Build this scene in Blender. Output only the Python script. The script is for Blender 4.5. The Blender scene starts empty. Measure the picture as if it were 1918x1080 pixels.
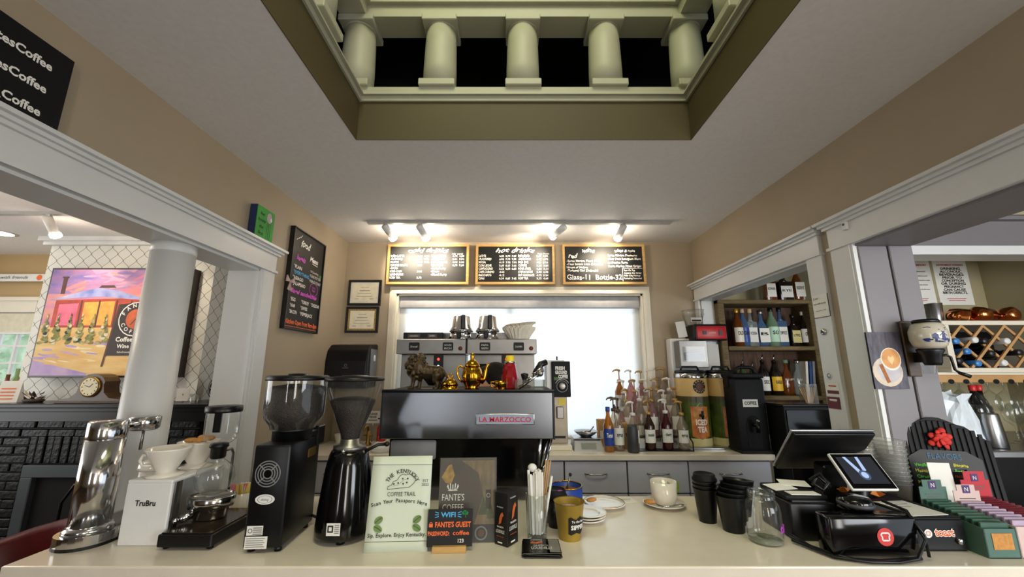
import bpy, bmesh, math, random
from mathutils import Matrix, Vector
random.seed(7)
scene = bpy.context.scene
C = scene.collection
PI = math.pi
# ------------------------------------------------------------------ camera, world, light, exposure
FPX = 741.0
PITCH = math.atan(151 / FPX)
CAM = Vector((0, 0, 1.55))
cam_data = bpy.data.cameras.new('camera')
cam_data.sensor_width = 36
cam_data.lens = 36 * FPX / 1918
cam_data.clip_start = 0.02
cam = bpy.data.objects.new('camera', cam_data)
cam.location = CAM
cam.rotation_euler = (PI / 2 + PITCH, 0, 0)
C.objects.link(cam)
scene.camera = cam
vs = scene.view_settings
vs.view_transform = 'Standard'; vs.look = 'None'; vs.gamma = 1; vs.use_curve_mapping = False
vs.exposure = 0.8

world = bpy.data.worlds.new('world'); scene.world = world
world.use_nodes = True
bg = world.node_tree.nodes['Background']
bg.inputs[0].default_value = (0.80, 0.90, 1.0, 1)
bg.inputs[1].default_value = 0.9

def area(name, loc, rot, sx, sy, power, col):
    d = bpy.data.lights.new(name, 'AREA'); d.shape = 'RECTANGLE'; d.size = sx; d.size_y = sy
    d.energy = power; d.color = col
    o = bpy.data.objects.new(name, d); o.location = loc; o.rotation_euler = rot; C.objects.link(o)
    return o
def point(name, loc, power, col, r=0.05):
    d = bpy.data.lights.new(name, 'POINT'); d.energy = power; d.color = col; d.shadow_soft_size = r
    o = bpy.data.objects.new(name, d); o.location = loc; C.objects.link(o)
    return o
# daylight behind the window shade of the back wall
area('daylight_back_window', (0.05, 3.9, 1.75), (-PI / 2, 0, 0), 2.4, 1.6, 14.5, (0.90, 0.94, 1.0))
# daylight of unseen storefront windows, laid out for the steel panel's reflections
area('daylight_storefront', (1.55, -2.9, 1.6), (PI / 2, 0, math.radians(14)), 1.5, 1.8, 58, (1.0, 0.95, 0.88))
area('daylight_storefront_side', (-1.22, -2.9, 1.6), (PI / 2, 0, 0), 0.26, 1.8, 13, (0.92, 0.96, 1.0))
# daylight of the lounge windows, and a fill added to brighten the bar nook
area('daylight_lounge_window', (-4.6, 1.2, 1.7), (0, -PI / 2, 0), 1.6, 2.2, 19, (1.0, 0.97, 0.92))
area('bar_nook_fill', (2.6, -1.2, 1.75), (PI / 2, 0, 0), 1.6, 1.4, 42, (0.92, 0.96, 1.0))
# daylight of the glazed lantern, and a fill added to brighten the counter
area('daylight_lantern', (-0.62, 0.2, 3.95), Vector((0.75, 0.85, -0.75)).to_track_quat('-Z', 'Y').to_euler(), 0.7, 0.7, 4.5, (0.76, 1.0, 0.34))
area('lantern_fill', (0.05, 0.15, 4.5), Vector((0, 1.35, -3.4)).to_track_quat('-Z', 'Y').to_euler(), 1.1, 1.5, 27, (1.0, 0.96, 0.74))
# warm ceiling lamps of the shop behind the camera and of the lounge
point('ceiling_lamp_shop', (0.9, -1.2, 2.2), 4, (1.0, 0.80, 0.55), 0.08)
point('ceiling_lamp_lounge', (-2.6, 1.5, 2.3), 5, (1.0, 0.86, 0.68), 0.1)

# ------------------------------------------------------------------ pixel -> point on a known plane
CP, SP = math.cos(PITCH), math.sin(PITCH)
def P(u, v, X=None, Y=None, Z=None):
    a = (u - 959) / FPX; b = (540 - v) / FPX
    d = Vector((a, CP - b * SP, SP + b * CP))
    if Y is not None: t = Y / d.y
    elif X is not None: t = X / d.x
    else: t = (Z - CAM.z) / d.z
    return CAM + d * t

# ------------------------------------------------------------------ materials
def lin(c):
    return c / 12.92 if c <= 0.04045 else ((c + 0.055) / 1.055) ** 2.4
def rgb(h):
    return tuple(lin(int(h[i:i + 2], 16) / 255) for i in (0, 2, 4)) + (1,)
MATS = {}
def mat(name, hexc, rough=0.5, metal=0.0, var=0.08, scale=25, bump=0.0, stretch=None, coat=0.0, hex2=None, spec=None):
    if name in MATS: return MATS[name]
    m = bpy.data.materials.new(name); m.use_nodes = True
    nt = m.node_tree; N = nt.nodes; L = nt.links
    bs = N['Principled BSDF']
    bs.inputs['Roughness'].default_value = rough
    bs.inputs['Metallic'].default_value = metal
    if spec is not None: bs.inputs['Specular IOR Level'].default_value = spec
    if coat: bs.inputs['Coat Weight'].default_value = coat
    c = rgb(hexc)
    tc = N.new('ShaderNodeTexCoord'); no = N.new('ShaderNodeTexNoise')
    no.inputs['Scale'].default_value = scale; no.inputs['Detail'].default_value = 4
    if stretch:
        mp = N.new('ShaderNodeMapping'); mp.inputs['Scale'].default_value = stretch
        L.new(tc.outputs['Object'], mp.inputs['Vector']); L.new(mp.outputs[0], no.inputs['Vector'])
    else:
        L.new(tc.outputs['Object'], no.inputs['Vector'])
    rp = N.new('ShaderNodeValToRGB')
    rp.color_ramp.elements[0].position = 0.3; rp.color_ramp.elements[1].position = 0.7
    c2 = rgb(hex2) if hex2 else tuple(min(1, x * (1 + var)) for x in c[:3]) + (1,)
    c1 = c if hex2 else tuple(x * (1 - var) for x in c[:3]) + (1,)
    rp.color_ramp.elements[0].color = c1; rp.color_ramp.elements[1].color = c2
    L.new(no.outputs[0], rp.inputs[0]); L.new(rp.outputs[0], bs.inputs['Base Color'])
    if bump:
        bp = N.new('ShaderNodeBump'); bp.inputs['Strength'].default_value = bump; bp.inputs['Distance'].default_value = 0.004
        L.new(no.outputs[0], bp.inputs['Height']); L.new(bp.outputs[0], bs.inputs['Normal'])
    MATS[name] = m
    return m
def glass(name, hexc, dens=0.1, rough=0.03):
    if name in MATS: return MATS[name]
    m = bpy.data.materials.new(name); m.use_nodes = True
    nt = m.node_tree; N = nt.nodes; L = nt.links; N.remove(N['Principled BSDF'])
    out = N['Material Output']
    tr = N.new('ShaderNodeBsdfTransparent'); tr.inputs[0].default_value = rgb(hexc)
    gl = N.new('ShaderNodeBsdfGlossy'); gl.inputs['Roughness'].default_value = rough
    df = N.new('ShaderNodeBsdfDiffuse'); df.inputs[0].default_value = rgb(hexc)
    lw0 = N.new('ShaderNodeLayerWeight'); pw = N.new('ShaderNodeMath'); pw.operation = 'POWER'; pw.inputs[1].default_value = 3.0; L.new(lw0.outputs['Facing'], pw.inputs[0])
    lw = N.new('ShaderNodeMath'); lw.operation = 'MULTIPLY_ADD'; lw.inputs[1].default_value = 0.85; lw.inputs[2].default_value = 0.05; L.new(pw.outputs[0], lw.inputs[0])
    m1 = N.new('ShaderNodeMixShader'); m1.inputs[0].default_value = dens
    L.new(tr.outputs[0], m1.inputs[1]); L.new(df.outputs[0], m1.inputs[2])
    m2 = N.new('ShaderNodeMixShader'); L.new(lw.outputs[0], m2.inputs[0])
    L.new(m1.outputs[0], m2.inputs[1]); L.new(gl.outputs[0], m2.inputs[2]); L.new(m2.outputs[0], out.inputs[0])
    MATS[name] = m
    return m
def emit(name, hexc, s):
    if name in MATS: return MATS[name]
    m = bpy.data.materials.new(name); m.use_nodes = True
    bs = m.node_tree.nodes['Principled BSDF']
    bs.inputs['Base Color'].default_value = rgb(hexc)
    bs.inputs['Emission Color'].default_value = rgb(hexc); bs.inputs['Emission Strength'].default_value = s
    MATS[name] = m
    return m

WALL = mat('wall_paint', 'A5957D', 0.6, var=0.03, scale=4)
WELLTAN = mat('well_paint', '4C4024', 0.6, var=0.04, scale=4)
CEIL = mat('ceiling_paint', 'E4E1DD', 0.8, var=0.03, scale=60, bump=0.06)
TRIM = mat('trim_paint', 'D6D6D4', 0.35, var=0.02, scale=8)
CREAM = mat('cream_paint', 'E4DCC8', 0.4, var=0.02, scale=8)
LILAC = mat('lilac_paint', '767173', 0.45, var=0.03, scale=6)
OLIVE = mat('olive_paint', 'A49A78', 0.6, var=0.03, scale=4)
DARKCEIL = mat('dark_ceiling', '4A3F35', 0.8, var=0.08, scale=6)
VOID = mat('loft_shade', '0B0A09', 0.95, var=0.1, scale=6)  # near-black colour stands for the unlit void behind the columns
FLOOR = mat('floor_boards', '4A3829', 0.4, var=0.2, scale=6, stretch=(1, 12, 1))
QUARTZ = mat('quartz_top', 'E0D6C4', 0.2, var=0.025, scale=18)
GREYCAB = mat('grey_cabinet', 'BCBCC6', 0.4, var=0.03, scale=12)
CHROME = mat('chrome', 'C8C8C8', 0.13, 1.0, var=0.03, scale=6)
STEEL = mat('brushed_steel', 'A9ABAE', 0.28, 1.0, var=0.10, scale=40, stretch=(1, 1, 30))
STEELD = mat('dull_steel', '8D8A86', 0.38, 1.0, var=0.08, scale=12)
ALU = mat('aluminium', 'B9B9BB', 0.35, 0.9, var=0.04, scale=20)
GOLD = mat('polished_gold', 'C08E22', 0.14, 1.0, var=0.08, scale=20)
COPPER = mat('polished_copper', 'C87B45', 0.2, 1.0, var=0.1, scale=15)
BRONZE = mat('dark_bronze', '42341F', 0.42, 0.6, var=0.5, scale=70, bump=0.5)
BLACK = mat('black_plastic', '0B0B0C', 0.35, var=0.1, scale=30, spec=.35)
BLACKG = mat('black_gloss', '060607', 0.1, var=0.1, scale=10)
BLACKM = mat('black_matte', '0E0E10', 0.6, var=0.1, scale=40, spec=.25)
DGREY = mat('dark_grey', '38383B', 0.5, var=0.08, scale=20)
MGREY = mat('mid_grey', '77777A', 0.5, var=0.08, scale=20)
WHITE = mat('white_plastic', 'E2E1DE', 0.4, var=0.02, scale=20)
CERAM = mat('white_ceramic', 'E6DFD2', 0.12, var=0.03, scale=15, coat=0.4)
PAPER = mat('white_paper', 'E4E2DA', 0.8, var=0.03, scale=15)
CHALK = mat('chalkboard', '100F0E', 0.5, var=0.25, scale=10, spec=.4)
CHWHITE = mat('chalk_white', 'EFEBE2', 0.8, var=0.05, scale=40)
CHPINK = mat('chalk_pink', 'D355C9', 0.8, var=0.05, scale=40)
CHGREEN = mat('chalk_green', '6FD64A', 0.8, var=0.05, scale=40)
CHYEL = mat('chalk_yellow', 'D8D24A', 0.8, var=0.05, scale=40)
CHORANGE = mat('chalk_orange', 'F0703C', 0.8, var=0.05, scale=40)
CHBLUE = mat('chalk_blue', '4FB2E8', 0.8, var=0.05, scale=40)
INK = mat('printing_ink', '1C1B1A', 0.7, var=0.05, scale=40)
INKG = mat('grey_ink', '5C5A56', 0.7, var=0.05, scale=40)
REDINK = mat('red_ink', 'B0252F', 0.6, var=0.05, scale=40)
OAK = mat('oak_frame', 'C29A5B', 0.45, var=0.15, scale=14, stretch=(1, 6, 6))
BARN = mat('weathered_wood', '6B5A38', 0.75, var=0.35, scale=16, stretch=(1, 6, 6), bump=0.5)
BARND = mat('dark_weathered_wood', '4C3424', 0.75, var=0.35, scale=16, stretch=(8, 1, 1), bump=0.4)
PINE = mat('pine_lattice', 'B98F5C', 0.5, var=0.12, scale=14)
CLEAR = glass('clear_glass', 'F6F8F7', 0.012)
CLEARP = glass('clear_plastic', 'F2F2F0', 0.045, 0.06)
BEANS = mat('coffee_beans', '120B07', 0.5, var=0.6, scale=220, bump=1.0, hex2='2C1A10')
RED = mat('red_enamel', 'C4161F', 0.35, var=0.05, scale=20)
REDCAP = mat('red_cap', 'D02A2A', 0.4, var=0.05, scale=20)
YEL = mat('yellow_plastic', 'E2C51C', 0.4, var=0.05, scale=20)
BLUE = mat('blue_print', '1E3F94', 0.4, var=0.08, scale=20)
COOKIE = mat('biscuit', 'B9813F', 0.8, var=0.2, scale=90, bump=0.4)
LEATHER = mat('maroon_leather', '5A1517', 0.3, var=0.12, scale=30, bump=0.1)
BRICK = mat('black_painted_brick', '0B0D0E', 0.4, var=0.35, scale=50, bump=0.9, spec=.3)
MANTEL = mat('black_gloss_paint', '08090A', 0.25, var=0.15, scale=10, spec=.3)
SLATE = mat('slate_paint', '3A4046', 0.4, var=0.06, scale=10)
WOODD = mat('dark_walnut', '4B3826', 0.3, var=0.25, scale=18, stretch=(1, 8, 8))

# ------------------------------------------------------------------ mesh builder
def FR(x=0, y=0, z=0):          # 2-D art frame standing upright, facing -Y
    return Matrix.Translation((x, y, z)) @ Matrix(((1, 0, 0, 0), (0, 0, -1, 0), (0, 1, 0, 0), (0, 0, 0, 1)))
def RZ(a): return Matrix.Rotation(a, 4, 'Z')
def RX(a): return Matrix.Rotation(a, 4, 'X')
def RY(a): return Matrix.Rotation(a, 4, 'Y')
def TR(x, y, z): return Matrix.Translation((x, y, z))
TEXT_CACHE = {}
def text_geo(s, bold=0.0, shear=0.0):
    k = (s, bold, shear)
    if k not in TEXT_CACHE:
        cu = bpy.data.curves.new('t', 'FONT'); cu.body = s; cu.size = 1; cu.resolution_u = 2
        cu.offset = bold; cu.shear = shear
        o = bpy.data.objects.new('t', cu)
        me = bpy.data.meshes.new_from_object(o)
        vv = [(v.co.x, v.co.y) for v in me.vertices]; ff = [tuple(p.vertices) for p in me.polygons]
        bpy.data.objects.remove(o); bpy.data.curves.remove(cu); bpy.data.meshes.remove(me)
        TEXT_CACHE[k] = (vv, ff)
    return TEXT_CACHE[k]

class MB:
    def __init__(s, M=None):
        s.v = []; s.f = []; s.mi = []; s.sm = []; s.mats = []; s.M = M or Matrix.Identity(4)
    def add(s, vs, fs, m, smooth=False, M=None):
        T = s.M @ M if M is not None else s.M
        if m not in s.mats: s.mats.append(m)
        k = s.mats.index(m); b = len(s.v)
        s.v += [tuple(T @ Vector(p)) for p in vs]
        for f in fs:
            s.f.append([b + i for i in f]); s.mi.append(k); s.sm.append(smooth)
        return s
    def box(s, x0, x1, y0, y1, z0, z1, m, bev=0.0, seg=1, M=None):
        if bev <= 0:
            v = [(x0, y0, z0), (x1, y0, z0), (x1, y1, z0), (x0, y1, z0), (x0, y0, z1), (x1, y0, z1), (x1, y1, z1), (x0, y1, z1)]
            return s.add(v, [(3, 2, 1, 0), (4, 5, 6, 7), (0, 1, 5, 4), (1, 2, 6, 5), (2, 3, 7, 6), (3, 0, 4, 7)], m, False, M)
        bm = bmesh.new(); bmesh.ops.create_cube(bm, size=1)
        for q in bm.verts:
            q.co = Vector(((x0 + x1) / 2 + q.co.x * (x1 - x0), (y0 + y1) / 2 + q.co.y * (y1 - y0), (z0 + z1) / 2 + q.co.z * (z1 - z0)))
        bmesh.ops.bevel(bm, geom=list(bm.edges), offset=bev, segments=seg, affect='EDGES', profile=0.5)
        bm.verts.index_update()
        s.add([q.co.copy() for q in bm.verts], [[q.index for q in f.verts] for f in bm.faces], m, seg > 1, M); bm.free()
        return s
    def lathe(s, prof, m, c=(0, 0, 0), seg=20, smooth=True, M=None, rib=0.0, nr=0, sy=1.0):
        vs, fs = [], []
        for r, z in prof:
            for k in range(seg):
                a = 2 * PI * k / seg
                q = r * (1 + rib * math.cos(nr * a)) if rib else r
                vs.append((c[0] + q * math.cos(a), c[1] + sy * q * math.sin(a), c[2] + z))
        for i in range(len(prof) - 1):
            for k in range(seg):
                k2 = (k + 1) % seg
                fs.append((i * seg + k, i * seg + k2, (i + 1) * seg + k2, (i + 1) * seg + k))
        if prof[0][0] > 1e-5: fs.append(tuple(reversed(range(seg))))
        if prof[-1][0] > 1e-5: fs.append(tuple((len(prof) - 1) * seg + k for k in range(seg)))
        return s.add(vs, fs, m, smooth, M)
    def shell(s, prof, m, **k):            # open lathe: last ring not capped, first ring not capped
        n0 = len(s.f); s.lathe(prof, m, **k)
        while s.f and len(s.f[-1]) > 4 and len(s.f) > n0: s.f.pop(); s.mi.pop(); s.sm.pop()
        return s
    def tube(s, pts, r, m, seg=8, smooth=True, M=None, closed=False):
        pts = [Vector(p) for p in pts]; n = len(pts)
        rs = r if isinstance(r, (list, tuple)) else [r] * n
        vs, fs = [], []; ref = None
        for i, p in enumerate(pts):
            t = (pts[(i + 1) % n] - pts[i - 1]) if closed else (pts[min(i + 1, n - 1)] - pts[max(i - 1, 0)])
            t.normalize()
            if ref is None: ref = Vector((0, 0, 1)) if abs(t.z) < 0.9 else Vector((1, 0, 0))
            e1 = (ref - t * ref.dot(t)).normalized(); e2 = t.cross(e1); ref = e1
            for k in range(seg):
                a = 2 * PI * k / seg
                vs.append(p + (e1 * math.cos(a) + e2 * math.sin(a)) * rs[i])
        for i in range(n if closed else n - 1):
            j = (i + 1) % n
            for k in range(seg):
                k2 = (k + 1) % seg
                fs.append((i * seg + k, i * seg + k2, j * seg + k2, j * seg + k))
        if not closed:
            fs.append(tuple(reversed(range(seg)))); fs.append(tuple((n - 1) * seg + k for k in range(seg)))
        return s.add(vs, fs, m, smooth, M)
    def cyl(s, p0, p1, r0, m, r1=None, seg=16, smooth=True, M=None):
        return s.tube([p0, p1], [r0, r0 if r1 is None else r1], m, seg, smooth, M)
    def ball(s, c, r, m, seg=14, rings=9, M=None, smooth=True):
        if not isinstance(r, (list, tuple)): r = (r, r, r)
        vs, fs = [(c[0], c[1], c[2] - r[2])], []
        for i in range(1, rings):
            ph = -PI / 2 + PI * i / rings
            for k in range(seg):
                a = 2 * PI * k / seg
                vs.append((c[0] + r[0] * math.cos(ph) * math.cos(a), c[1] + r[1] * math.cos(ph) * math.sin(a), c[2] + r[2] * math.sin(ph)))
        vs.append((c[0], c[1], c[2] + r[2]))
        for k in range(seg): fs.append((0, 1 + (k + 1) % seg, 1 + k))
        for i in range(rings - 2):
            for k in range(seg):
                a = 1 + i * seg; k2 = (k + 1) % seg
                fs.append((a + k, a + k2, a + seg + k2, a + seg + k))
        a = 1 + (rings - 2) * seg; t = len(vs) - 1
        for k in range(seg): fs.append((a + k, a + (k + 1) % seg, t))
        return s.add(vs, fs, m, smooth, M)
    def prism(s, poly, t, m, M=None, z0=0.0):      # polygon in xy pulled up along z
        n = len(poly)
        vs = [(x, y, z0) for x, y in poly] + [(x, y, z0 + t) for x, y in poly]
        fs = [tuple(reversed(range(n))), tuple(range(n, 2 * n))] + [(i, (i + 1) % n, n + (i + 1) % n, n + i) for i in range(n)]
        return s.add(vs, fs, m, False, M)
    # flat print in the xy plane of the frame
    def poly(s, pts, m, z=0.0006): return s.add([(x, y, z) for x, y in pts], [tuple(range(len(pts)))], m)
    def rect(s, x0, y0, x1, y1, m, z=0.0006): return s.poly([(x0, y0), (x1, y0), (x1, y1), (x0, y1)], m, z)
    def disc(s, x, y, r, m, z=0.0006, ry=None, seg=20, rot=0):
        ry = ry or r; c, n = math.cos(rot), math.sin(rot)
        pts = []
        for k in range(seg):
            a = 2 * PI * k / seg; px, py = r * math.cos(a), ry * math.sin(a)
            pts.append((x + px * c - py * n, y + px * n + py * c))
        return s.poly(pts, m, z)
    def ring(s, x, y, r, w, m, z=0.0006, a0=0, a1=2 * PI, seg=24, sy=1.0):
        vs, fs = [], []
        for k in range(seg + 1):
            a = a0 + (a1 - a0) * k / seg
            for q in (r - w / 2, r + w / 2): vs.append((x + q * math.cos(a), y + sy * q * math.sin(a), z))
        for k in range(seg): fs.append((2 * k, 2 * k + 1, 2 * k + 3, 2 * k + 2))
        return s.add(vs, fs, m)
    def line(s, pts, w, m, z=0.0006):
        for (x0, y0), (x1, y1) in zip(pts, pts[1:]):
            d = Vector((x1 - x0, y1 - y0)); l = d.length or 1e-6; nx, ny = -d.y / l * w / 2, d.x / l * w / 2
            s.poly([(x0 - nx, y0 - ny), (x1 - nx, y1 - ny), (x1 + nx, y1 + ny), (x0 + nx, y0 + ny)], m, z)
        return s
    def text(s, t, x, y, h, m, al='C', z=0.0008, bold=0.0, shear=0.0, w=None, rot=0.0, wob=0.0):
        vv, ff = text_geo(t, bold, shear)
        if not vv: return s
        xs = [p[0] for p in vv]; x0, x1 = min(xs), max(xs); W = max(x1 - x0, 1e-6)
        k = h / 0.73; kx = k if w is None else w / W
        off = {'C': -(x0 + x1) / 2, 'L': -x0, 'R': -x1}[al]
        c, n = math.cos(rot), math.sin(rot); out = []
        for px, py in vv:
            qx = (px + off) * kx; qy = py * k + (wob * h * math.sin((px + y * 37) * 5.1) if wob else 0)
            out.append((x + qx * c - qy * n, y + qx * n + qy * c, z))
        return s.add(out, ff, m)
    def arctext(s, t, x, y, r, h, m, a0, a1, z=0.0008, inside=False, bold=0.02):
        n = len(t)
        for i, ch in enumerate(t):
            if ch == ' ': continue
            a = a0 + (a1 - a0) * (i + 0.5) / n
            s.text(ch, x + r * math.cos(a), y + r * math.sin(a), h, m, 'C', z, bold, rot=a + (PI / 2 if inside else -PI / 2))
        return s
    def mesh(s, name):
        me = bpy.data.meshes.new(name)
        me.from_pydata(s.v, [], s.f)
        for m in s.mats: me.materials.append(m)
        me.polygons.foreach_set('material_index', s.mi); me.polygons.foreach_set('use_smooth', s.sm)
        me.update()
        return me
def part(name, mb, parent=None, kind=None, label=None, loc=None, rot=None):
    o = bpy.data.objects.new(name, mb if isinstance(mb, bpy.types.Mesh) else mb.mesh(name))
    C.objects.link(o)
    if parent is not None: o.parent = parent
    if loc is not None: o.location = loc
    if rot is not None: o.rotation_euler = rot
    if kind is None and parent is not None and name in ('lettering', 'print', 'side_print', 'handwriting', 'painted_scene', 'painted_design', 'photo_print', 'windmill_painting', 'label_print', 'rating_labels', 'face_features', 'screen_picture', 'wrap_print', 'logo', 'fan_grille'): kind = 'stuff'
    if kind: o['kind'] = kind
    if label: o['label'] = label
    return o
def S(name, mb, parent=None):
    return part(name, mb, parent, kind=None if parent else 'structure')
def tag(o, label, cat, group=None):
    o['label'] = label; o['category'] = cat
    if group: o['group'] = group
    return o
def T(name, label, cat, loc=(0, 0, 0), rz=0.0, rx=0.0, group=None):
    o = bpy.data.objects.new(name, None); o.empty_display_size = 0.05; C.objects.link(o)
    o.location = loc; o.rotation_euler = (rx, 0, rz)
    return tag(o, label, cat, group)
def one(name, mb, label, cat, loc=(0, 0, 0), rz=0.0, rx=0.0, group=None):
    o = part(name, mb, loc=loc, rot=(rx, 0, rz))
    return tag(o, label, cat, group)
def dup(root, loc, rz=None, label=None):
    r = root.copy(); C.objects.link(r); r.location = loc
    if rz is not None: r.rotation_euler[2] = rz
    if label: r['label'] = label
    for ch in list(root.children):
        c = ch.copy(); C.objects.link(c); c.parent = r
        for g in ch.children:
            d = g.copy(); C.objects.link(d); d.parent = c
    return r
def fuse(mb, name, voxel, smooth=2):      # melt overlapping volumes into one continuous skin
    o = bpy.data.objects.new('f', mb.mesh('f')); C.objects.link(o)
    md = o.modifiers.new('r', 'REMESH'); md.mode = 'VOXEL'; md.voxel_size = voxel; md.use_smooth_shade = True
    if smooth:
        sm = o.modifiers.new('s', 'SMOOTH'); sm.iterations = smooth; sm.factor = 0.5
    dg = bpy.context.evaluated_depsgraph_get(); dg.update()
    me = bpy.data.meshes.new_from_object(o.evaluated_get(dg)); me.name = name
    bpy.data.objects.remove(o)
    me.materials.clear()
    for m in mb.mats: me.materials.append(m)
    me.polygons.foreach_set('use_smooth', [True] * len(me.polygons))
    me.polygons.foreach_set('material_index', [0] * len(me.polygons))
    return me
# ------------------------------------------------------------------ the shell of the room
XL, XR, YB, ZC = -1.247, 1.358, 2.88, 2.494
WX0, WX1, WY, WYF = -0.656, 0.754, 1.506, -0.9
ZK = 1.07
YR = -3.0
S('floor', MB().box(-5, 4.6, YR, 3.3, -0.05, 0, FLOOR))
m = MB()
m.box(XL - 0.15, WX0, YR, YB + .1, ZC, ZC + .06, CEIL).box(WX1, XR + .21, YR, YB + .1, ZC, ZC + .06, CEIL)
m.box(WX0, WX1, WY, YB + .1, ZC, ZC + .06, CEIL).box(WX0, WX1, YR, WYF, ZC, ZC + .06, CEIL)
S('ceiling', m)
# the well in the ceiling with its tan lining
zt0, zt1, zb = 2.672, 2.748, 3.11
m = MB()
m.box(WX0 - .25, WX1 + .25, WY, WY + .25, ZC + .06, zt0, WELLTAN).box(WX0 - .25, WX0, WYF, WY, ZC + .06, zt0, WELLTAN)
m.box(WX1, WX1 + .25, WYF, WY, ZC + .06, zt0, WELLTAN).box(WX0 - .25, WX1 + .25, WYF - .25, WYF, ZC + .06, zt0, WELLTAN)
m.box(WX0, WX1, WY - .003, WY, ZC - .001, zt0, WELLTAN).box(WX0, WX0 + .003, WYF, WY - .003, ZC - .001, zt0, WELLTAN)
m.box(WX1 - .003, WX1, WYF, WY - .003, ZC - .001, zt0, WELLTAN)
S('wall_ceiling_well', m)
def ring_band(m, off, z0, z1, mt, dp=.25):         # a rectangular moulding around the well, 'off' proud of its faces
    m.box(WX0 - dp, WX1 + dp, WY - off, WY + dp, z0, z1, mt)
    m.box(WX0 - dp, WX0 + off, WYF, WY - off, z0, z1, mt); m.box(WX1 - off, WX1 + dp, WYF, WY - off, z0, z1, mt)
LANT = mat('lantern_paint', 'AEAC98', 0.5, var=0.03, scale=10)
m = MB(); ring_band(m, .012, zt0, zt0 + .022, LANT); ring_band(m, .026, zt0 + .022, zt0 + .03, LANT); ring_band(m, .0, zt0 + .03, zt1, LANT)
S('trim_1', m)
# beam over the columns, stepped, and an unseen box added against sky light
m = MB()
ring_band(m, -.0, zb, zb + .06, LANT, .118); ring_band(m, .02, zb + .06, zb + .075, LANT, .118); ring_band(m, -.01, zb + .075, zb + .16, LANT, .118); ring_band(m, .03, zb + .16, zb + .18, LANT, .118)
ring_band(m, .05, zb + .18, zb + .21, LANT, .118)
S('trim_2', m)
m = MB()
m.box(WX0 - .1, WX1 + .1, WY + .05, WY + .1, zb + .2, 4.6, LANT).box(WX0 - .15, WX0 - .1, WYF, WY + .1, zb + .2, 4.6, LANT)
m.box(WX1 + .1, WX1 + .15, WYF, WY + .1, zb + .2, 4.6, LANT).box(WX0 - .1, WX1 + .1, WYF - .05, WYF, 2.7, 4.6, LANT)
m.box(WX0 - .15, WX1 + .15, WYF - .05, WY + .1, 4.6, 4.65, LANT)
S('wall_lantern_blocker', m)
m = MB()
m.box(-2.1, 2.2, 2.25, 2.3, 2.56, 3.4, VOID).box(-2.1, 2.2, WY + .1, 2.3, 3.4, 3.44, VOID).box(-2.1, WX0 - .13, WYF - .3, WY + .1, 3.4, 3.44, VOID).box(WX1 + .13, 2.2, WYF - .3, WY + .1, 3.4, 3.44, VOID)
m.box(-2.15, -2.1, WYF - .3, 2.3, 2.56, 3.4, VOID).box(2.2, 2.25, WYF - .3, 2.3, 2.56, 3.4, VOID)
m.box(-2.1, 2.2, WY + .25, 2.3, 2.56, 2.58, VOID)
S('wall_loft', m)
col_root = None
colx = [WX0 - .045 + k * (WX1 - WX0 + .09) / 4 for k in range(5)]
spots = [(x, WY + .06) for x in colx] + [(colx[0] - .01, WY + .06 - .375 * k) for k in (1, 2, 3)] + [(colx[4] + .01, WY + .06 - .375 * k) for k in (1, 2, 3)]
LOFTCOL = ['corner column of the ceiling lantern above the black handle sign side', 'short white lantern column second from the left, above cold drinks board',
           'short white column in the middle of the lantern opening', 'short white lantern column second from the right, above wine board',
           'corner column of the ceiling lantern on the wine rack side']
for i, (x, y) in enumerate(spots):
    if i == 0:
        col_root = T('lantern_column', LOFTCOL[0], 'column', (x, y, zt1), group='columns of the ceiling lantern')
        part('plinth', MB().box(-.078, .078, -.078, .078, 0, .032, LANT, .003), col_root)
        part('shaft', MB().lathe([(.074, .032), (.074, .12), (.071, .25), (.067, zb - zt1 - .03)], LANT, seg=24), col_root)
        part('capital', MB().box(-.078, .078, -.078, .078, zb - zt1 - .03, zb - zt1, LANT, .003).lathe([(.068, zb - zt1 - .036), (.071, zb - zt1 - .03)], LANT), col_root)
    else:
        lb = LOFTCOL[i] if i < 5 else ('lantern side column along the left edge of the ceiling well' if i < 8 else 'lantern side column along the right edge of the ceiling well')
        dup(col_root, (x, y, zt1), label=lb)

# left wall with the lounge opening, right wall with a doorway and the bar opening
ZH = 2.04
S('wall_left', MB().box(XL - .15, XL, 1.908, YB, 0, ZC, WALL).box(XL - .15, XL, YR, 1.908, ZH, ZC, WALL).box(XL - .15, XL, YR, -1.2, 0, ZH, WALL))
TH = .214
m = MB().box(XR, XR + .1, 2.81, YB, 0, ZC, WALL).box(XR, XR + .1, 1.75, 2.81, ZH, ZC, WALL).box(XR, XR + TH, 1.506, 1.75, 0, ZC, WALL)
m.box(XR, XR + TH, YR, 1.506, ZH, ZC, WALL).box(XR, XR + TH, YR, -1.2, 0, ZH, WALL)
S('wall_right', m)
def header(sg, X, y0, y1, thick):
    m = MB()
    def b(o, ya, yb, z0, z1):
        xs = sorted((X, X - sg * o)); m.box(xs[0], xs[1], ya, yb, z0, z1, TRIM)
    b(.018, y0, y1, ZH, 2.126)
    b(.026, y0 - .008, y1 + .008, ZH - .004, ZH + .008)
    b(.030, y0 - .012, y1 + .012, 2.126, 2.138); b(.042, y0 - .02, y1 + .02, 2.138, 2.149); b(.058, y0 - .03, y1 + .03, 2.149, 2.161)
    return m
def sx(a, b): return (min(a, b), max(a, b))
# left casing, jamb and soffit liners
m = header(-1, XL, -1.25, 1.998, .15)
m.box(XL, XL + .016, 1.914, 1.998, 0, ZH, TRIM).box(XL - .02, XL + .012, 1.902, 1.914, 0, ZH, TRIM)
m.box(XL - .152, XL, 1.895, 1.91, 0, ZH, TRIM).box(XL - .152, XL, -1.2, 1.9, ZH - .014, ZH, TRIM)
S('trim_3', m)
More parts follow.
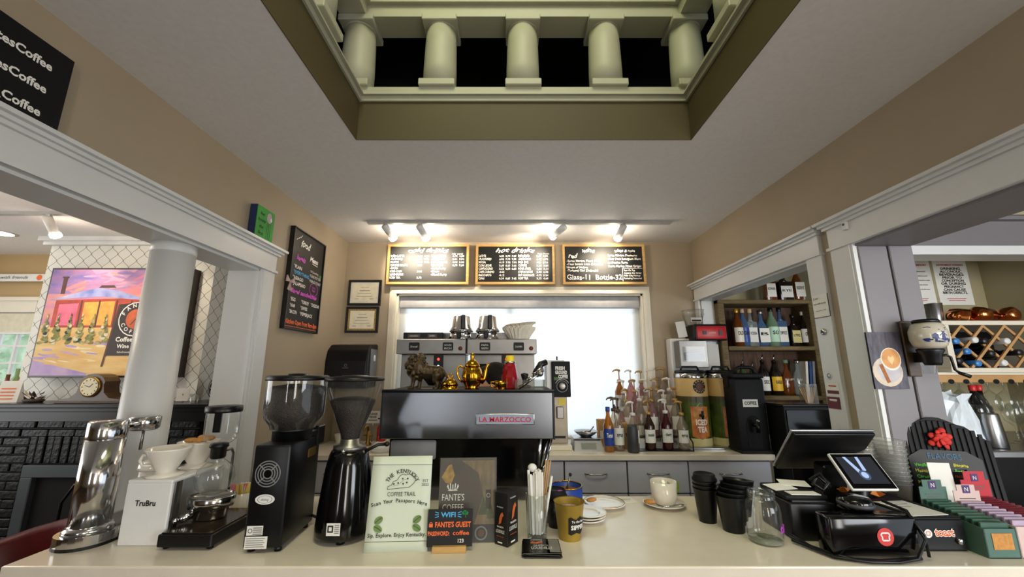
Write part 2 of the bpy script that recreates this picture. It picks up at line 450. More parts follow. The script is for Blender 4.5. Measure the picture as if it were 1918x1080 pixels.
# right: doorway to the bottle shelves
m = header(1, XR, 1.66, 2.865, .1)
m.box(XR - .016, XR, 1.657, 1.745, 0, ZH, TRIM).box(XR - .016, XR, 2.815, 2.87, 0, ZH, TRIM)
m.box(XR, XR + .1, 2.80, 2.812, 0, ZH, TRIM).box(XR, XR + .1, 1.75, 2.81, ZH - .012, ZH, TRIM).box(XR, XR + TH, 1.745, 1.757, 0, ZH, TRIM)
S('trim_4', m)
# right: bar opening
m = header(1, XR, -1.25, 1.604, TH)
m.box(XR - .016, XR, 1.512, 1.604, 0, ZH, TRIM).box(XR - .012, XR + .02, 1.5, 1.512, 0, ZH, TRIM)
m.box(XR, XR + TH, -1.2, 1.506, ZH - .014, ZH, LILAC)
S('trim_5', m)
S('trim_6', MB().box(XR + .004, XR + .118, 1.494, 1.506, 0, ZH - .014, LILAC, .003).box(XR + .122, XR + TH, 1.49, 1.506, 0, ZH - .014, LILAC, .003))

# back wall with the window
wl, wr = P(742, 600, Y=YB).x, P(1205, 600, Y=YB).x
wt = P(960, 551, Y=YB).z
m = MB().box(XL - .15, wl, YB, YB + .1, 0, ZC, WALL).box(wr, XR + .1, YB, YB + .1, 0, ZC, WALL).box(wl, wr, YB, YB + .1, wt, ZC, WALL).box(wl, wr, YB, YB + .1, 0, ZK - .02, WALL)
S('wall_back', m)
root = bpy.data.objects.new('window_1', None); C.objects.link(root); root['kind'] = 'structure'
m = MB()
for k, (o, d) in enumerate(((.055, .012), (.04, .02), (.022, .028))):      # stepped casing
    m.box(wl - o, wl - o + .02, YB - d, YB, ZK, wt + o - .02, CREAM).box(wr + o - .02, wr + o, YB - d, YB, ZK, wt + o - .02, CREAM).box(wl - o, wr + o, YB - d, YB, wt + o - .02, wt + o, CREAM)
m.box(wl - .005, wl + .012, YB - .01, YB + .1, ZK, wt, CREAM).box(wr - .012, wr + .005, YB - .01, YB + .1, ZK, wt, CREAM).box(wl, wr, YB - .01, YB + .1, wt - .012, wt, CREAM)
part('window_casing', m, root)
m = MB().box(wl + .012, wl + .06, YB + .07, YB + .1, ZK, wt, CREAM).box(wr - .06, wr - .012, YB + .07, YB + .1, ZK, wt, CREAM).box(wl, wr, YB + .07, YB + .1, wt - .05, wt, CREAM).box(wl, wr, YB + .07, YB + .1, ZK - .02, ZK + .03, CREAM)
m.box(-.03, .0, YB + .075, YB + .095, ZK, wt, CREAM)
part('window_sash', m, root)
part('pane', MB().box(wl + .06, wr - .06, YB + .083, YB + .087, ZK + .03, wt - .05, CLEAR), root)
part('window_stool', MB().box(wl - .02, wr + .02, YB - .01, YB + .07, ZK - .02, ZK, CREAM, .004), root)
# translucent roller shade, lit from outside
sh = bpy.data.materials.new('shade_fabric'); sh.use_nodes = True
nt = sh.node_tree; nt.nodes.remove(nt.nodes['Principled BSDF'])
tl = nt.nodes.new('ShaderNodeBsdfTranslucent'); df = nt.nodes.new('ShaderNodeBsdfDiffuse'); mx = nt.nodes.new('ShaderNodeMixShader')
wv = nt.nodes.new('ShaderNodeTexNoise'); wv.inputs['Scale'].default_value = 5
cr = nt.nodes.new('ShaderNodeValToRGB'); cr.color_ramp.elements[0].color = rgb('ECEEF2'); cr.color_ramp.elements[1].color = rgb('F6F7F8')
nt.links.new(wv.outputs[0], cr.inputs[0]); nt.links.new(cr.outputs[0], tl.inputs[0]); nt.links.new(cr.outputs[0], df.inputs[0])
mx.inputs[0].default_value = 0.6
nt.links.new(df.outputs[0], mx.inputs[1]); nt.links.new(tl.outputs[0], mx.inputs[2]); nt.links.new(mx.outputs[0], nt.nodes['Material Output'].inputs[0])
sht = P(960, 578, Y=YB + .05).z
r = T('roller_shade', 'white translucent roller shade glowing with daylight in the back window', 'window shade', ((wl + wr) / 2, YB + .05, ZK))
hw = (wr - wl) / 2 - .014
m = MB().add([(-hw, 0, 0), (hw, 0, 0), (hw, 0, wt - ZK - .02), (-hw, 0, wt - ZK - .02)], [(0, 1, 2, 3)], sh)
part('fabric', m, r)
part('cassette', MB().box(-hw, hw, -.035, .015, sht - ZK, wt - ZK - .013, mat('shade_cassette', 'A9A9AB', .5), .008, 2), r)
part('hem_bar', MB().box(-hw, hw, -.006, .006, .0, .018, WHITE, .003), r)

# ------------------------------------------------------------------ lounge through the left opening
ZL = 2.465
YW = 3.1
YBR = 2.7
bl, br_ = P(95, 470, Y=YBR).x, P(405, 490, Y=YBR).x
S('ceiling_lounge', MB().box(-5, XL - .15, YR, YW + .05, ZL, ZL + .05, CEIL))
PAPERM = bpy.data.materials.new('trellis_wallpaper'); PAPERM.use_nodes = True
nt = PAPERM.node_tree; N = nt.nodes; L = nt.links; bs = N['Principled BSDF']; bs.inputs['Roughness'].default_value = .6
def mth(op, a, b=None):
    n = N.new('ShaderNodeMath'); n.operation = op
    for i, q in enumerate((a, b)):
        if q is None: continue
        if isinstance(q, (int, float)): n.inputs[i].default_value = q
        else: L.new(q, n.inputs[i])
    return n.outputs[0]
tc = N.new('ShaderNodeTexCoord'); sp = N.new('ShaderNodeSeparateXYZ'); L.new(tc.outputs['Object'], sp.inputs[0])
xx = mth('MULTIPLY', mth('ADD', sp.outputs[0], sp.outputs[1]), 2 * PI / .094)
yy = mth('MULTIPLY', sp.outputs[2], 2 * PI / .1)
yw = mth('ADD', yy, mth('MULTIPLY', mth('SINE', mth('MULTIPLY', yy, 2.0)), -.20))
xw = mth('SUBTRACT', xx, mth('MULTIPLY', mth('SINE', mth('MULTIPLY', xx, 2.0)), .0))
h = mth('ABSOLUTE', mth('ADD', mth('COSINE', xw), mth('COSINE', yw)))
gx = mth('SINE', xw); gy = mth('MULTIPLY', mth('SINE', yw), mth('SUBTRACT', 1.0, mth('MULTIPLY', mth('COSINE', mth('MULTIPLY', yy, 2.0)), .4)))
g = mth('SQRT', mth('ADD', mth('MULTIPLY', gx, gx), mth('MULTIPLY', gy, gy)))
ln = mth('LESS_THAN', h, mth('MULTIPLY', mth('MAXIMUM', g, .25), .115))
mx = N.new('ShaderNodeMix'); mx.data_type = 'RGBA'; L.new(ln, mx.inputs[0])
mx.inputs[6].default_value = rgb('DAD8D0'); mx.inputs[7].default_value = rgb('77776E'); L.new(mx.outputs[2], bs.inputs['Base Color'])
S('wall_chimney_breast', MB().box(bl, br_, YBR, YW, 1.2, ZL, PAPERM))
S('wall_lounge_recess', MB().box(br_, XL - .15, YW, YW + .05, 0, ZL, PAPERM))
wx0, wx1 = P(-40, 640, Y=YW).x, P(58, 640, Y=YW).x
wz0, wz1 = P(30, 745, Y=YW).z, P(30, 585, Y=YW).z
m = MB().box(-5, wx0, YW, YW + .05, 0, ZL, mat('lounge_tan', 'B79A6A', .6, var=.03, scale=4)).box(wx1, bl, YW, YW + .05, 0, ZL, MATS['lounge_tan'])
m.box(wx0, wx1, YW, YW + .05, wz1, ZL, MATS['lounge_tan']).box(wx0, wx1, YW, YW + .05, 0, wz0, MATS['lounge_tan'])
S('wall_lounge_back', m)
S('wall_lounge_far', MB().box(-5.05, -5, YR, 0, 0, ZL, MATS['lounge_tan']).box(-5.05, -5, 2.4, YW, 0, ZL, MATS['lounge_tan']).box(-5.05, -5, 0, 2.4, 0, .9, MATS['lounge_tan']).box(-5.05, -5, 0, 2.4, 2.2, ZL, MATS['lounge_tan']))
zc = P(200, 430, Y=YBR).z
S('trim_7', MB().box(bl - .05, br_ + .03, YBR - .05, YBR, ZL - .03, ZL, TRIM).box(bl - .03, br_ + .02, YBR - .03, YBR, ZL - .055, ZL - .03, TRIM))
def window(name, x0, x1, z0, z1, y, nx, nz, cas=.07):
    r = bpy.data.objects.new(name, None); C.objects.link(r); r['kind'] = 'structure'
    m = MB().box(x0 - cas, x0, y - .02, y, z0 - .04, z1 + .09, CREAM).box(x1, x1 + cas, y - .02, y, z0 - .04, z1 + .09, CREAM)
    m.box(x0 - cas - .02, x1 + cas + .02, y - .035, y, z1 + .09, z1 + .12, CREAM).box(x0, x1, y - .022, y, z1, z1 + .09, CREAM).box(x0 - cas, x1 + cas, y - .05, y, z0 - .04, z0, CREAM)
    part('window_casing', m, r)
    m = MB().box(x0, x0 + .03, y + .01, y + .04, z0, z1, WHITE).box(x1 - .03, x1, y + .01, y + .04, z0, z1, WHITE).box(x0, x1, y + .01, y + .04, z0, z0 + .03, WHITE).box(x0, x1, y + .01, y + .04, z1 - .03, z1, WHITE)
    part('window_sash', m, r)
    for k in range(1, nx):
        x = x0 + (x1 - x0) * k / nx; part('muntin', MB().box(x - .008, x + .008, y + .012, y + .036, z0 + .03, z1 - .03, WHITE), r)
    for k in range(1, nz):
        z = z0 + (z1 - z0) * k / nz; part('muntin', MB().box(x0 + .03, x1 - .03, y + .014, y + .034, z - .008, z + .008, WHITE), r)
    for i in range(nx):
        for k in range(nz):
            ax, az = (x1 - x0 - .06) / nx, (z1 - z0 - .06) / nz
            part('pane', MB().box(x0 + .03 + i * ax + .008, x0 + .03 + (i + 1) * ax - .008, y + .023, y + .027, z0 + .03 + k * az + .008, z0 + .03 + (k + 1) * az - .008, CLEAR), r)
    return r
window('window_2', wx0, wx1, wz0, wz1, YW, 3, 5)
one('window_blind', MB().box(wx0 + .005, wx1 - .005, YW - .012, YW - .002, wz1 - .16, wz1 - .01, mat('blind_cream', 'D9D2B8', .7)).box(wx0 + .005, wx1 - .005, YW - .016, YW, wz1 - .17, wz1 - .155, WHITE),
    'cream blind pulled half up in the lounge window', 'blind')
GREENM = mat('hedge_leaves_brightened', '7CA860', .7, var=.5, scale=9, hex2='DCF0CC')  # leaf colours paled to stand in for sunlight
m = MB(); rr = random.Random(3)
for k in range(900):
    x, z = rr.uniform(-6.6, -3.0), rr.uniform(.2, 2.6); y = 4.6 + rr.uniform(-.35, .35); a = rr.uniform(0, PI); q = rr.uniform(.04, .09)
    M = TR(x, y, z) @ RZ(a) @ RX(rr.uniform(-.8, .8))
    m.add([(-q, 0, 0), (0, 0, -q * .6), (q, 0, 0), (0, 0, q * .6)], [(0, 1, 2, 3)], GREENM, False, M)
m.box(-6.8, -2.9, 4.8, 4.9, 0, 2.3, GREENM)
o = part('hedge', m, kind='stuff'); tag(o, 'green foliage coloured as sunlit outside the lounge window', 'foliage')
cx0 = P(430, 560, Y=YW).x
window('window_3', cx0 + .06, cx0 + .5, P(430, 745, Y=YW).z, P(430, 545, Y=YW).z, YW, 2, 4, .06)

# bar room through the right openings
YN, XN = 2.4, 2.92
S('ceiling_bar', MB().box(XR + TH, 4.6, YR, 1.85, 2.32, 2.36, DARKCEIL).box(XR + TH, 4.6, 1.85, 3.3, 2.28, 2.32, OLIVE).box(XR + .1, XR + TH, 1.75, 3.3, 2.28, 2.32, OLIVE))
S('wall_bar_bulkhead', MB().box(XR + TH, 4.6, 1.85, 1.93, 2.134, 2.3, LILAC).box(XR + TH, 4.6, 1.82, 1.85, 2.265, 2.285, LILAC))
S('trim_8', MB().box(XR + TH, 4.6, 1.83, 1.95, 2.09, 2.134, TRIM))
xs0 = 2.12
S('wall_bar_back', MB().box(xs0 + .06, XN, YN, YN + .05, 0, 2.28, OLIVE))
S('wall_bar_side', MB().box(XN, XN + .05, 1.0, YN + .05, 0, 2.28, OLIVE))
S('wall_store', MB().box(XR + .1, xs0 + .5, 3.05, 3.1, 0, 2.28, OLIVE).box(xs0 + .5, 2.9, 3.05, 3.1, 0, 1.2, OLIVE))
S('trim_9', MB().box(XN - .05, XN, 1.6, 2.02, 2.05, 2.08, CREAM).box(XN - .03, XN, 1.62, 2.0, 1.95, 2.05, CREAM))
# unseen storefront wall behind the camera, openings shaped for reflections in the steel panel
S('wall_front', MB().box(-5, -1.36, YR - .1, YR, 0, ZC, WALL).box(-1.08, .78, YR - .1, YR, 0, ZC, WALL).box(2.35, 4.6, YR - .1, YR, 0, ZC, WALL).box(-1.36, -1.08, YR - .1, YR, 0, .6, WALL).box(-1.36, -1.08, YR - .1, YR, 2.4, ZC, WALL).box(.78, 2.35, YR - .1, YR, 0, .6, WALL).box(.78, 2.35, YR - .1, YR, 2.4, ZC, WALL).box(1.52, 1.6, YR - .1, YR, .6, 2.4, TRIM))
# white column standing in the lounge opening
r = T('round_column', 'smooth round white column standing in the lounge opening', 'column', (-1.328, 1.495, 0))
part('shaft', MB().lathe([(.077, .1), (.076, 1.0), (.071, ZH - .05)], TRIM, seg=40), r)
part('base', MB().lathe([(.105, 0), (.105, .06), (.09, .1)], TRIM, seg=32), r)
part('capital', MB().lathe([(.0712, ZH - .05), (.0725, ZH - .046), (.0725, ZH - .014)], TRIM, seg=32), r)

# ------------------------------------------------------------------ counters
def prism_xy(poly, z0, z1, mt):
    return MB().prism(poly, z1 - z0, mt, z0=z0)
poly = [(-1.27, 1.10), (2.3, 1.10), (2.3, 1.487), (1.352, 1.487), (1.352, 1.66), (.13, 1.66), (.13, 1.985), (-.52, 1.985), (-.52, 1.66), (-1.243, 1.66), (-1.243, 1.39), (-1.27, 1.39)]
poly2 = [(-1.20, 1.16), (2.25, 1.16), (2.25, 1.44), (1.33, 1.44), (1.33, 1.62), (.10, 1.62), (.10, 1.96), (-.49, 1.96), (-.49, 1.62), (-1.20, 1.62)]
r = T('front_counter', 'long pale quartz service counter across the foreground', 'counter')
o = part('worktop', prism_xy(poly, ZK - .04, ZK, QUARTZ), r)
bv = o.modifiers.new('bevel', 'BEVEL'); bv.width = .004; bv.segments = 2
part('base', prism_xy(poly2, 0, ZK - .04, TRIM), r)
YK = 2.43
xe = P(1448, 850, Y=YK).x
one('back_worktop', MB().box(XL, xe, YK - .02, YB - .012, ZK - .032, ZK, QUARTZ, .003), 'pale quartz worktop along the back wall under the window', 'worktop')
# grey drawer units under it
us = [-1.245, -.78, -.32] + [P(u, 880, Y=YK).x for u in (1057, 1175, 1290, 1446)]
HAND = mat('bar_handle', 'C9C4BA', .2, 1.0)
UN = ['grey base cabinet at the wall below the towel dispenser', 'grey base cabinet behind the two coffee grinders', 'grey base cabinet hidden behind the espresso machine',
      'grey drawer unit below the kitchen scale, left of the lime note', 'grey drawer unit with a lime green note', 'grey drawer unit at the doorway end of the back worktop']
for i in range(6):
    x0, x1 = us[i], us[i + 1]; w = x1 - x0
    r = T('drawer_unit', UN[i], 'cabinet', (x0, YK, 0), group='grey cabinets under the back worktop')
    part('carcass', MB().box(.001, w - .001, .018, .44, 0, ZK - .034, DGREY), r)
    for k, (z0, z1) in enumerate(((.862, 1.028), (.655, .855), (.10, .648))):
        d = part('drawer_front', MB().box(.004, w - .004, 0, .018, z0, z1, GREYCAB, .002), r)
        zc = (z0 + z1) / 2 + .02; hx = w / 2
        part('handle', MB().tube([(hx - .062, 0, zc), (hx - .058, -.016, zc), (hx - .03, -.024, zc), (hx + .03, -.024, zc), (hx + .058, -.016, zc), (hx + .062, 0, zc)], .0042, HAND), d)
nx = P(1262, 912, Y=YK - .003)
one('sticky_note', MB(FR()).box(-.03, .03, -.028, .028, -.001, .001, mat('lime_paper', 'A6C93A', .8)).line([(-.02, .012), (-.005, .018), (.018, .01)], .003, INK, .0014).line([(-.018, -.004), (.0, .002), (.02, -.006)], .003, INK, .0014).line([(-.014, -.018), (.014, -.02)], .003, INK, .0014),
    'lime green handwritten note stuck to a grey drawer', 'note', nx)
# ------------------------------------------------------------------ things on the walls
def framed(name, label, cat, w, h, loc, rz, fw, fd, fm, face, art=None, rx=0.0, group=None):
    r = T(name, label, cat, loc, rz, rx, group)
    part('backing_board', MB().box(-w / 2 + fw * .5, w / 2 - fw * .5, -fd * .7, 0, fw * .5, h - fw * .5, face), r)
    for (x0, x1, z0, z1) in ((-w / 2, w / 2, 0, fw), (-w / 2, w / 2, h - fw, h), (-w / 2, -w / 2 + fw, fw, h - fw), (w / 2 - fw, w / 2, fw, h - fw)):
        part('frame_rail', MB().box(x0, x1, -fd, 0, z0, z1, fm, .0015), r)
    if art: part('lettering', art, r)
    return r
def board_px(u0, u1, v0, v1, Y):
    a = P(u0, v1, Y=Y); b = P(u1, v1, Y=Y); t = P((u0 + u1) / 2, v0, Y=Y)
    return (a.x + b.x) / 2, b.x - a.x, a.z, t.z - a.z
YM = YB - .06
# --- cold drinks
x, w, z, h = board_px(722, 877, 457, 532, YM)
def rows(m, x, y0, dy, hh, lines, mt=CHWHITE, al='L', bold=.03, w=None):
    for i, t in enumerate(lines):
        if t: m.text(t, x, y0 - dy * i, hh, mt, al, bold=bold, wob=.08, w=min(len(t.strip()) * hh * .62, w or 9))
a = MB(FR(0, -.0215 , 0))
a.text('cold drinks', .0, h * .80, h * .12, CHWHITE, shear=.4, bold=.02, wob=.12, w=w * .5)
rows(a, -w * .46, h * .685, h * .077, h * .052, ['ICED LATTE', '  -FLAVORED', 'FRAPPE', 'COOKIE FRAPPE', '  -MOCHA', 'ICED CAPP', 'LONDON FOG', 'ICED TEA'])
rows(a, -w * .13, h * .685, h * .077, h * .045, ['5.61  6.53', '5.61  6.53', '6.50  7.42', '6.90', '', '5.61', '', '3.73'], bold=.02)
rows(a, w * .04, h * .685, h * .077, h * .052, ['ICED COFFEE', '  -COLD BREW', 'ITALIAN SODA', 'SMOOTHIES', '  -Strawberry', '  -Mango', '  -Mixed Berry'])
rows(a, w * .30, h * .685, h * .077, h * .045, ['3.72  4.50', '5.61  7.04', '4.72  5.50', '6.75  7.50'], bold=.02)
a.text('MED  LARGE', w * .36, h * .745, h * .035, CHWHITE)
framed('menu_board', 'oak-framed chalkboard menu headed cold drinks', 'menu board', w, h, (x, YM + .03, z), 0, .018, .03, OAK, CHALK, a, group='menu boards above the window')
x, w, z, h = board_px(890, 1040, 457, 532, YM)
a = MB(FR(0, -.0215, 0))
a.text('hot drinks', .0, h * .80, h * .12, CHWHITE, shear=.4, bold=.02, wob=.12, w=w * .5)
rows(a, -w * .46, h * .685, h * .08, h * .055, ['LATTE', '  -FLAVORED', 'MOCHA', 'CON LECHE', 'CAPPUCCINO', 'CAFE CUBANO', 'MACCHIATO', 'CHAI'], w=w * .23)
rows(a, -w * .20, h * .685, h * .08, h * .048, ['6.03  6.70  7.89', '6.03  7.19  7.89', '6.19  7.33  7.81', '5.60  6.33  7.66', '5.33  6.50  6.80', '4.63', '4.12', '6.34  6.83  7.42'], bold=.02, w=w * .215)
rows(a, w * .04, h * .685, h * .08, h * .055, ['ESPRESSO', 'AMERICANO', 'RED EYE', 'COFFEE', 'POUR OVER', 'STEAM BATH', 'HOT CHOCOLATE', '    HOT TEA'], w=w * .2)
rows(a, w * .27, h * .685, h * .08, h * .045, ['2.62  3.76', '4.13  4.73', '4.23  5.16', '3.22  3.81', '6.25  7.11', '5.50  6.23', '4.72  5.24', '3.73  4.08'], bold=.02, w=w * .19)
a.text('Single  Double', w * .36, h * .75, h * .035, CHWHITE)
framed('menu_board', 'oak-framed chalkboard menu headed hot drinks', 'menu board', w, h, (x, YM + .03, z), 0, .018, .03, OAK, CHALK, a, group='menu boards above the window')
x, w, z, h = board_px(1055, 1212, 457, 532, YM)
a = MB(FR(0, -.0215, 0))
a.text('wine', -w * .18, h * .80, h * .12, CHWHITE, shear=.4, bold=.02, wob=.12)
a.text('white & rose', w * .26, h * .81, h * .07, CHWHITE, shear=.3, bold=.03, wob=.12)
a.text('red', -w * .37, h * .66, h * .11, CHWHITE, shear=.3, bold=.03, wob=.12)
rows(a, -w * .45, h * .56, h * .08, h * .055, ['-Santa Marina Pinot Noir', '-Casa Santos Lima Cabernet', '   House of Malbec', '-Twisted Old Zinfandel'], bold=.02, w=w * .44)
rows(a, w * .05, h * .70, h * .09, h * .055, ['Santa Marina Prosecco', 'Silver Peak Sauvignon Blanc', 'La Bonina Rose', 'Santa Marina Pinot Grigio'], bold=.02, w=w * .40)
a.text('Glass-11  Bottle-32', -w * .12, h * .12, h * .13, CHWHITE, bold=.01, wob=.06, w=w * .66)
a.line([(w * .22, h * .08), (w * .22, h * .40), (w * .46, h * .40)], .003, CHWHITE)
rows(a, w * .235, h * .33, h * .065, h * .04, ['Beer On Tap', 'Against the Grain', 'Falls City Honey', 'Rotating Seasonal'], bold=.02)
framed('menu_board', 'oak-framed chalkboard menu headed wine', 'menu board', w, h, (x, YM + .03, z), 0, .018, .03, OAK, CHALK, a, group='menu boards above the window')
# certificates
BLKFR = mat('black_frame', '141210', .35)
def certificate(u0, u1, v0, v1, label, border):
    x, w, z, h = board_px(u0, u1, v0, v1, YB - .012)
    a = MB(FR(0, -.0115, 0))
    if border: a.rect(-w * .42, h * .1, w * .42, h * .9, mat('cert_border', '9A7A3A', .6, var=.5, scale=140), .0003)
    a.rect(-w * .37, h * .16, w * .37, h * .84, mat('cert_cream', 'DCD3B8', .7), .0005)
    for k, q in enumerate((.7, .58, .47, .36)): a.line([(-w * (.12 + .04 * k), h * q), (w * (.12 + .04 * k), h * q)], .0035 if k == 1 else .002, INK, .0008)
    a.line([(w * .16, h * .26), (w * .28, h * .26)], .003, INK, .0008); a.line([(-w * .28, h * .26), (-w * .16, h * .26)], .003, INKG, .0008)
    framed('certificate', label, 'certificate', w, h, (x, YB, z), 0, .018, .016, BLKFR, mat('cert_mat', 'D6D0C4', .7), a, group='framed certificates')
certificate(650, 712, 524, 572, 'black-framed certificate with plain pale mat, the upper of two', False)
certificate(645, 707, 574, 623, 'black-framed certificate with ornate gold border, the lower of two', True)
# paper towel dispenser
a = P(618, 705, Y=YB - .1); b = P(700, 643, Y=YB - .1)
w = b.x - a.x; h = .30
r = T('towel_dispenser', 'black paper towel dispenser on the wall below the certificates', 'dispenser', ((a.x + b.x) / 2, YB, b.z - h))
sec = [(0, 0), (-.19, 0), (-.2, .02), (-.2, .18), (-.18, .25), (-.13, .29), (0, .30)]
m = MB(); m.add([(-w / 2, y, z) for y, z in sec] + [(w / 2, y, z) for y, z in sec], [tuple(range(7)), tuple(reversed(range(7, 14)))] + [(i, 7 + i, 7 + (i + 1) % 7, (i + 1) % 7) for i in range(7)], BLACK)
o = part('cover', m, r); bv = o.modifiers.new('bevel', 'BEVEL'); bv.width = .012; bv.segments = 3
part('side_plate', MB().box(w / 2, w / 2 + .006, -.15, -.02, .04, .26, MGREY, .002), r)
part('lock_window', MB(RY(PI / 2)).lathe([(.022, 0), (.02, .008)], WHITE, c=(-.2, -.09, w / 2 + .006), sy=.6), r)
part('emblem', MB(FR(0, -.201, 0)).ring(0, .15, .008, .003, MGREY).line([(-.02, .133), (.02, .133)], .003, MGREY), r)
# food menu on the left wall
XW = XL
def wall_px(u0, u1, vt0, vb0, X):
    a = P(u0, vb0, X=X); t = P(u0, vt0, X=X); b = P(u1, 560, X=X)
    return a, t, b
tl, bl_, trr, brr = P(553, 422, X=XW + .02), P(528, 613, X=XW + .02), P(610, 461, X=XW + .02), P(592, 626, X=XW + .02)
y0, y1 = (tl.y + bl_.y) / 2, (trr.y + brr.y) / 2; z0, z1 = (bl_.z + brr.z) / 2, (tl.z + trr.z) / 2
w, h = y1 - y0, z1 - z0
a = MB(FR(0, -.021, 0))
a.text('food', -w * .12, h * .84, h * .07, CHWHITE, shear=.25, bold=.03, wob=.1); a.text('Menu', w * .17, h * .735, h * .055, CHWHITE, shear=.2, bold=.03)
for k in range(3): a.line([(-w * .40 + k * .02, h * (.88 + .02 * k)), (-w * .36 + k * .02, h * (.9 + .025 * k))], .004, CHWHITE)
a.line([(w * .12, h * .72), (w * .3, h * .715)], .004, CHWHITE)
a.text('bagels', -w * .22, h * .69, h * .05, CHPINK, shear=.3, bold=.03, wob=.1)
for i, t in enumerate(('PLAIN', 'EVERYTHING', 'ASIAGO', 'JALAPENO')): a.text('*' + t, -w * .40, h * (.60 - .055 * i), h * .035, CHBLUE if i == 1 else CHWHITE, 'L', bold=.02)
a.text('*SF Everything', w * .08, h * .625, h * .022, CHWHITE, 'L'); a.text('*CAKE POP 3.50', w * .08, h * .575, h * .03, CHWHITE, 'L', w=w * .36); a.text('*FRENCH TOAST', w * .08, h * .52, h * .03, CHWHITE, 'L', w=w * .38)
a.text('GF', w * .42, h * .605, h * .03, CHGREEN); a.text('Dirty', w * .25, h * .465, h * .022, CHPINK); a.text('Bagel', w * .25, h * .435, h * .022, CHPINK); a.ring(w * .25, h * .455, w * .13, .003, CHPINK, sy=.8)
a.text('Bagel sandwiches', -w * .02, h * .355, h * .045, CHPINK, shear=.3, bold=.03, w=w * .78)
for i, (p_, q_, s_) in enumerate((('EGG', 'TURKEY', 'CHEDDAR'), ('HAM', 'SWISS', ''), ('BACON', 'PEPPERJACK', ''))):
    for t, xx_ in ((p_, -.40), (q_, -.1), (s_, .2)):
        if t: a.text('*' + t, w * xx_, h * (.275 - .06 * i), h * .035, CHWHITE, 'L', bold=.02, w=w * .035 * (len(t) + 1))
a.text('Kitchen Open From 9am-3pm', 0, h * .055, h * .045, CHORANGE, bold=.03, w=w * .92); a.line([(-w * .46, h * .03), (w * .46, h * .03)], .003, CHORANGE)
r = framed('menu_board', 'tall chalkboard headed food menu on the left wall', 'menu board', w, h, (XW, (y0 + y1) / 2, z0), PI / 2, .008, .028, BLKFR, CHALK, a, group=None)
m = MB(FR(-w / 2 + .0, -.03, h * .44)); PINKB = mat('bow_pink', 'B39A92', .8)
for sg in (-1, 1):
    m.prism([(0, 0), (sg * .035, .03), (sg * .04, -.005)], .006, PINKB); m.prism([(0, 0), (sg * .02, -.045), (sg * .005, -.05)], .005, PINKB)
m.ball((0, 0, .006), .01, PINKB)
one('ribbon_bow', m, 'dusty pink ribbon bow pinned to the edge of the food menu', 'bow', (XW, (y0 + y1) / 2, z0), PI / 2)
# green canvas standing on the header
CG = mat('green_canvas', '3F9A3A', .7, var=.15, scale=14); NAVY = mat('navy_edge', '16254A', .7)
p0, p1, pt = P(472, 447, X=XL + .03), P(506, 455, X=XL + .03), P(470, 374, X=XL + .03)
w, h = p1.y - p0.y, pt.z - 2.161
r = T('canvas_painting', 'small green canvas with black handwriting standing on the lounge header', 'canvas', (XL + .002, (p0.y + p1.y) / 2, 2.161), PI / 2)
part('canvas', MB().box(-w / 2, w / 2, -.034, 0, 0, h, NAVY).box(-w / 2 + .001, w / 2 - .001, -.036, -.034, .001, h - .001, CG), r)
a = MB(FR(0, -.0363, 0))
for i, t in enumerate(('but', 'hooty', 'the', 'first')): a.text(t, -w * .2, h * (.74 - .2 * i), h * .11, INK, shear=.2, bold=.01)
a.ball((w * .2, h * .76, 0), (.02, .028, .004), mat('owl_mauve', 'B7A0A8', .8)); a.ball((w * .26, h * .72, .003), (.008, .01, .003), WHITE)
for k in range(3): a.line([(w * (.12 + .09 * k), h * .62), (w * (.1 + .1 * k), h * .08)], .002, INK)
part('painted_design', a, r)
# black handle sign leaning above the header
w, h = .62, .31
pr = P(135, 115, X=XL + .02); pb = P(104, 253, X=XL + .02)
r = T('handle_sign', 'large black sign with white social media handles above the lounge opening', 'sign', (XL + .014, (pr.y + pb.y) / 2 - w / 2, 2.161), PI / 2)
h = pr.z - 2.161
part('panel', MB().box(-w / 2, w / 2, -.012, 0, 0, h, BLACKM, .001), r)
a = MB(FR(w / 2, -.0125, 0))
for i, t in enumerate(('FantesCoffee', 'FantesCoffee', 'Fantes_Coffee')): a.text(t, -.045, h * (.70 - .29 * i), .0225, CHWHITE, 'R', bold=.03, w=.155 if i < 2 else .17)
part('lettering', a, r)
# security camera / sensor on the bar header, small signs on the casing
q = P(1585, 425, X=XR - .02)
r = T('door_sensor', 'small white sensor box on the bar opening header', 'sensor', (XR - .018, q.y, q.z - .012), -PI / 2)
part('housing', MB().box(-.011, .011, -.012, 0, 0, .032, WHITE, .002), r); part('lens', MB(FR(0, -.0125, .022)).disc(0, 0, .005, BLACK), r)
q = P(1536, 573, X=XR - .02)
a = MB(FR(0, -.0025, 0)); a.text('Low', -.035, .03, .012, INK, 'L', shear=.3); a.text('oat milk today', .0, .008, .008, INK, shear=.3, w=.07); a.line([(-.03, -.02), (.03, -.018)], .0015, INK)
r = T('paper_note', 'white handwritten note taped to the white doorway casing', 'note', (XR - .016, q.y, q.z), -PI / 2)
part('sheet', MB().box(-.046, .046, -.002, 0, -.05, .05, BLKFR).box(-.043, .043, -.0024, -.001, -.047, .05, PAPER), r); part('handwriting', a, r)
q = P(1542, 621, X=XR - .02)
one('cabinet_lock', MB(FR()).lathe([(.014, 0), (.014, .006), (.009, .009)], CHROME, seg=16).box(-.002, .002, -.006, .006, .009, .012, BLACK), 'round chrome lock on the white doorway casing', 'lock', (XR - .016, q.y, q.z), -PI / 2)
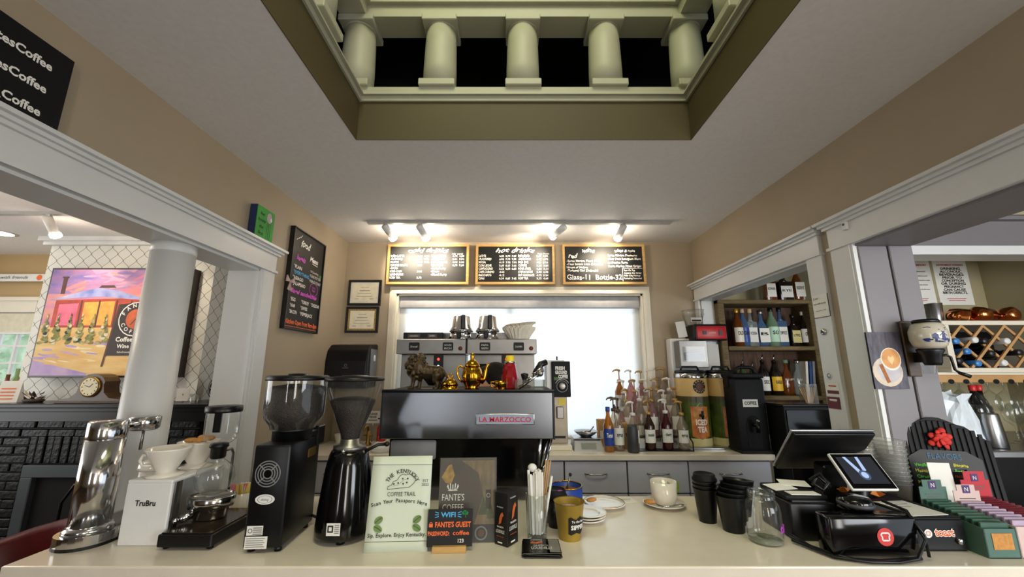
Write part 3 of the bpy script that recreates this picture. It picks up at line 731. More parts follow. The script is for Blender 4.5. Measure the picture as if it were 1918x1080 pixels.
for i, (u, v, lb) in enumerate(((1553, 703, 'small round blue and white sticker on the doorway casing'), (1560, 728, 'white and maroon sticker on the doorway casing'), (1562, 754, 'dark maroon sticker on the doorway casing, lowest of three'))):
    q = P(u, v, X=XR - .017); m = MB(FR())
    if i == 0: m.lathe([(.016, 0), (.016, .001)], PAPER, seg=18).ring(0, 0, .008, .003, BLUE, .0014)
    else:
        m.box(-.033, .033, -.024, .024, 0, .001, mat('maroon_print', '5F1F2A', .6) if i == 2 else PAPER)
        m.rect(-.03, -.02, .03, -.006, MATS.get('maroon_print') or mat('maroon_print', '5F1F2A', .6), .0014) if i == 1 else m.text('*****', 0, .0, .012, CHWHITE, z=.0014)
        m.line([(-.02, .012), (.02, .012)], .005, REDINK if i == 1 else CHWHITE, .0016)
    one('sticker', m, lb, 'sticker', (XR - .0165, q.y, q.z), -PI / 2)
# ------------------------------------------------------------------ track lighting
def spot_head(root, x, tgt, power, spot=True):
    # local frame of the track: head hangs below the rail
    piv = Vector((x, 0, -.045)); d = (Vector(tgt) - (Vector(root.location) + piv)).normalized()
    h = part('spot_head', MB().cyl((x, 0, -.012), (x, 0, -.04), .006, WHITE, seg=8).box(x - .012, x + .012, -.01, .01, -.016, -.006, WHITE)
             .cyl(piv - d * .02, piv + d * .085, .023, WHITE, seg=20), root)
    part('bulb', MB().tube([piv + d * .084, piv + d * .092, piv + d * .108, piv + d * .114], [.022, .027, .027, .018], LAMP, seg=18), h)
    if spot:
        ld = bpy.data.lights.new('spot_light', 'SPOT'); ld.energy = power; ld.color = (1, .86, .66); ld.spot_size = 1.5; ld.spot_blend = .6; ld.shadow_soft_size = .02
        lo = bpy.data.objects.new('spot_light', ld); C.objects.link(lo); lo.parent = root; lo.location = piv + d * .118
        lo.rotation_euler = d.to_track_quat('-Z', 'Y').to_euler()
        ld = bpy.data.lights.new('bulb_light', 'POINT'); ld.energy = power * .06; ld.color = (1, .88, .70); ld.shadow_soft_size = .025
        lo = bpy.data.objects.new('bulb_light', ld); C.objects.link(lo); lo.parent = root; lo.location = piv + d * .145
LAMP = emit('lamp_glow', 'FFEFD8', 16)
tl = P(688, 414, Z=ZC); tr_ = P(1255, 416, Z=ZC); ty = (tl.y + tr_.y) / 2; tx = (tl.x + tr_.x) / 2
r = T('track_light', 'white ceiling track with four lit spot heads above the menu boards', 'track light', (tx, ty, ZC))
part('rail', MB().box(tl.x - tx, tr_.x - tx, -.017, .017, -.014, 0, mat('track_grey', 'A8A8A6', .4)), r)
for u, tu in ((727, 775), (790, 830), (1052, 960), (1163, 1130)):
    spot_head(r, P(u, 418, Z=ZC).x - tx, P(tu, 500, Y=YB), 15)
# lounge track
a = P(170, 398, Z=ZL); r = T('track_light', 'white ceiling track with two spot heads in the lounge', 'track light', (-2.5, a.y, ZL))
part('rail', MB().box(-1.2, 1.0, -.017, .017, -.014, 0, MATS['track_grey']), r)
spot_head(r, P(92, 405, Y=a.y).x + 2.5, P(180, 600, Y=YBR), 4.5); spot_head(r, P(250, 420, Y=a.y).x + 2.5, P(330, 600, Y=YBR), 4.5)
a = P(2, 436, Z=ZL)
r = T('recessed_light', 'flat round recessed light glowing in the lounge ceiling', 'ceiling light', (a.x, a.y, ZL))
part('trim_ring', MB().lathe([(.075, -.004), (.075, 0), (.06, 0)], WHITE), r); part('diffuser', MB().lathe([(.06, -.005), (.06, -.002)], LAMP), r)

# ------------------------------------------------------------------ lounge fireplace wall
YF = 2.56                                   # brick face
fx0, fx1 = -3.42, P(372, 800, Y=YF).x
mz = P(200, 757, Y=2.46).z
r = T('fireplace', 'black-painted brick fireplace with glossy mantel in the lounge', 'fireplace')
part('backing', MB().box(fx0, fx1, YF + .012, YBR + .02, 0, mz - .03, mat('mortar_black', '0C0E0F', .6, var=.2)), r)
sh0, sh1 = P(0, 757, Y=2.46).x - .25, P(411, 757, Y=2.46).x
part('mantel_shelf', MB().box(sh0, sh1, 2.44, YBR, mz - .02, mz + .005, MANTEL, .004).box(sh0 + .02, sh1 - .02, 2.47, YBR, mz - .045, mz - .02, MANTEL, .003).box(sh0 + .03, sh1 - .03, 2.49, YBR, mz - .1, mz - .045, MANTEL), r)
part('side_shelf', MB().box(br_, sh1, YBR, YW, mz - .02, mz + .004, MANTEL).box(br_ + .02, sh1 - .02, YBR + .0, YW, 0, mz - .02, MATS['mortar_black']), r)
zf = P(60, 869, Y=YF).z; gx0, gx1 = P(53, 869, Y=YF).x, P(260, 869, Y=YF).x
bw, bh, gap = .165, .05, .008
bm_full = MB().box(-bw / 2 + gap / 2, bw / 2 - gap / 2, -.014, .014, -bh / 2 + gap / 2, bh / 2 - gap / 2, BRICK, .004).mesh('brick')
bm_half = MB().box(-bh / 2 + gap / 2, bh / 2 - gap / 2, -.014, .014, -bw / 2 + gap / 2, bw / 2 - gap / 2, BRICK, .004).mesh('brick_soldier')
ztop = mz - .1; nrow = 18; rb = random.Random(5)
brick_cache = {bw: bm_full}
def lay(x0, x1, z, odd):          # one course of running bond laid from x1 leftwards, cut bricks at the ends
    x = x1; first = True
    while x - x0 > .03:
        wd_ = min(bw * (.5 if odd and first else 1), x - x0); first = False; wd_ = round(wd_, 3)
        if wd_ not in brick_cache: brick_cache[wd_] = MB().box(-wd_ / 2 + gap / 2, wd_ / 2 - gap / 2, -.014, .014, -bh / 2 + gap / 2, bh / 2 - gap / 2, BRICK, .004).mesh('brick')
        part('brick', brick_cache[wd_], r, loc=(x - wd_ / 2, YF + rb.uniform(-.004, .004), z)); x -= wd_
for i in range(nrow):
    z = ztop - bh * (i + .5)
    if z > zf + .17: lay(-3.38, fx1, z, i % 2)
    else:
        lay(-3.38, gx0 - .012, z, i % 2); lay(gx1 + .012, fx1, z, i % 2)
x = gx0 + .015
while x < gx1:
    part('brick', bm_half, r, loc=(x, YF + rb.uniform(-.004, .004), zf + .085)); x += bh
m = MB().box(gx0, gx1, YF - .03, YF + .02, zf - .07, zf, SLATE, .004).box(gx0, gx0 + .07, YF - .03, YF + .02, 0, zf - .07, SLATE, .004).box(gx1 - .07, gx1, YF - .03, YF + .02, 0, zf - .07, SLATE, .004)
part('firebox_surround', m, r)
part('firebox', MB().box(gx0 + .07, gx1 - .07, YF + .0, YF + .01, 0, zf - .07, mat('firebox_black', '050505', .95)), r)  # flat black sheet fills the firebox opening
part('fire_screen', MB().tube([(gx0 + .30, YF - .05, .1), (gx0 + .30, YF - .05, zf - .2), (gx0 + .36, YF - .05, zf - .1), (gx1 - .1, YF - .05, zf - .09)], .008, BLACK), r)
# cafe painting
pw0, pw1 = P(103, 505, Y=2.62).x, P(357, 505, Y=2.62).x; pz1, pz0 = P(200, 505, Y=2.62).z, P(200, 703, Y=2.62).z
w, h = pw1 - pw0, pz1 - pz0
r = T('painting', 'large framed painting of a snowy cafe at sunset above the mantel', 'painting', ((pw0 + pw1) / 2, YBR, pz0))
part('frame', MB().box(-w / 2 - .012, w / 2 + .012, -.085, 0, -.012, h + .012, mat('painting_frame', '2A1B14', .4), .002), r)
SKY = mat('paint_sky', 'C98AA8', .6, scale=6, hex2='7F6FB4', stretch=(1, 1, 3)); SUNS = mat('paint_sunset', 'E7A06A', .6, scale=5, hex2='C77FB0', stretch=(1, 1, 3))
SNOW = mat('paint_snow', 'E4C684', .6, scale=6, hex2='D9A85C', stretch=(1, 1, 4)); SHSN = mat('paint_shadow', '9A84C0', .6, scale=8, hex2='C7A9C6')
PRED = mat('paint_red', 'B5412A', .6, var=.3, scale=12); PGLOW = mat('paint_glow', 'F2C24E', .6, scale=16, hex2='EE8A3C'); PPINK = mat('paint_pink', 'E56A86', .6, var=.25, scale=14)
PROOF = mat('paint_roof', 'C9C4E4', .6, scale=10, hex2='6F7FC4'); PBRN = mat('paint_brown', '54301F', .6, var=.2); PTREE = mat('paint_tree', '2E4A2E', .7, scale=26, hex2='C9BE7A')
a = MB(FR(0, -.086, 0))
def F(x, y): return (-w / 2 + x * w, y * h)
a.rect(*F(0, .72), *F(1, 1), SKY, .0002); a.rect(*F(0, .45), *F(1, .76), SUNS, .0004); a.rect(*F(0, 0), *F(1, .46), SNOW, .0006)
a.poly([F(.28, 1), F(.62, 1), F(.5, .86), F(.36, .9)], mat('paint_cloud', '8A7FC0', .6, scale=8, hex2='D9A0B4'), .0005)
a.poly([F(.5, .8), F(.95, .9), F(1, .84), F(.6, .74)], mat('paint_coral', 'E08878', .6, scale=8, hex2='D57AA8'), .0006)
a.poly([F(0, .02), F(0, .14), F(.4, .02), F(.4, 0), F(0, 0)], SHSN, .0008); a.poly([F(.3, .3), F(.8, .32), F(.9, .22), F(.5, .27)], SHSN, .0008)
a.poly([F(.07, .44), F(.07, .7), F(.62, .72), F(.78, .66), F(.78, .44)], PRED, .001)
a.poly([F(.1, .46), F(.1, .66), F(.24, .67), F(.24, .46)], PPINK, .0012); a.poly([F(.28, .46), F(.28, .68), F(.5, .69), F(.5, .46)], PGLOW, .0012); a.poly([F(.53, .5), F(.53, .66), F(.6, .66), F(.6, .5)], PROOF, .0012)
for q in (.26, .39, .515, .62): a.rect(*F(q - .006, .44), *F(q + .006, .7), PBRN, .0014)
a.poly([F(.02, .7), F(.2, .77), F(.36, .82), F(.52, .79), F(.74, .7), F(.6, .71), F(.4, .735), F(.2, .72)], PROOF, .0016)
a.poly([F(.36, .82), F(.38, .845), F(.47, .845), F(.49, .82)], PBRN, .0017); a.rect(*F(.09, .76), *F(.12, .92), PBRN, .0014); a.rect(*F(.08, .915), *F(.13, .93), PBRN, .0016)
rt = random.Random(2); PTREE2 = mat('paint_tree_olive', '7A7A3A', .7, var=.3); PTREE3 = mat('paint_tree_dark', '1E3330', .7, var=.3); PSNW = mat('paint_tree_snow', 'D9D2B4', .7)
for k in range(46):
    a.disc(*F(rt.uniform(.1, .95), rt.uniform(.76, .98)), w * rt.uniform(.03, .09), (SKY, SUNS, MATS['paint_cloud'], MATS['paint_coral'])[rt.randrange(4)], .00062 + k * .000004, ry=h * rt.uniform(.008, .02), seg=12, rot=rt.uniform(-.3, .5))
for k in range(30):
    a.disc(*F(rt.uniform(.05, .5), rt.uniform(.03, .3)), w * rt.uniform(.03, .08), (SNOW, SHSN, SNOW, mat('paint_snow_light', 'EAD8A8', .6, var=.1))[k % 4], .00082 + k * .000004, ry=h * rt.uniform(.006, .014), seg=12, rot=rt.uniform(-.25, .05))
for tx_, tw in ((.04, .05), (.12, .06), (.21, .06), (.29, .055), (.375, .07), (.46, .065)):
    for k in range(26):
        q = k / 26; a.disc(*F(tx_ + rt.uniform(-.032, .032) * (1 - q), .30 + .27 * q), w * .02 * (1.15 - q), (PTREE, PTREE2, PTREE3, PSNW)[rt.choice((0, 0, 0, 1, 1, 2, 3))], .002 + k * .00005, ry=h * .016, seg=7, rot=rt.uniform(-.5, .5))
SB = mat('paint_signboard', '2E211C', .6)
a.poly([F(.50, .18), F(.54, .66), F(1.0, .72), F(1, .18)], SB, .0034); a.line([F(.495, .08), F(.54, .66)], .012, PBRN, .0036)
sc = F(.675, .52); a.disc(*sc, .115, CHWHITE, .0038); a.disc(*sc, .108, SB, .004); a.disc(*sc, .066, mat('paint_bean', 'C05A28', .6, var=.3, scale=20), .0042)
a.line([(sc[0] - .03, sc[1] - .04), (sc[0] + .0, sc[1]), (sc[0] + .03, sc[1] + .045)], .006, SB, .0044)
a.arctext('FANTES', *sc, .08, .025, CHWHITE, PI * .95, PI * .05, .0044); a.arctext('COFFEE', *sc, .097, .025, CHWHITE, PI * 1.08, PI * 1.92, .0044, True)
a.text('Coffee', *F(.62, .31), .03, CHWHITE, z=.0044, bold=.03); a.text('Wine', *F(.62, .25), .026, CHWHITE, z=.0044, bold=.03); a.text('bakehouse', *F(.63, .205), .014, CHWHITE, z=.0044)
part('painted_scene', a, r)
# mantel things
MZ = mz + .005
c = P(185, 752, Y=2.56); BRASS = mat('clock_brass', '9A7B3C', .3, .8)
r = T('mantel_clock', 'wooden tambour mantel clock with a cream dial', 'clock', (c.x, 2.545, MZ))
W_ = .19
sil = [(-W_, 0), (-W_, .02), (-.12, .03), (-.085, .06), (-.075, .105)] + [(.085 * math.cos(t), .105 + .07 * math.sin(t)) for t in [PI - .4 * k for k in range(1, 8)]] + [(.075, .105), (.085, .06), (.12, .03), (W_, .02), (W_, 0)]
part('case', MB(FR(0, .05, 0)).prism(sil, .10, WOODD), r)
part('base', MB().box(-W_ - .01, W_ + .01, -.06, .06, 0, .012, WOODD, .003), r)
part('bezel', MB(FR(0, -.05, 0)).lathe([(.062, 0), (.062, .008), (.052, .01)], BRASS, c=(0, .095, 0)), r)
d = part('dial', MB(FR(0, -.06, 0)).disc(0, .095, .052, mat('dial_cream', 'D8CDAA', .4), .0008), r)
m = MB(FR(0, -.06, 0))
for k in range(12): q = k * PI / 6; m.line([(.040 * math.cos(q), .095 + .040 * math.sin(q)), (.048 * math.cos(q), .095 + .048 * math.sin(q))], .005, INK, .0014)
m.line([(0, .095), (.02, .115)], .004, INK, .0016).line([(0, .095), (-.03, .105)], .003, INK, .0018)
part('clock_hands', m, d)
c = P(15, 752, Y=2.55)
m = MB().add([(-.06, -.03, 0), (.06, -.03, 0), (.05, 0, .13), (-.05, 0, .13), (-.06, .03, 0), (.06, .03, 0)], [(0, 1, 2, 3), (3, 2, 5, 4), (0, 3, 4), (1, 5, 2), (0, 4, 5, 1)], PAPER)
for k in range(4): m.add([(-.035, -.0265 + .0046 * k * .9 - .002, .02 + .02 * k), (.035, -.0265 + .0046 * k * .9 - .002, .02 + .02 * k), (.035, -.0265 + .0046 * k * .9 - .001, .026 + .02 * k), (-.035, -.0265 + .0046 * k * .9 - .001, .026 + .02 * k)], [(0, 1, 2, 3)], CHORANGE)
one('tent_card', m, 'white folded tent card at the far end of the mantel', 'card', (c.x, 2.55, MZ), .3)
c = P(62, 752, Y=2.55); m = MB(); rl = random.Random(8)
for k in range(34):
    t = rl.uniform(0, 2 * PI); q = rl.uniform(.03, .06); z = rl.uniform(.006, .05)
    m.add([(-.02, 0, 0), (0, -.009, .003), (.025, 0, .008), (0, .009, .003)], [(0, 1, 2, 3)], mat('dried_leaf', '3A2A20', .7, var=.4) if k % 4 else mat('dried_cream', 'C9B79A', .7), False, TR(q * math.cos(t), q * .6 * math.sin(t), z) @ RZ(t) @ RY(rl.uniform(-.9, .2)))
m.lathe([(.05, 0), (.062, .015), (.05, .02)], MATS['dried_leaf'], sy=.6)
one('dried_wreath', m, 'small dark bunch of dried leaves lying on the mantel', 'dried leaves', (c.x, 2.55, MZ))
c = P(340, 752, Y=2.56)
one('easel_card', MB().box(-.03, .03, -.004, .0, 0.005, .085, WHITE, .001, M=RX(-.2)).tube([(0, 0, .05), (0, .04, 0)], .003, PINE), 'small white card on an easel behind the column', 'card', (c.x, 2.56, MZ), .5)
c = P(363, 752, Y=2.55)
one('glass_votive', MB().shell([(.022, .002), (.026, .05), (.024, .05), (.02, .006)], CLEAR, seg=16), 'little clear glass on the mantel end', 'glass', (c.x, 2.55, MZ))
c = P(403, 730, Y=2.74)
r = T('round_clock', 'round black alarm clock at the right end of the mantel', 'clock', (c.x, 2.74, mz + .004), -.5)
R_ = .07
part('case', MB(FR(0, .02, R_ + .005)).lathe([(R_ * .9, -.0), (R_, .01), (R_, .03), (R_ * .9, .035)], BLACK, seg=28), r)
part('dial', MB(FR(0, -.0155, R_ + .005)).disc(0, 0, R_ * .86, BLACKG).ring(0, 0, R_ * .7, .004, WHITE, .001), r)
m = MB(FR(0, -.0165, R_ + .005))
m.line([(0, 0), (.02, .03)], .004, WHITE, .001); m.line([(0, 0), (-.035, .005)], .003, WHITE, .001); m.text('Coffee', 0, -.025, .012, WHITE)
part('clock_hands', m, r)
part('foot', MB().box(-.03, .03, -.01, .02, 0, .012, BLACK, .003), r)
# sign on the lounge window
c = P(0, 520, Y=YW - .04)
r = T('wooden_sign', 'pale wooden script sign above the lounge window', 'sign', (P(18, 520, Y=YW - .04).x, YW - .036, P(18, 527, Y=YW - .04).z))
part('plank', MB().box(-.30, .30, -.015, 0, 0, .06, PAPER, .002), r)
part('lettering', MB(FR(0, -.0155, 0)).text('life is best with friends', -.05, .02, .026, INKG, shear=.3, w=.42).disc(.25, .03, .022, CHORANGE), r)
# console with bottles under the lounge window
c = P(20, 745, Y=2.85)
r = T('console_table', 'dark narrow console table below the lounge window', 'table', (-3.7, 2.92, 0))
part('top', MB().box(-.4, .36, -.14, .14, c.z - .03, c.z, WOODD, .003), r)
for x_ in (-.37, .33):
    for y_ in (-.11, .11): part('leg', MB().box(x_ - .02, x_ + .02, y_ - .02, y_ + .02, 0, c.z - .03, WOODD), r)
AMBER = glass('amber_glass', '8A4A1A', .5)
for k, (u, hh, mt, lb) in enumerate(((6, .16, AMBER, 'amber bottle on the lounge console nearest the picture edge'), (22, .20, glass('pale_green_glass', 'B7C79A', .3), 'pale green bottle on the lounge console'), (36, .19, mat('orange_bottle', 'C8622A', .4), 'orange bottle on the lounge console beside the wallpaper'))):
    c2 = P(u, 740, Y=2.85)
    one('bottle', MB().lathe([(.026, 0), (.028, .01), (.028, hh * .55), (.011, hh * .75), (.011, hh)], mt, seg=14), lb, 'bottle', (c2.x - .06, 2.9, c.z))
# maroon leather chairs in the lounge
def chair(loc, rz, label):
    r = T('lounge_chair', label, 'chair', loc, rz, group='maroon lounge chairs')
    vs, fs = [], []; n = 14
    for j, (z, ro) in enumerate(((.40, .27), (.55, .30), (.70, .32), (.80, .325), (.83, .315), (.83, .29), (.80, .275), (.60, .26), (.44, .24))):
        for k in range(n + 1):
            t = math.radians(-20 + 220 * k / n); dz = 0 if z < .6 else -(z - .5) * .35 * (abs(k - n / 2) / (n / 2)) ** 2
            vs.append((ro * math.cos(t), ro * math.sin(t), z + dz))
    for j in range(8):
        for k in range(n): fs.append((j * (n + 1) + k, j * (n + 1) + k + 1, (j + 1) * (n + 1) + k + 1, (j + 1) * (n + 1) + k))
    part('shell_back', MB().add(vs, fs, LEATHER, True), r)
    part('seat', MB().lathe([(.0, .36), (.25, .36), (.27, .40), (.26, .46), (.2, .48), (0, .485)], LEATHER, seg=24), r)
    for k in range(4):
        t = PI / 4 + k * PI / 2; part('leg', MB().cyl((.15 * math.cos(t), .15 * math.sin(t), .38), (.24 * math.cos(t), .24 * math.sin(t), 0), .016, WOODD, .01, seg=8), r)
    return r
chair((-1.86, 1.55, .13), -.9, 'maroon leather tub chair beside the chrome brewer')
chair((-1.86, 2.28, .10), 2.6, 'maroon leather tub chair behind the white column')
# ------------------------------------------------------------------ things on the front counter, from the left
# chrome single-cup brewer: tower seen from behind, head pointing to the staff side
r = T('coffee_brewer', 'tall polished chrome single-cup brewer tower at the counter end', 'coffee brewer', (-1.205, 1.24, ZK))
oval = []
for k in range(28):
    t = 2 * PI * k / 28; oval.append((.068 * math.cos(t), (.068 * math.sin(t)) + (.17 if math.sin(t) > 0 else 0)))
m = MB().prism([(x * 1.02, y * 1.01) for x, y in oval], .008, BLACK).prism(oval, .024, CHROME, z0=.008)
part('base', m, r); part('drip_tray', MB().prism([(x * .7, y * .72 + .06) for x, y in oval], .004, STEELD, z0=.032), r)
part('foot_ring', MB().lathe([(.056, .032), (.053, .042), (.046, .05)], CHROME, seg=32), r)
part('tower', MB().lathe([(.046, .045), (.046, .278)], CHROME, seg=40), r)
part('tower_cap', MB().lathe([(.0455, .279), (.046, .281), (.046, .326), (.042, .330), (0, .331)], CHROME, seg=40), r)
a = part('arm', MB().box(-.022, .022, .03, .1, .294, .318, CHROME, .006, 2), r)
part('brew_head', MB().lathe([(.034, .286), (.040, .292), (.042, .325), (.038, .329), (0, .33)], CHROME, c=(0, .12, 0), seg=28), r)
part('nozzle', MB().cyl((0, .12, .225), (0, .12, .288), .0045, STEELD, seg=10), r)
# threaded jar, white canister
r = T('glass_jar', 'clear threaded glass jar standing behind the chrome brewer', 'jar', (-1.197, 1.45, ZK))
part('body', MB().shell([(.038, .003), (.042, .02), (.042, .11), (.030, .145)], CLEAR, seg=24), r)
m = MB().shell([(.030, .145), (.030, .185)], CLEAR, seg=24)
for k in range(3): m.tube([(.0305 * math.cos(t * PI / 10), .0305 * math.sin(t * PI / 10), .155 + .01 * k) for t in range(20)], .002, CLEAR, closed=True, seg=6)
part('threaded_neck', m, r)
part('filter_paper', MB().lathe([(.02, .03), (.037, .1), (.033, .12)], PAPER, seg=20), r)
r = T('ceramic_canister', 'white ceramic canister with a domed lid behind the white brew stand', 'canister', (-1.148, 1.37, ZK))
part('body', MB().lathe([(.038, 0), (.044, .008), (.044, .165)], CERAM, seg=24), r)
part('lid', MB().lathe([(.048, .166), (.05, .172), (.046, .188), (.03, .196), (0, .198)], CERAM, seg=24), r)
r = T('steel_pitcher', 'small steel pitcher between chrome brewer and white stand', 'pitcher', (-1.125, 1.285, ZK))
part('body', MB().lathe([(.024, 0), (.026, .004), (.022, .05), (.02, .07)], CHROME, seg=18), r); part('handle', MB().tube([(.02, 0, .06), (.04, 0, .055), (.042, 0, .03), (.025, 0, .012)], .003, CHROME), r)
# white brew stand
r = T('brew_stand', 'white open-sided pour over stand with short black lettering', 'pour over stand', (-1.03, 1.215, ZK))
part('front_panel', MB().box(-.066, .062, 0, .012, 0, .162, WHITE, .003), r)
part('top_panel', MB().box(-.066, .062, .0, .21, .160, .170, WHITE, .003), r)
part('back_panel', MB().box(-.066, .062, .198, .21, 0, .16, WHITE, .002), r)
part('side_panel', MB().box(-.066, -.056, .012, .198, 0, .16, WHITE), r)
part('support_post', MB().box(.052, .060, .03, .042, 0, .16, STEELD), r)
part('drip_plate', MB().box(-.05, .06, .02, .19, 0, .012, STEELD, .002), r)
part('lettering', MB(FR(-.004, -.0005, 0)).text('TruBru', 0, .103, .015, INK, bold=.03, w=.058), r)
r0 = T('pour_over_dripper', 'empty white ceramic pour over dripper on the brew stand front', 'dripper', (-1.035, 1.268, ZK + .17), .3, group='white drippers on the brew stand')
part('cone', MB().shell([(.024, .012), (.056, .078), (.058, .079), (.057, .074), (.026, .016)], CERAM, seg=28).lathe([(0, .016), (.024, .016)], CERAM), r0)
part('saucer_foot', MB().lathe([(.046, 0), (.049, .004), (.03, .007), (.024, .012)], CERAM, seg=28), r0)
part('handle', MB().tube([(-.03, 0, .03), (-.06, 0, .03), (-.068, 0, .045), (-.062, 0, .06), (-.046, 0, .06)], .005, CERAM), r0)
dup(r0, (-1.028, 1.375, ZK + .17), .9, 'white ceramic dripper heaped with golden biscuits')
for k, (x_, y_, z_, t) in enumerate(((-.018, -.01, .083, .2), (.014, -.012, .084, .9), (.0, .014, .088, -.5), (.025, .012, .086, 1.7))):
    one('biscuit', MB().ball((0, 0, 0), (.022, .013, .008), COOKIE, seg=12, rings=7), 'golden biscuit piled in the rear white dripper', 'biscuit', (-1.028 + x_, 1.375 + y_, ZK + .17 + z_), t, group='biscuits in the dripper')
# siphon brewer on its black heater
r = T('siphon_heater', 'flat black siphon heater base with a bronze tinted top', 'heater', (-.888, 1.185, ZK))
part('housing', MB().box(-.074, .074, 0, .21, .008, .04, BLACK, .003), r)
part('top_plate', MB().box(-.068, .068, .006, .205, .04, .043, mat('bronze_glass', '3A3026', .12, .3, var=.4, scale=16), .001), r)
for x_ in (-.06, .06):
    for y_ in (.02, .19): part('foot', MB().lathe([(.008, 0), (.008, .009)], BLACK, c=(x_, y_, 0), seg=10), r)
part('power_cord', MB().tube([(.074, .17, .025), (.10, .19, .02), (.115, .2, .03), (.13, .24, .012), (.16, .26, .006)], .004, BLACK), r)
r = T('coffee_siphon', 'glass vacuum coffee siphon with round lower bulb on a chrome pan', 'siphon', (-.908, 1.30, ZK + .043))
part('burner_pan', MB().lathe([(.04, 0), (.046, .006), (.05, .03), (.062, .034), (.066, .062), (.06, .066), (.056, .058), (0, .055)], CHROME, seg=32, sy=.8), r)
part('pan_spout', MB().cyl((-.05, -.05, .012), (-.035, -.02, .02), .01, CHROME, .012, seg=10).ball((-.056, -.058, .012), .009, CHROME), r)
part('lower_bulb', MB().shell([(.01, .068), (.03, .072), (.046, .088), (.052, .112), (.047, .138), (.03, .156), (.017, .166), (.016, .18)], CLEAR, seg=28), r)
part('collar', MB().lathe([(.017, .168), (.021, .172), (.021, .198), (.026, .202), (.024, .212), (.012, .214)], BLACK, seg=20), r)
part('upper_chamber', MB().shell([(.012, .208), (.03, .213), (.042, .222), (.0455, .24), (.0465, .312)], CLEAR, seg=28), r)
part('lid', MB().lathe([(.049, .305), (.05, .308), (.05, .322), (.046, .324), (0, .325)], BLACK, seg=28), r)
part('support_arm', MB().tube([(.0, .02, .185), (.0, .06, .185), (.0, .07, .17), (.0, .072, .0)], .004, STEELD), r)
part('chamber_band', MB().box(.006, .03, -.049, -.046, .25, .306, BLACK, .001), r)
r = T('sugar_cup', 'white cup stuffed with pink and yellow sweetener packets', 'cup', (-.945, 1.50, ZK))
part('bowl', MB().shell([(.026, .0), (.038, .06), (.036, .06), (.025, .004)], CERAM, seg=20).lathe([(0, .002), (.026, .002)], CERAM), r)
rp_ = random.Random(4)
for k in range(9):
    mt = (mat('packet_pink', 'D9808C', .7), mat('packet_yellow', 'D8C65A', .7), PAPER)[k % 3]
    part('sweetener_packet', MB().box(-.016, .016, -.0015, .0015, 0, .055, mt, M=TR(-.022 + .0055 * k, rp_.uniform(-.014, .014), .03) @ RZ(rp_.uniform(-.5, .5)) @ RY(rp_.uniform(-.4, .4))), r)
part('spoon', MB().tube([(.01, 0, .02), (.04, .01, .065), (.05, .012, .07)], .002, CHROME), r)
# big box grinder
r = T('coffee_grinder', 'boxy black coffee grinder with round bean hopper and fan grille', 'coffee grinder', (-.668, 1.17, ZK), .06)
part('body', MB().box(-.05, .05, 0, .20, .012, .272, BLACK, .006, 2), r)
part('upper_housing', MB().box(-.048, .052, .10, .21, .272, .292, BLACK, .004).box(.03, .054, .17, .225, .24, .3, BLACK, .004), r)
for x_ in (-.035, .035):
    for y_ in (.02, .18): part('foot', MB().lathe([(.01, 0), (.009, .012)], BLACK, c=(x_, y_, 0), seg=10), r)
m = MB(FR(-.004, -.0006, .198)); GR = mat('grille_silver', '9A9A98', .4, .6)
for rr_ in (.012, .019, .026, .033): m.ring(0, 0, rr_, .0028, GR, .001, seg=28)
for k in range(4): m.line([(.012 * math.cos(PI / 4 + k * PI / 2), .012 * math.sin(PI / 4 + k * PI / 2)), (.034 * math.cos(PI / 4 + k * PI / 2), .034 * math.sin(PI / 4 + k * PI / 2))], .003, GR, .0013)
m.disc(0, 0, .010, BLACKG, .0008)
part('fan_grille', m, r)
part('badge', MB(FR(-.004, -.0006, .133)).disc(0, 0, .026, WHITE, .0008, ry=.013).ring(0, 0, .019, .0015, INKG, .001, sy=.5).text('ditting', 0, -.003, .006, INK, z=.0012, shear=.3), r)
m = MB(FR(-.012, -.0006, 0)).rect(-.03, .045, .012, .068, PAPER).rect(-.032, .012, .026, .042, PAPER)
for k in range(4): m.line([(-.014, .063 - .005 * k), (.01, .063 - .005 * k)], .002, INKG, .001)
for k in range(5): m.line([(-.029, .037 - .005 * k), (.02 - .004 * (k % 2), .037 - .005 * k)], .0014, INKG, .001)
m.ring(-.021, .056, .005, .0015, INK, .001)
part('rating_labels', m, r)
part('hopper_collar', MB().lathe([(.055, .272), (.055, .298), (.064, .302)], BLACK, c=(0, .11, 0), seg=28), r)
part('hopper', MB().shell([(.062, .302), (.07, .318), (.083, .335), (.086, .352), (.0865, .448)], CLEAR, c=(0, .11, 0), seg=36), r)
part('beans', MB().lathe([(.06, .304), (.068, .319), (.081, .336), (.084, .353), (.084, .418), (.07, .428), (.03, .434), (0, .43)], BEANS, c=(0, .11, 0), seg=36), r, kind='stuff')
part('lid', MB().lathe([(.089, .446), (.09, .45), (.09, .458), (.084, .461), (.03, .461), (.028, .466), (0, .467)], BLACK, c=(0, .11, 0), seg=36), r)
part('power_cord', MB().tube([(.05, .19, .03), (.075, .205, .012), (.085, .2, .006), (.09, .17, .006)], .004, BLACK), r)
part('brass_plate', MB().box(.0498, .0512, .12, .17, .215, .24, BRASS), r)
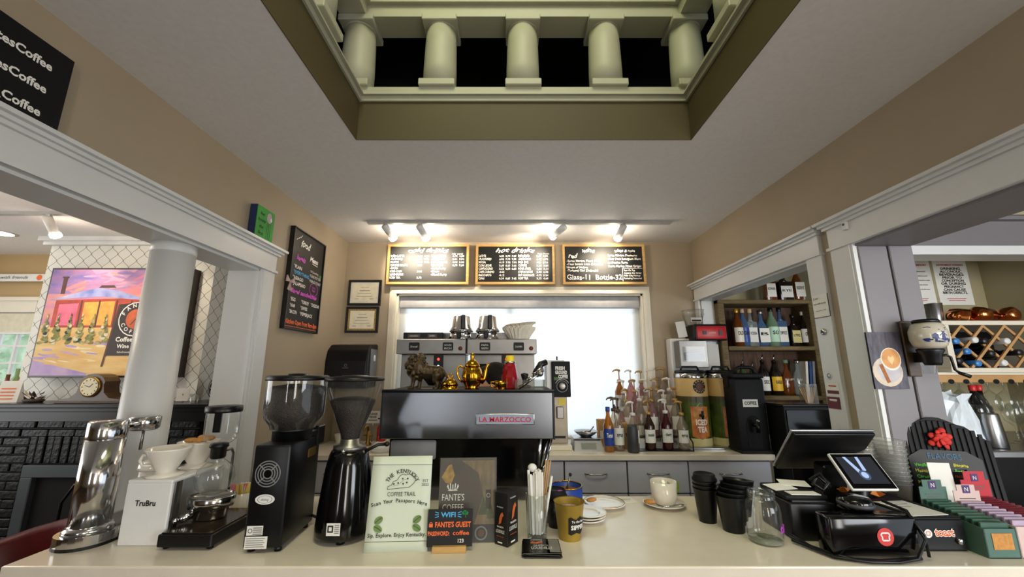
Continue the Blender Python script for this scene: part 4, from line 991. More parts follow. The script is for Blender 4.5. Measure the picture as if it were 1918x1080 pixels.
# conical grinder
r = T('coffee_grinder', 'glossy black tapered coffee grinder with conical bean hopper', 'coffee grinder', (-.497, 1.285, ZK), .0)
part('body', MB().lathe([(.079, .012), (.08, .02), (.076, .08), (.064, .19), (.056, .228), (.05, .24)], BLACKG, seg=40), r)
for k in range(3): part('foot', MB().lathe([(.012, 0), (.010, .013)], BLACK, c=(.055 * math.cos(k * 2.1 - 1.3), .055 * math.sin(k * 2.1 - 1.3), 0), seg=10), r)
part('neck_ring', MB().lathe([(.047, .24), (.047, .252), (.03, .256), (.028, .272)], STEELD, seg=30).ball((0, -.047, .243), .007, CHROME, seg=8, rings=6), r)
part('hopper', MB().shell([(.027, .266), (.03, .285), (.05, .335), (.083, .425), (.086, .445)], CLEAR, seg=36), r)
part('beans', MB().lathe([(.026, .267), (.029, .286), (.049, .336), (.068, .385), (.05, .392), (.02, .396), (0, .394)], BEANS, seg=36), r, kind='stuff')
part('lid', MB().lathe([(.089, .444), (.09, .448), (.088, .455), (.04, .459), (.038, .461), (0, .462)], BLACK, seg=36), r)
m = MB(FR(0, -.0805, 0)).rect(-.016, .03, .022, .062, PAPER).rect(-.013, .038, .003, .056, INK, .001).rect(-.009, .042, -.001, .052, PAPER, .0014)
for k in range(5): m.line([(.006, .057 - .005 * k), (.019, .057 - .005 * k)], .002, INKG, .001)
part('rating_label', m, r)
part('doser_lever', MB().tube([(.05, .0, .235), (.08, .02, .25), (.1, .03, .25)], .005, BLACK).ball((.104, .031, .25), .008, BLACK), r)
# coffee trail flyer
CREAMP = mat('flyer_green_white', 'D5DCC8', .75, var=.02)
fw_, fh_ = .168, .237
r = T('paper_flyer', 'large pale flyer with green beans and a state outline leaning upright', 'flyer', (-.312, 1.178, ZK), .08, -.20)
vs, fs = [], []
for j in range(9):
    for k in range(7):
        vs.append((-fw_ / 2 + fw_ * k / 6, .0015 * math.sin(k * 1.9 + j * .8) * (.3 + .7 * (j / 8)), fh_ * j / 8))
for j in range(8):
    for k in range(6): a = j * 7 + k; fs.append((a, a + 1, a + 8, a + 7))
o = part('sheet', MB().add(vs, fs, CREAMP, True), r); so = o.modifiers.new('s', 'SOLIDIFY'); so.thickness = .001; so.offset = -1
a = MB(FR(0, -.0022, 0)); FI = mat('flyer_ink', '2E342C', .7)
a.line([(-fw_ / 2, .215), (fw_ / 2, .213)], .0011, FI); a.line([(-fw_ / 2, .026), (fw_ / 2, .024)], .0011, FI)
a.arctext('THE KENTUCKY', .004, .150, .043, .0105, FI, PI * .86, PI * .14, bold=.015)
ky = [(-.036, .151), (-.036, .158), (-.026, .162), (-.022, .171), (-.012, .174), (-.004, .186), (.006, .190), (.012, .187), (.022, .190), (.034, .183), (.042, .176), (.036, .166), (.024, .156), (-.036, .151)]
a.line(ky, .0013, FI)
for p_ in ((-.020, .165), (-.008, .167), (.006, .165), (.016, .168), (.004, .178), (.018, .178)): a.disc(*p_, .0023, FI, seg=8)
a.line([(-.02, .159), (-.006, .163), (.006, .174), (.02, .178)], .0006, FI)
a.text('COFFEE TRAIL', .004, .134, .011, FI, bold=.0, w=.078); a.text('EST', .069, .168, .0075, FI); a.text('2025', .068, .158, .0075, FI)
for i, ch in enumerate('Scan Your Passport Here'):
    q = (i - 11) / 11
    if ch != ' ': a.text(ch, q * .073, .119 - .010 * q * q, .0095, FI, rot=-.22 * q, bold=.02)
BEANG = mat('green_bean', '6F8A4A', .6, var=.2)
for sg in (-1, 1):
    for k in (0, 1):
        a.disc(sg * .052, .076 - .02 * k, .0125, BEANG, ry=.0085, rot=.6 if k == 0 else -.5); q = .6 if k == 0 else -.5
        a.line([(sg * .052 - .011 * math.cos(q), .076 - .02 * k - .011 * math.sin(q)), (sg * .052, .0775 - .02 * k), (sg * .052 + .011 * math.cos(q), .076 - .02 * k + .011 * math.sin(q))], .0018, mat('green_bean_dark', '34462A', .6), .001)
a.text('Sip. Explore. Enjoy Kentucky.', 0, .036, .0095, FI, w=.155, bold=.015)
part('print', a, r)
# acrylic photo stand
aw, ah = .168, .222
r = T('acrylic_photo_stand', 'clear acrylic stand holding a dark photo print with a crown', 'sign stand', (-.128, 1.235, ZK), .06, -.14)
part('acrylic_holder', MB().box(-aw / 2, aw / 2, -.0015, -.0005, 0, ah, CLEARP).box(-aw / 2, aw / 2, .002, .004, 0, ah, CLEARP).box(-aw / 2, aw / 2, -.002, .07, 0, .003, CLEARP), r)
PH = mat('photo_dark', '4A4238', .35, var=.2, scale=14); PHT = mat('photo_sepia', '8A7350', .35, scale=18, hex2='5C5238', stretch=(3, 1, 1))
m = MB(FR(0, -.0004, 0)); m.rect(-aw / 2 + .002, .002, aw / 2 - .002, ah - .002, PH, .0002)
m.poly([(.02, .045), (.078, .045), (.078, ah - .008), (-.02, ah - .008), (.03, .18), (.045, .12)], PHT, .0004)
m.poly([(-.078, .17), (-.06, .2), (-.05, .205), (-.04, .175), (-.05, .15), (-.066, .155)], mat('photo_gold', 'A8843C', .35, var=.4, scale=60), .0005)
m.poly([(.03, .07), (.046, .12), (.06, .07)], mat('photo_tree', '46502E', .5, var=.3, scale=40), .0006); m.poly([(.055, .06), (.066, .11), (.078, .06)], MATS['photo_tree'], .0006)
m.rect(.052, .085, .068, .135, mat('photo_banner', '3A3230', .5), .0006); m.ring(.06, .12, .005, .001, CHWHITE, .0008)
m.rect(-aw / 2 + .002, .002, aw / 2 - .002, .046, mat('photo_black', '1B1918', .4), .0005); m.ring(.04, .024, .016, .004, MGREY, .0008); m.disc(.04, .024, .009, mat('photo_brown', '5A3A26', .5), .0008)
m.text("FANTE'S", -.042, .108, .018, CHWHITE, bold=.0, w=.064); m.text('COFFEE', -.042, .082, .018, CHWHITE, bold=.0, w=.06)
for k in range(5): m.line([(-.056 + .006 * k, .138), (-.059 + .0075 * k, .15 + (.003 if k % 2 else 0))], .003, CHWHITE, .0008)
m.line([(-.057, .135), (-.031, .135)], .003, CHWHITE, .0008); m.ring(-.044, .148, .017, .002, CHWHITE, .0008, a0=PI * 1.05, a1=PI * 1.95, sy=.7)
part('photo_print', m, r)
# wifi sign
r = T('wifi_sign', 'little chalk sign reading WIFI in a wooden block', 'sign', (-.168, 1.17, ZK), .05)
part('wood_block', MB().box(-.045, .045, 0, .03, 0, .016, OAK, .001), r)
sw, sh_ = .122, .09
part('slate', MB().box(-sw / 2, sw / 2, -.001, .003, 0, sh_, CHALK, M=TR(0, .012, .012) @ RX(-.12)), r)
a = MB(TR(0, .012, .012) @ RX(-.12) @ FR(0, -.0012, 0))
a.text('WIFI', -.006, .071, .0125, CHBLUE, bold=.02, w=.04)
for sg in (-1, 1):
    for k in (-1, 0, 1): a.line([(-.006 + sg * .026, .077 + .004 * k), (-.006 + sg * .036, .077 + .007 * k)], .0018, CHBLUE)
SHAM = mat('shamrock', '1E7A42', .8)
for t in (.5, PI / 2 + .0, PI - .5): a.disc(.04 + .005 * math.cos(t), .078 + .005 * math.sin(t), .0045, SHAM, seg=10)
a.line([(.04, .078), (.042, .069)], .0016, SHAM)
a.text("FANTE'S GUEST", .008, .047, .013, CHORANGE, bold=.03, w=.097, wob=.05); a.rect(-.057, .047, -.047, .055, CHORANGE); a.ring(-.052, .055, .0035, .0018, CHORANGE, a0=0, a1=PI)
a.text('PASSWORD:', -.030, .027, .0105, CHORANGE, bold=.03, w=.058); a.text('coffee', .030, .028, .0105, CHORANGE, bold=.02, w=.044); a.text('123', .030, .010, .009, CHWHITE, bold=.02)
part('lettering', a, r)
# folded black leaflet box
r = T('leaflet_box', 'tall black printed carton with orange picture beside the straws', 'carton', (-.012, 1.205, ZK), .95)
part('carton', MB().box(0, .05, 0, .045, 0, .135, mat('carton_black', '0F0E0E', .3), .0008), r)
FOX = mat('print_orange', 'C8622A', .5, var=.35, scale=60)
def leaf_print(m, s=1.0):
    m.text('BOURBON', .024 * s, .121 * s, .004 * s, CHWHITE); m.poly([(.018 * s, .066 * s), (.028 * s, .072 * s), (.034 * s, .092 * s), (.040 * s, .098 * s), (.034 * s, .108 * s), (.026 * s, .1 * s), (.021 * s, .088 * s)], FOX)
    m.line([(.02 * s, .07 * s), (.03 * s, .1 * s)], .003 * s, FOX, .001); m.text('THE GUIDE TO', .025 * s, .057 * s, .005 * s, CHWHITE, bold=.02, w=.028 * s); m.text('LOUISVILLE', .025 * s, .040 * s, .011 * s, CHWHITE, bold=.0, w=.036 * s)
    m.text('coffee  bites  bars', .025 * s, .028 * s, .003 * s, CHORANGE); m.rect(.014 * s, .008 * s, .034 * s, .012 * s, CHWHITE)
    return m
part('print', leaf_print(MB(FR(0, -.0006, 0))), r)
m = MB(Matrix.Translation((0, 0, 0)) @ RZ(-PI / 2) @ FR(-.045, -.0006, 0)); leaf_print(m, .8); part('side_print', m, r)
# straw glass
r = T('straw_glass', 'patterned clear glass packed with paper-wrapped straws', 'glass', (.073, 1.265, ZK))
part('glass', MB().shell([(.028, .008), (.030, .04), (.033, .122), (.0315, .122), (.027, .012)], CLEAR, seg=24, rib=.012, nr=12).lathe([(0, .008), (.028, .0), (.028, .008), (0, .009)], CLEAR, seg=20), r)
rs_ = random.Random(12); STRAW = mat('straw_wrapper', 'E2DFD6', .8, var=.04)
for k in range(22):
    t = rs_.uniform(0, 2 * PI); q = rs_.uniform(0, .018); x_, y_ = q * math.cos(t), q * math.sin(t); lx, ly = x_ * .45 + rs_.uniform(-.008, .006), y_ * .4
    hgt = rs_.uniform(.155, .175)
    part('straw', MB().box(-.0035, .0035, -.0016, .0016, 0, hgt, STRAW, M=TR(x_, y_, .012) @ RZ(rs_.uniform(0, PI)) @ RX(-ly * 4) @ RY(lx * 5)), r)
part('straw', MB().tube([(.018, -.004, .02), (.045, -.006, .17)], .0035, STRAW, seg=8), r)
for k in range(3): part('stir_stick', MB().box(-.002, .002, -.0008, .0008, 0, .20, PINE, M=TR(.006 + .003 * k, .012, .012) @ RY(.12 + .02 * k)), r)
part('napkin_tuft', MB().ball((-.012, .008, .19), (.014, .012, .012), PAPER, seg=8, rings=6), r)
# stack of cards
for k in range(5):
    m = MB().box(-.05, .05, -.045, .045, 0, .0022, BLACKG if k % 2 == 0 else MATS['carton_black'], .0003)
    if k == 4:
        m.M = TR(-.05 , -.041, .0024) @ Matrix.Diagonal((1, 1.2, 1, 1)); m.text('BOURBON', .035, .062, .004, CHWHITE); m.poly([(.02, .045), (.04, .043), (.055, .05), (.05, .058), (.034, .052), (.024, .057)], FOX)
        m.text('THE GUIDE TO', .048, .032, .006, CHWHITE, w=.04); m.text('LOUISVILLE', .05, .016, .013, CHWHITE, w=.056); m.rect(.07, .001, .098, .069, mat('card_grey', '8A8682', .3), .0004)
    one('leaflet', m, 'dark glossy leaflet in the small stack before the straw glass', 'leaflet', (.078 + .002 * math.sin(k * 2), 1.187 + .0015 * math.cos(k * 3), ZK + .0024 * k), -.03 + .05 * math.sin(k * 1.7), group='stacked leaflets')
# golden tip cup
OCH = mat('golden_card', 'A08432', .38, .25, var=.1, scale=16)
r = T('tip_cup', 'golden paper cup with a black handwritten label', 'tip cup', (.168, 1.27, ZK))
part('cup', MB().shell([(.031, 0), (.044, .098), (.046, .1), (.043, .097), (.03, .004)], OCH, seg=30).lathe([(0, .003), (.031, .003)], OCH), r)
ml = MB()
def wrap(m, art, rad):    # bend flat art around an upright cup, centred on -Y
    m.v = [((rad(z) + .0008 - (y + 0)) * math.sin(x / rad(z)), -(rad(z) + .0008 - y) * math.cos(x / rad(z)), z) for x, y, z in m.v]
    return m
cr_ = lambda z: .031 + .013 * z / .098
m = MB(FR(.022, 0, 0))
for k in range(8):
    x0_, x1_ = -.03 + .0075 * k, -.03 + .0075 * (k + 1); tp = (.064 + .004 * math.sin(k * 1.6), .064 + .004 * math.sin((k + 1) * 1.6)); bt = (.022 - .003 * math.sin(k * 1.6), .022 - .003 * math.sin((k + 1) * 1.6))
    m.poly([(x0_, bt[0]), (x1_, bt[1]), (x1_, tp[1]), (x0_, tp[0])], CHALK, .0004)
m.text('To the last', -.001, .052, .007, CHWHITE, w=.04, bold=.02); m.text('SIPPER', .0, .034, .012, CHWHITE, w=.046, bold=.03)
wrap(m, None, cr_); part('label', m, r)
part('paper_filling', MB().ball((0, 0, .075), (.036, .036, .012), mat('paper_scraps', 'C9A79A', .9, var=.4, scale=70), seg=14, rings=7), r)
r = T('takeaway_cup', 'black takeaway cup with a domed lid and pink dot behind the tip cup', 'cup', (.138, 1.36, ZK))
part('cup', MB().lathe([(.024, 0), (.034, .085)], BLACK, seg=24), r)
part('lid', MB().lathe([(.037, .084), (.037, .09), (.033, .096), (.032, .106), (.029, .108), (.027, .104), (0, .104)], BLACKM, seg=24), r); part('pink_dot', MB(TR(.014, -.012, .1046)).disc(0, 0, .008, CHPINK), r)
r = T('coffee_tin', 'open blue tin of ground coffee with a scoop', 'tin', (.19, 1.49, ZK))
part('can', MB().shell([(.054, 0), (.054, .082), (.0525, .082), (.0525, .004)], BLUE, seg=30), r)
part('rim', MB().tube([(.0535 * math.cos(k * PI / 15), .0535 * math.sin(k * PI / 15), .084) for k in range(30)], .002, GOLD, closed=True, seg=6), r)
part('ground_coffee', MB().lathe([(.052, .05), (.052, .066), (.03, .072), (0, .07)], mat('ground_coffee', '8A5A34', .9, var=.3, scale=120, bump=.6), seg=24), r, kind='stuff')
part('scoop', MB().tube([(.0, .0, .07), (.012, .012, .10), (.016, .016, .112)], .003, STEELD).ball((.017, .017, .114), .006, BLACK, seg=8, rings=6), r)
one('black_dish', MB().lathe([(.036, 0), (.037, .005), (.033, .009), (.031, .016), (0, .014)], BLACKM, seg=24), 'low black dish lying behind the golden tip cup', 'dish', (.115, 1.42, ZK))
# saucers, plates and cup
SAUC = [(0, .002), (.03, .002), (.034, .0), (.038, .003), (.058, .012), (.06, .013), (.058, .015), (.036, .007), (.03, .006), (0, .006)]
for k in range(3):
    one('saucer', MB().lathe(SAUC, CERAM, seg=32), ('lowest white saucer of the stack beside the tip cup', 'middle white saucer of the stack beside the tip cup', 'top white saucer of the stack beside the tip cup')[k], 'saucer', (.243 + .002 * k, 1.405 + .001 * k, ZK + .0075 * k), group='stacked saucers')
one('plate', MB().lathe([(r_ * 1.25, z_) for r_, z_ in SAUC], CERAM, seg=36).tube([(.072 * math.cos(k * PI / 18), .072 * math.sin(k * PI / 18), .0158) for k in range(36)], .0008, GOLD, closed=True, seg=5), 'white plate with thin gold rim holding one biscuit', 'plate', (.33, 1.545, ZK))
one('biscuit', MB().ball((0, 0, 0), (.022, .011, .007), COOKIE), 'single biscuit on the gold-rimmed plate', 'biscuit', (.285, 1.54, ZK + .022), .5)
one('receipt', MB().box(-.03, .03, -.028, .028, 0, .0006, PAPER).line([(-.02, .01), (.02, .01)], .002, INKG, .001).line([(-.02, .0), (.015, .0)], .002, INKG, .001), 'paper receipt lying at the counter rear edge', 'receipt', (.43, 1.61, ZK), .2)
one('saucer', MB().lathe([(r_ * 1.25, z_) for r_, z_ in SAUC], CERAM, seg=36), 'white saucer under the coffee cup', 'saucer', (.545, 1.545, ZK))
r = T('coffee_cup', 'white ceramic coffee cup on its saucer', 'cup', (.548, 1.545, ZK + .0065))
part('bowl', MB().shell([(.028, .0), (.036, .006), (.044, .03), (.0455, .078), (.0435, .078), (.042, .03), (.03, .008)], CERAM, seg=36).lathe([(0, .007), (.036, .007)], CERAM), r)
part('handle', MB().tube([(.03, .03, .065), (.05, .048, .06), (.05, .05, .035), (.032, .03, .02)], .005, CERAM), r)
one('biscuit', MB().ball((0, 0, 0), (.02, .011, .008), COOKIE), 'biscuit tucked beside the white coffee cup', 'biscuit', (.488, 1.525, ZK + .02), -.4)
one('teaspoon', MB().tube([(-.045, 0, .0), (.02, 0, .002)], .0018, CHROME, seg=6).ball((.032, 0, .001), (.014, .009, .002), CHROME, seg=10, rings=6), 'steel teaspoon lying on the saucer before the cup', 'spoon', (.555, 1.483, ZK + .019), .3)
# stacked black paper cups
cupm = MB().shell([(.026, .0), (.037, .098), (.0385, .1), (.036, .098), (.025, .004)], BLACK, seg=24).lathe([(0, .003), (.026, .003)], BLACK).mesh('paper_cup')
for k in range(3):
    o = part('paper_cup', cupm, loc=(.632, 1.40, ZK + .012 * k), rot=(0, 0, .3 * k)); tag(o, 'black paper cup in the short upright stack', 'cup', 'short stack of black cups')
o['label'] = 'lidded top cup of the short black cup stack'
part('lid', MB().lathe([(.038, 0), (.038, .005), (.034, .010), (.033, .018), (.03, .02), (.028, .016), (0, .015)], BLACKM, seg=24), o, loc=(0, 0, .1005))
cupb = MB().shell([(.030, .0), (.043, .098), (.0445, .1), (.042, .098), (.029, .004)], BLACK, seg=24).lathe([(0, .003), (.030, .003)], BLACK).mesh('paper_cup')
for k in range(5):
    q = .04 * k; o = part('paper_cup', cupb, loc=(.675 + .0016 * k * k * .9, 1.325, ZK + .011 * k), rot=(0, q * .9, .2 * k)); tag(o, 'black paper cup in the leaning stack beside the mason jar', 'cup', 'leaning stack of black cups')
o = one('paper_cup', MB().shell([(.030, .0), (.043, .1), (.0445, .102), (.042, .1), (.029, .004)], WHITE, seg=24).lathe([(0, .003), (.030, .003)], WHITE), 'white paper cup half hidden behind the leaning black stack', 'cup', (.728, 1.372, ZK), 0)
# mason jar
r = T('mason_jar', 'empty clear mason jar with purple marker writing', 'jar', (.722, 1.245, ZK))
part('body', MB().shell([(.012, .003), (.036, .0), (.044, .006), (.046, .02), (.046, .085), (.042, .104), (.034, .114)], CLEAR, seg=32), r)
m = MB().shell([(.034, .114), (.0335, .136), (.0315, .136), (.032, .114)], CLEAR, seg=32)
for k in range(3): m.tube([(.0345 * math.cos(t * PI / 12), .0345 * math.sin(t * PI / 12), .118 + .006 * k) for t in range(24)], .0016, CLEAR, closed=True, seg=6)
part('threaded_neck', m, r)
part('bottom', MB().lathe([(0, .004), (.04, .004), (.043, .008), (0, .006)], glass('thick_glass', 'C9CDB4', .35), seg=28), r)
m = MB(FR(.035, 0, 0)).text('tip', 0, .04, .022, mat('purple_marker', 'A03AA8', .6), shear=.3, bold=.03, rot=.3); wrap(m, None, lambda z: .0465); part('handwriting', m, r)
# ------------------------------------------------------------------ till
LOGO = mat('logo_orange', 'E2622A', .5)
def bread(m, x, y, s, c1, c2):
    m.disc(x, y, s, c1, .0006, seg=26)
    k = s * .55
    m.line([(x - k * .75, y + k * .1), (x - k * .75, y - k * .7), (x + k * .75, y - k * .7), (x + k * .75, y + k * .1), (x + k, y + k * .35), (x + k * .7, y + k * .8), (x - k * .7, y + k * .8), (x - k, y + k * .35), (x - k * .75, y + k * .1)], s * .16, c2, .001)
    return m
r = T('receipt_printer', 'black receipt printer with an orange round logo', 'receipt printer', (.87, 1.245, ZK), -.05)
part('body', MB().box(-.066, .062, 0, .16, 0, .10, BLACK, .005, 2), r)
part('top_cover', MB().box(-.064, .06, .02, .158, .10, .116, BLACKM, .005, 2), r)
part('paper_slot', MB().box(-.05, .045, .012, .02, .1, .103, DGREY), r); part('paper_strip', MB().box(-.045, .04, .02, .055, .116, .118, PAPER), r)
part('logo', bread(MB(FR(.022, -.0008, 0)), 0, .045, .0145, LOGO, CHWHITE).text('EPSON', -.002, .072, .006, MGREY), r)
for k, (x_, y_, t) in enumerate(((.84, 1.36, .2), (.90, 1.385, -.3))):
    one('paper_slip', MB().box(-.04, .04, -.025, .025, 0, .0012, PAPER, M=RX(.1)), ('white paper slip lying on the receipt printer', 'curled paper slip at the back of the receipt printer')[k], 'paper', (x_, y_ - .02, ZK + .119 + .004 * k), t)
# staff terminal seen from behind
tl_, tr2, bl2 = Vector((.972, 1.38, 1.347)), Vector((1.241, 1.38, 1.347)), Vector((.93, 1.50, 1.214))
r = T('pos_terminal', 'large tilted till touchscreen seen from behind with silver rim', 'till screen', (1.085, 1.45, ZK))
O = Vector(r.location); ex = (tr2 - tl_); wd = ex.length; ex.normalize(); ey = (tl_ - (bl2 + Vector((.04, 0, 0)))); hd = ey.length; ey = (ey - ex * ey.dot(ex)).normalized(); en = ex.cross(ey)
Mp = Matrix(((ex.x, ey.x, en.x, 0), (ex.y, ey.y, en.y, 0), (ex.z, ey.z, en.z, 0), (0, 0, 0, 1))); Mp.translation = bl2 - O
part('screen_shell', MB(Mp).box(0, wd, 0, hd, -.002, .012, BLACK, .004, 2), r)
part('silver_rim', MB(Mp).box(-.004, wd + .004, -.004, hd + .004, -.008, -.001, ALU, .003, 2), r)
part('display', MB(Mp).box(.01, wd - .01, .01, hd - .01, -.009, -.0078, BLACKG), r)
part('stand', MB().box(-.05, .03, -.02, .03, .02, .17, BLACK, .006, M=RX(.15)), r); part('base', MB().box(-.07, .05, -.03, .06, 0, .02, BLACK, .005), r)
# guest tablet
b0, b1, t0 = Vector((1.0206, 1.28, 1.196)), Vector((1.161, 1.28, 1.196)), Vector((1.024, 1.36, 1.284))
r = T('guest_display', 'small customer touchscreen with dark picture on a black foot', 'tablet', (1.075, 1.32, ZK))
O = Vector(r.location); ex = b1 - b0; wd = ex.length; ex.normalize(); ey = t0 - b0; hd = ey.length; ey = (ey - ex * ey.dot(ex)).normalized(); en = ex.cross(ey)
Mp = Matrix(((ex.x, ey.x, en.x, 0), (ex.y, ey.y, en.y, 0), (ex.z, ey.z, en.z, 0), (0, 0, 0, 1))); Mp.translation = b0 - O
part('shell', MB(Mp).box(0, wd, 0, hd, -.010, 0, WHITE, .003, 2), r)
part('screen', MB(Mp).box(.004, wd - .004, .004, hd - .004, -.001, .0012, BLACKG, .0005), r)
SCR = emit('screen_blue', '3A4A66', .25); SCR2 = emit('screen_pale', '8FA3C8', .35)
m = MB(Mp); m.M = Mp @ TR(0, 0, .0014); m.rect(.014, .018, wd - .014, hd - .014, emit('screen_dark', '1B1D26', .2), .0002)
m.poly([(.035, hd - .014), (.045, hd - .014), (.065, .055), (.055, .045)], SCR2, .0005); m.poly([(.075, hd - .014), (.084, hd - .014), (.082, .06), (.07, .055)], SCR2, .0005); m.disc(.067, .045, .016, SCR, .0006); m.disc(.067, .045, .010, SCR2, .0008)
part('screen_picture', m, r)
part('neck', MB().cyl((0.01, .02, .02), (.016, .012, .15), .016, BLACK, seg=12), r); part('foot', MB().lathe([(.06, 0.0), (.06, .012), (.03, .022), (.02, .03)], BLACKG, c=(.012, .02, 0), seg=28), r)
# black card reader box with cables
r = T('card_reader_dock', 'low glossy black till box with a red round logo', 'till box', (.945, 1.14, ZK), 0)
part('body', MB().box(-.112, .118, 0, .055, .004, .098, BLACKG, .006, 2).box(.0, .118, .05, .12, .004, .094, BLACK, .004), r)
part('reader', MB().lathe([(.035, .098), (.04, .104), (.04, .12), (.034, .128), (.0, .13)], BLACKG, c=(.02, .07, 0), seg=26).lathe([(.042, .106), (.043, .111), (.042, .116)], DGREY, c=(.02, .07, 0), seg=26), r)
part('logo', bread(MB(FR(.028, -.0008, 0)), 0, .052, .0215, mat('logo_red', 'C8322C', .5), CHWHITE), r)
one('cable', MB().tube([(.80, 1.255, 1.085), (.815, 1.2, 1.076), (.84, 1.15, 1.076), (.87, 1.122, 1.076), (.93, 1.116, 1.076), (1.0, 1.122, 1.076), (1.045, 1.128, 1.077)], .005, BLACK), 'black cable looping along the counter before the till box', 'cable')
one('cable', MB().tube([(.79, 1.235, 1.078), (.83, 1.135, 1.076), (.9, 1.108, 1.077), (.97, 1.108, 1.076), (1.03, 1.12, 1.078), (1.064, 1.126, 1.12), (1.068, 1.17, 1.175), (1.05, 1.22, 1.185)], .004, BLACK), 'thin black cable rising over the corner of the till box', 'cable')
one('cable', MB().tube([(1.0, 1.26, 1.176), (1.02, 1.2, 1.182), (1.05, 1.15, 1.176), (1.067, 1.13, 1.13), (1.066, 1.127, 1.08)], .0035, BLACK), 'black cable hanging down between till box and cash drawer', 'cable')
one('cable_bundle', MB().tube([(.93, 1.33, 1.21), (.95, 1.31, 1.235), (.965, 1.3, 1.21), (.945, 1.3, 1.19), (.925, 1.31, 1.205), (.95, 1.325, 1.225), (.975, 1.31, 1.195)], .0055, BLACK), 'bundle of coiled black cable behind the receipt printer', 'cable')
r = T('cash_drawer', 'black cash drawer with white and orange lettering and key lock', 'cash drawer', (1.148, 1.178, ZK))
part('body', MB().box(-.078, .078, .004, .26, 0, .085, BLACKM, .003), r); part('drawer_front', MB().box(-.076, .076, 0, .005, .006, .08, BLACK, .002), r)
m = MB(FR(0, -.0008, 0)); m.text('toast', .018, .04, .02, CHWHITE, bold=.07, w=.055, z=.0004); m.text('toast', .018, .04, .02, LOGO, bold=.015, w=.052, z=.0008); bread(m, -.026, .046, .0105, CHWHITE, LOGO)
part('logo', m, r); part('key_lock', MB(FR(.054, -.0008, .028)).lathe([(.008, 0), (.008, .006), (.005, .008)], CHROME, seg=14), r)
one('printed_sheet', MB().box(-.06, .05, -.06, .06, 0, .001, PAPER).line([(-.04, .03), (.03, .03)], .003, INKG, .0016).line([(-.04, .01), (.02, .01)], .003, INKG, .0016), 'printed paper sheet lying on the cash drawer', 'paper', (1.15, 1.25, ZK + .086), .1)
LEAF = mat('orange_leaf', 'C9741E', .6, var=.25, scale=30)
for k, (x_, y_, lb) in enumerate(((1.155, 1.36, 'folded orange paper bird on the cash drawer'), (1.085, 1.40, 'smaller orange paper bird under the customer screen'))):
    s_ = 1.0 if k == 0 else .75; m = MB()
    m.add([(p[0] * s_, p[1] * s_, p[2] * s_) for p in ((-.03, 0, .012), (0, -.008, .002), (.03, .004, .016), (0, .008, .002), (-.006, 0, .026), (.0, -.026, .014), (.004, .026, .014))], [(0, 1, 4), (0, 4, 3), (1, 2, 4), (2, 3, 4), (1, 5, 4), (3, 4, 6), (0, 3, 2, 1)], LEAF)
    one('paper_bird', m, lb, 'paper bird', (x_, y_, ZK + .086 - .002 * s_), .4 + k)
# clear cup stacks
CUPP = glass('cup_plastic', 'F4F4F2', 0.10, 0.05)
ccup = MB().shell([(.027, 0), (.042, .105), (.0435, .107), (.0415, .106)], CUPP, seg=22).tube([(.0432 * math.cos(t * PI / 11), .0432 * math.sin(t * PI / 11),   .107) for t in range(22)], .0016, CUPP, closed=True, seg=5).mesh('clear_cup')
for j, (x_, y_, n, lb) in enumerate(((1.295, 1.44, 11, 'clear plastic cup in the tall nested stack by the flavors board'), (1.205, 1.462, 9, 'clear plastic cup in the nested stack behind the customer screen'))):
    for k in range(n):
        o = part('clear_cup', ccup, loc=(x_ + .0015 * math.sin(k), y_, ZK + .0135 * k), rot=(0, 0, .2 * k)); tag(o, lb, 'cup', 'nested clear cups ' + ('by the board' if j == 0 else 'behind the screen'))
# flavors board
r = T('flavors_board', 'scalloped black board headed Flavors with a red flower', 'menu board', (1.487, 1.44, ZK), -.35, -.12)
sil = [(-.135, 0), (-.135, .20)] + [(-.105 + .03 * math.cos(t), .225 + .03 * math.sin(t)) for t in (2.9, 2.4, 1.9, 1.4)] + [(-.055 + .04 * math.cos(t), .262 + .03 * math.sin(t)) for t in (2.7, 2.2, 1.7)]
sil += [(.0 + .045 * math.cos(t), .285 + .03 * math.sin(t)) for t in (2.4, 1.95, 1.57)]
sil = sil + [(-x_, y_) for x_, y_ in reversed(sil[:-1])]
part('board', MB(FR(0, .012, 0)).prism(sil, .012, BLACKM), r)
for k in range(17):
    x_ = -.128 + .016 * k; zt = max([y_ for q_, y_ in sil if abs(q_ - x_) < .03] + [.2]) - .012
    part('slat', MB().box(x_ - .006, x_ + .006, -.004, .001, .004, zt, BLACKM, .0015), r)
part('chalk_panel', MB(FR(0, -.004, 0)).prism([(-.098, .0), (-.098, .18), (-.06, .205), (.06, .205), (.098, .18), (.098, 0)], .003, CHALK), r)
a = MB(FR(0, -.0075, 0)); a.text('FLAVORS', 0, .176, .02, mat('chalk_dim_blue', '4A7FA8', .8), bold=-.01, w=.09)
for i, t in enumerate(('Vanilla', 'Hazelnut', 'Caramel', 'Mocha', 'White Choc', 'Lavender', 'Wild Berry', 'Peppermint')): a.text(t, -.088, .15 - .0185 * i, .010, (CHGREEN, CHYEL)[i % 2], 'L', bold=.02, wob=.1)
for i, t in enumerate(('Banana', 'Raspberry', 'Rose', 'Blackberry', 'Pistachio', 'Maple', 'Cherry')): a.text(t, .018, .155 - .0185 * i, .010, (CHYEL, CHGREEN)[i % 2], 'L', bold=.02, wob=.1)
part('lettering', a, r)
ROSE = mat('red_petals', 'C8281E', .7, var=.2, scale=40); fl = None; rf_ = random.Random(9)
for k in range(13):
    t = k * 2.4; q = .006 + .0018 * k
    M = TR(.0 + q * math.cos(t), -.012 - .001 * (13 - k), .243 + q * math.sin(t)) @ RY(-t) @ RX(rf_.uniform(-.6, .6))
    part('petal', MB(M).ball((0, 0, 0), (.014, .004, .011), ROSE, seg=8, rings=5), r)
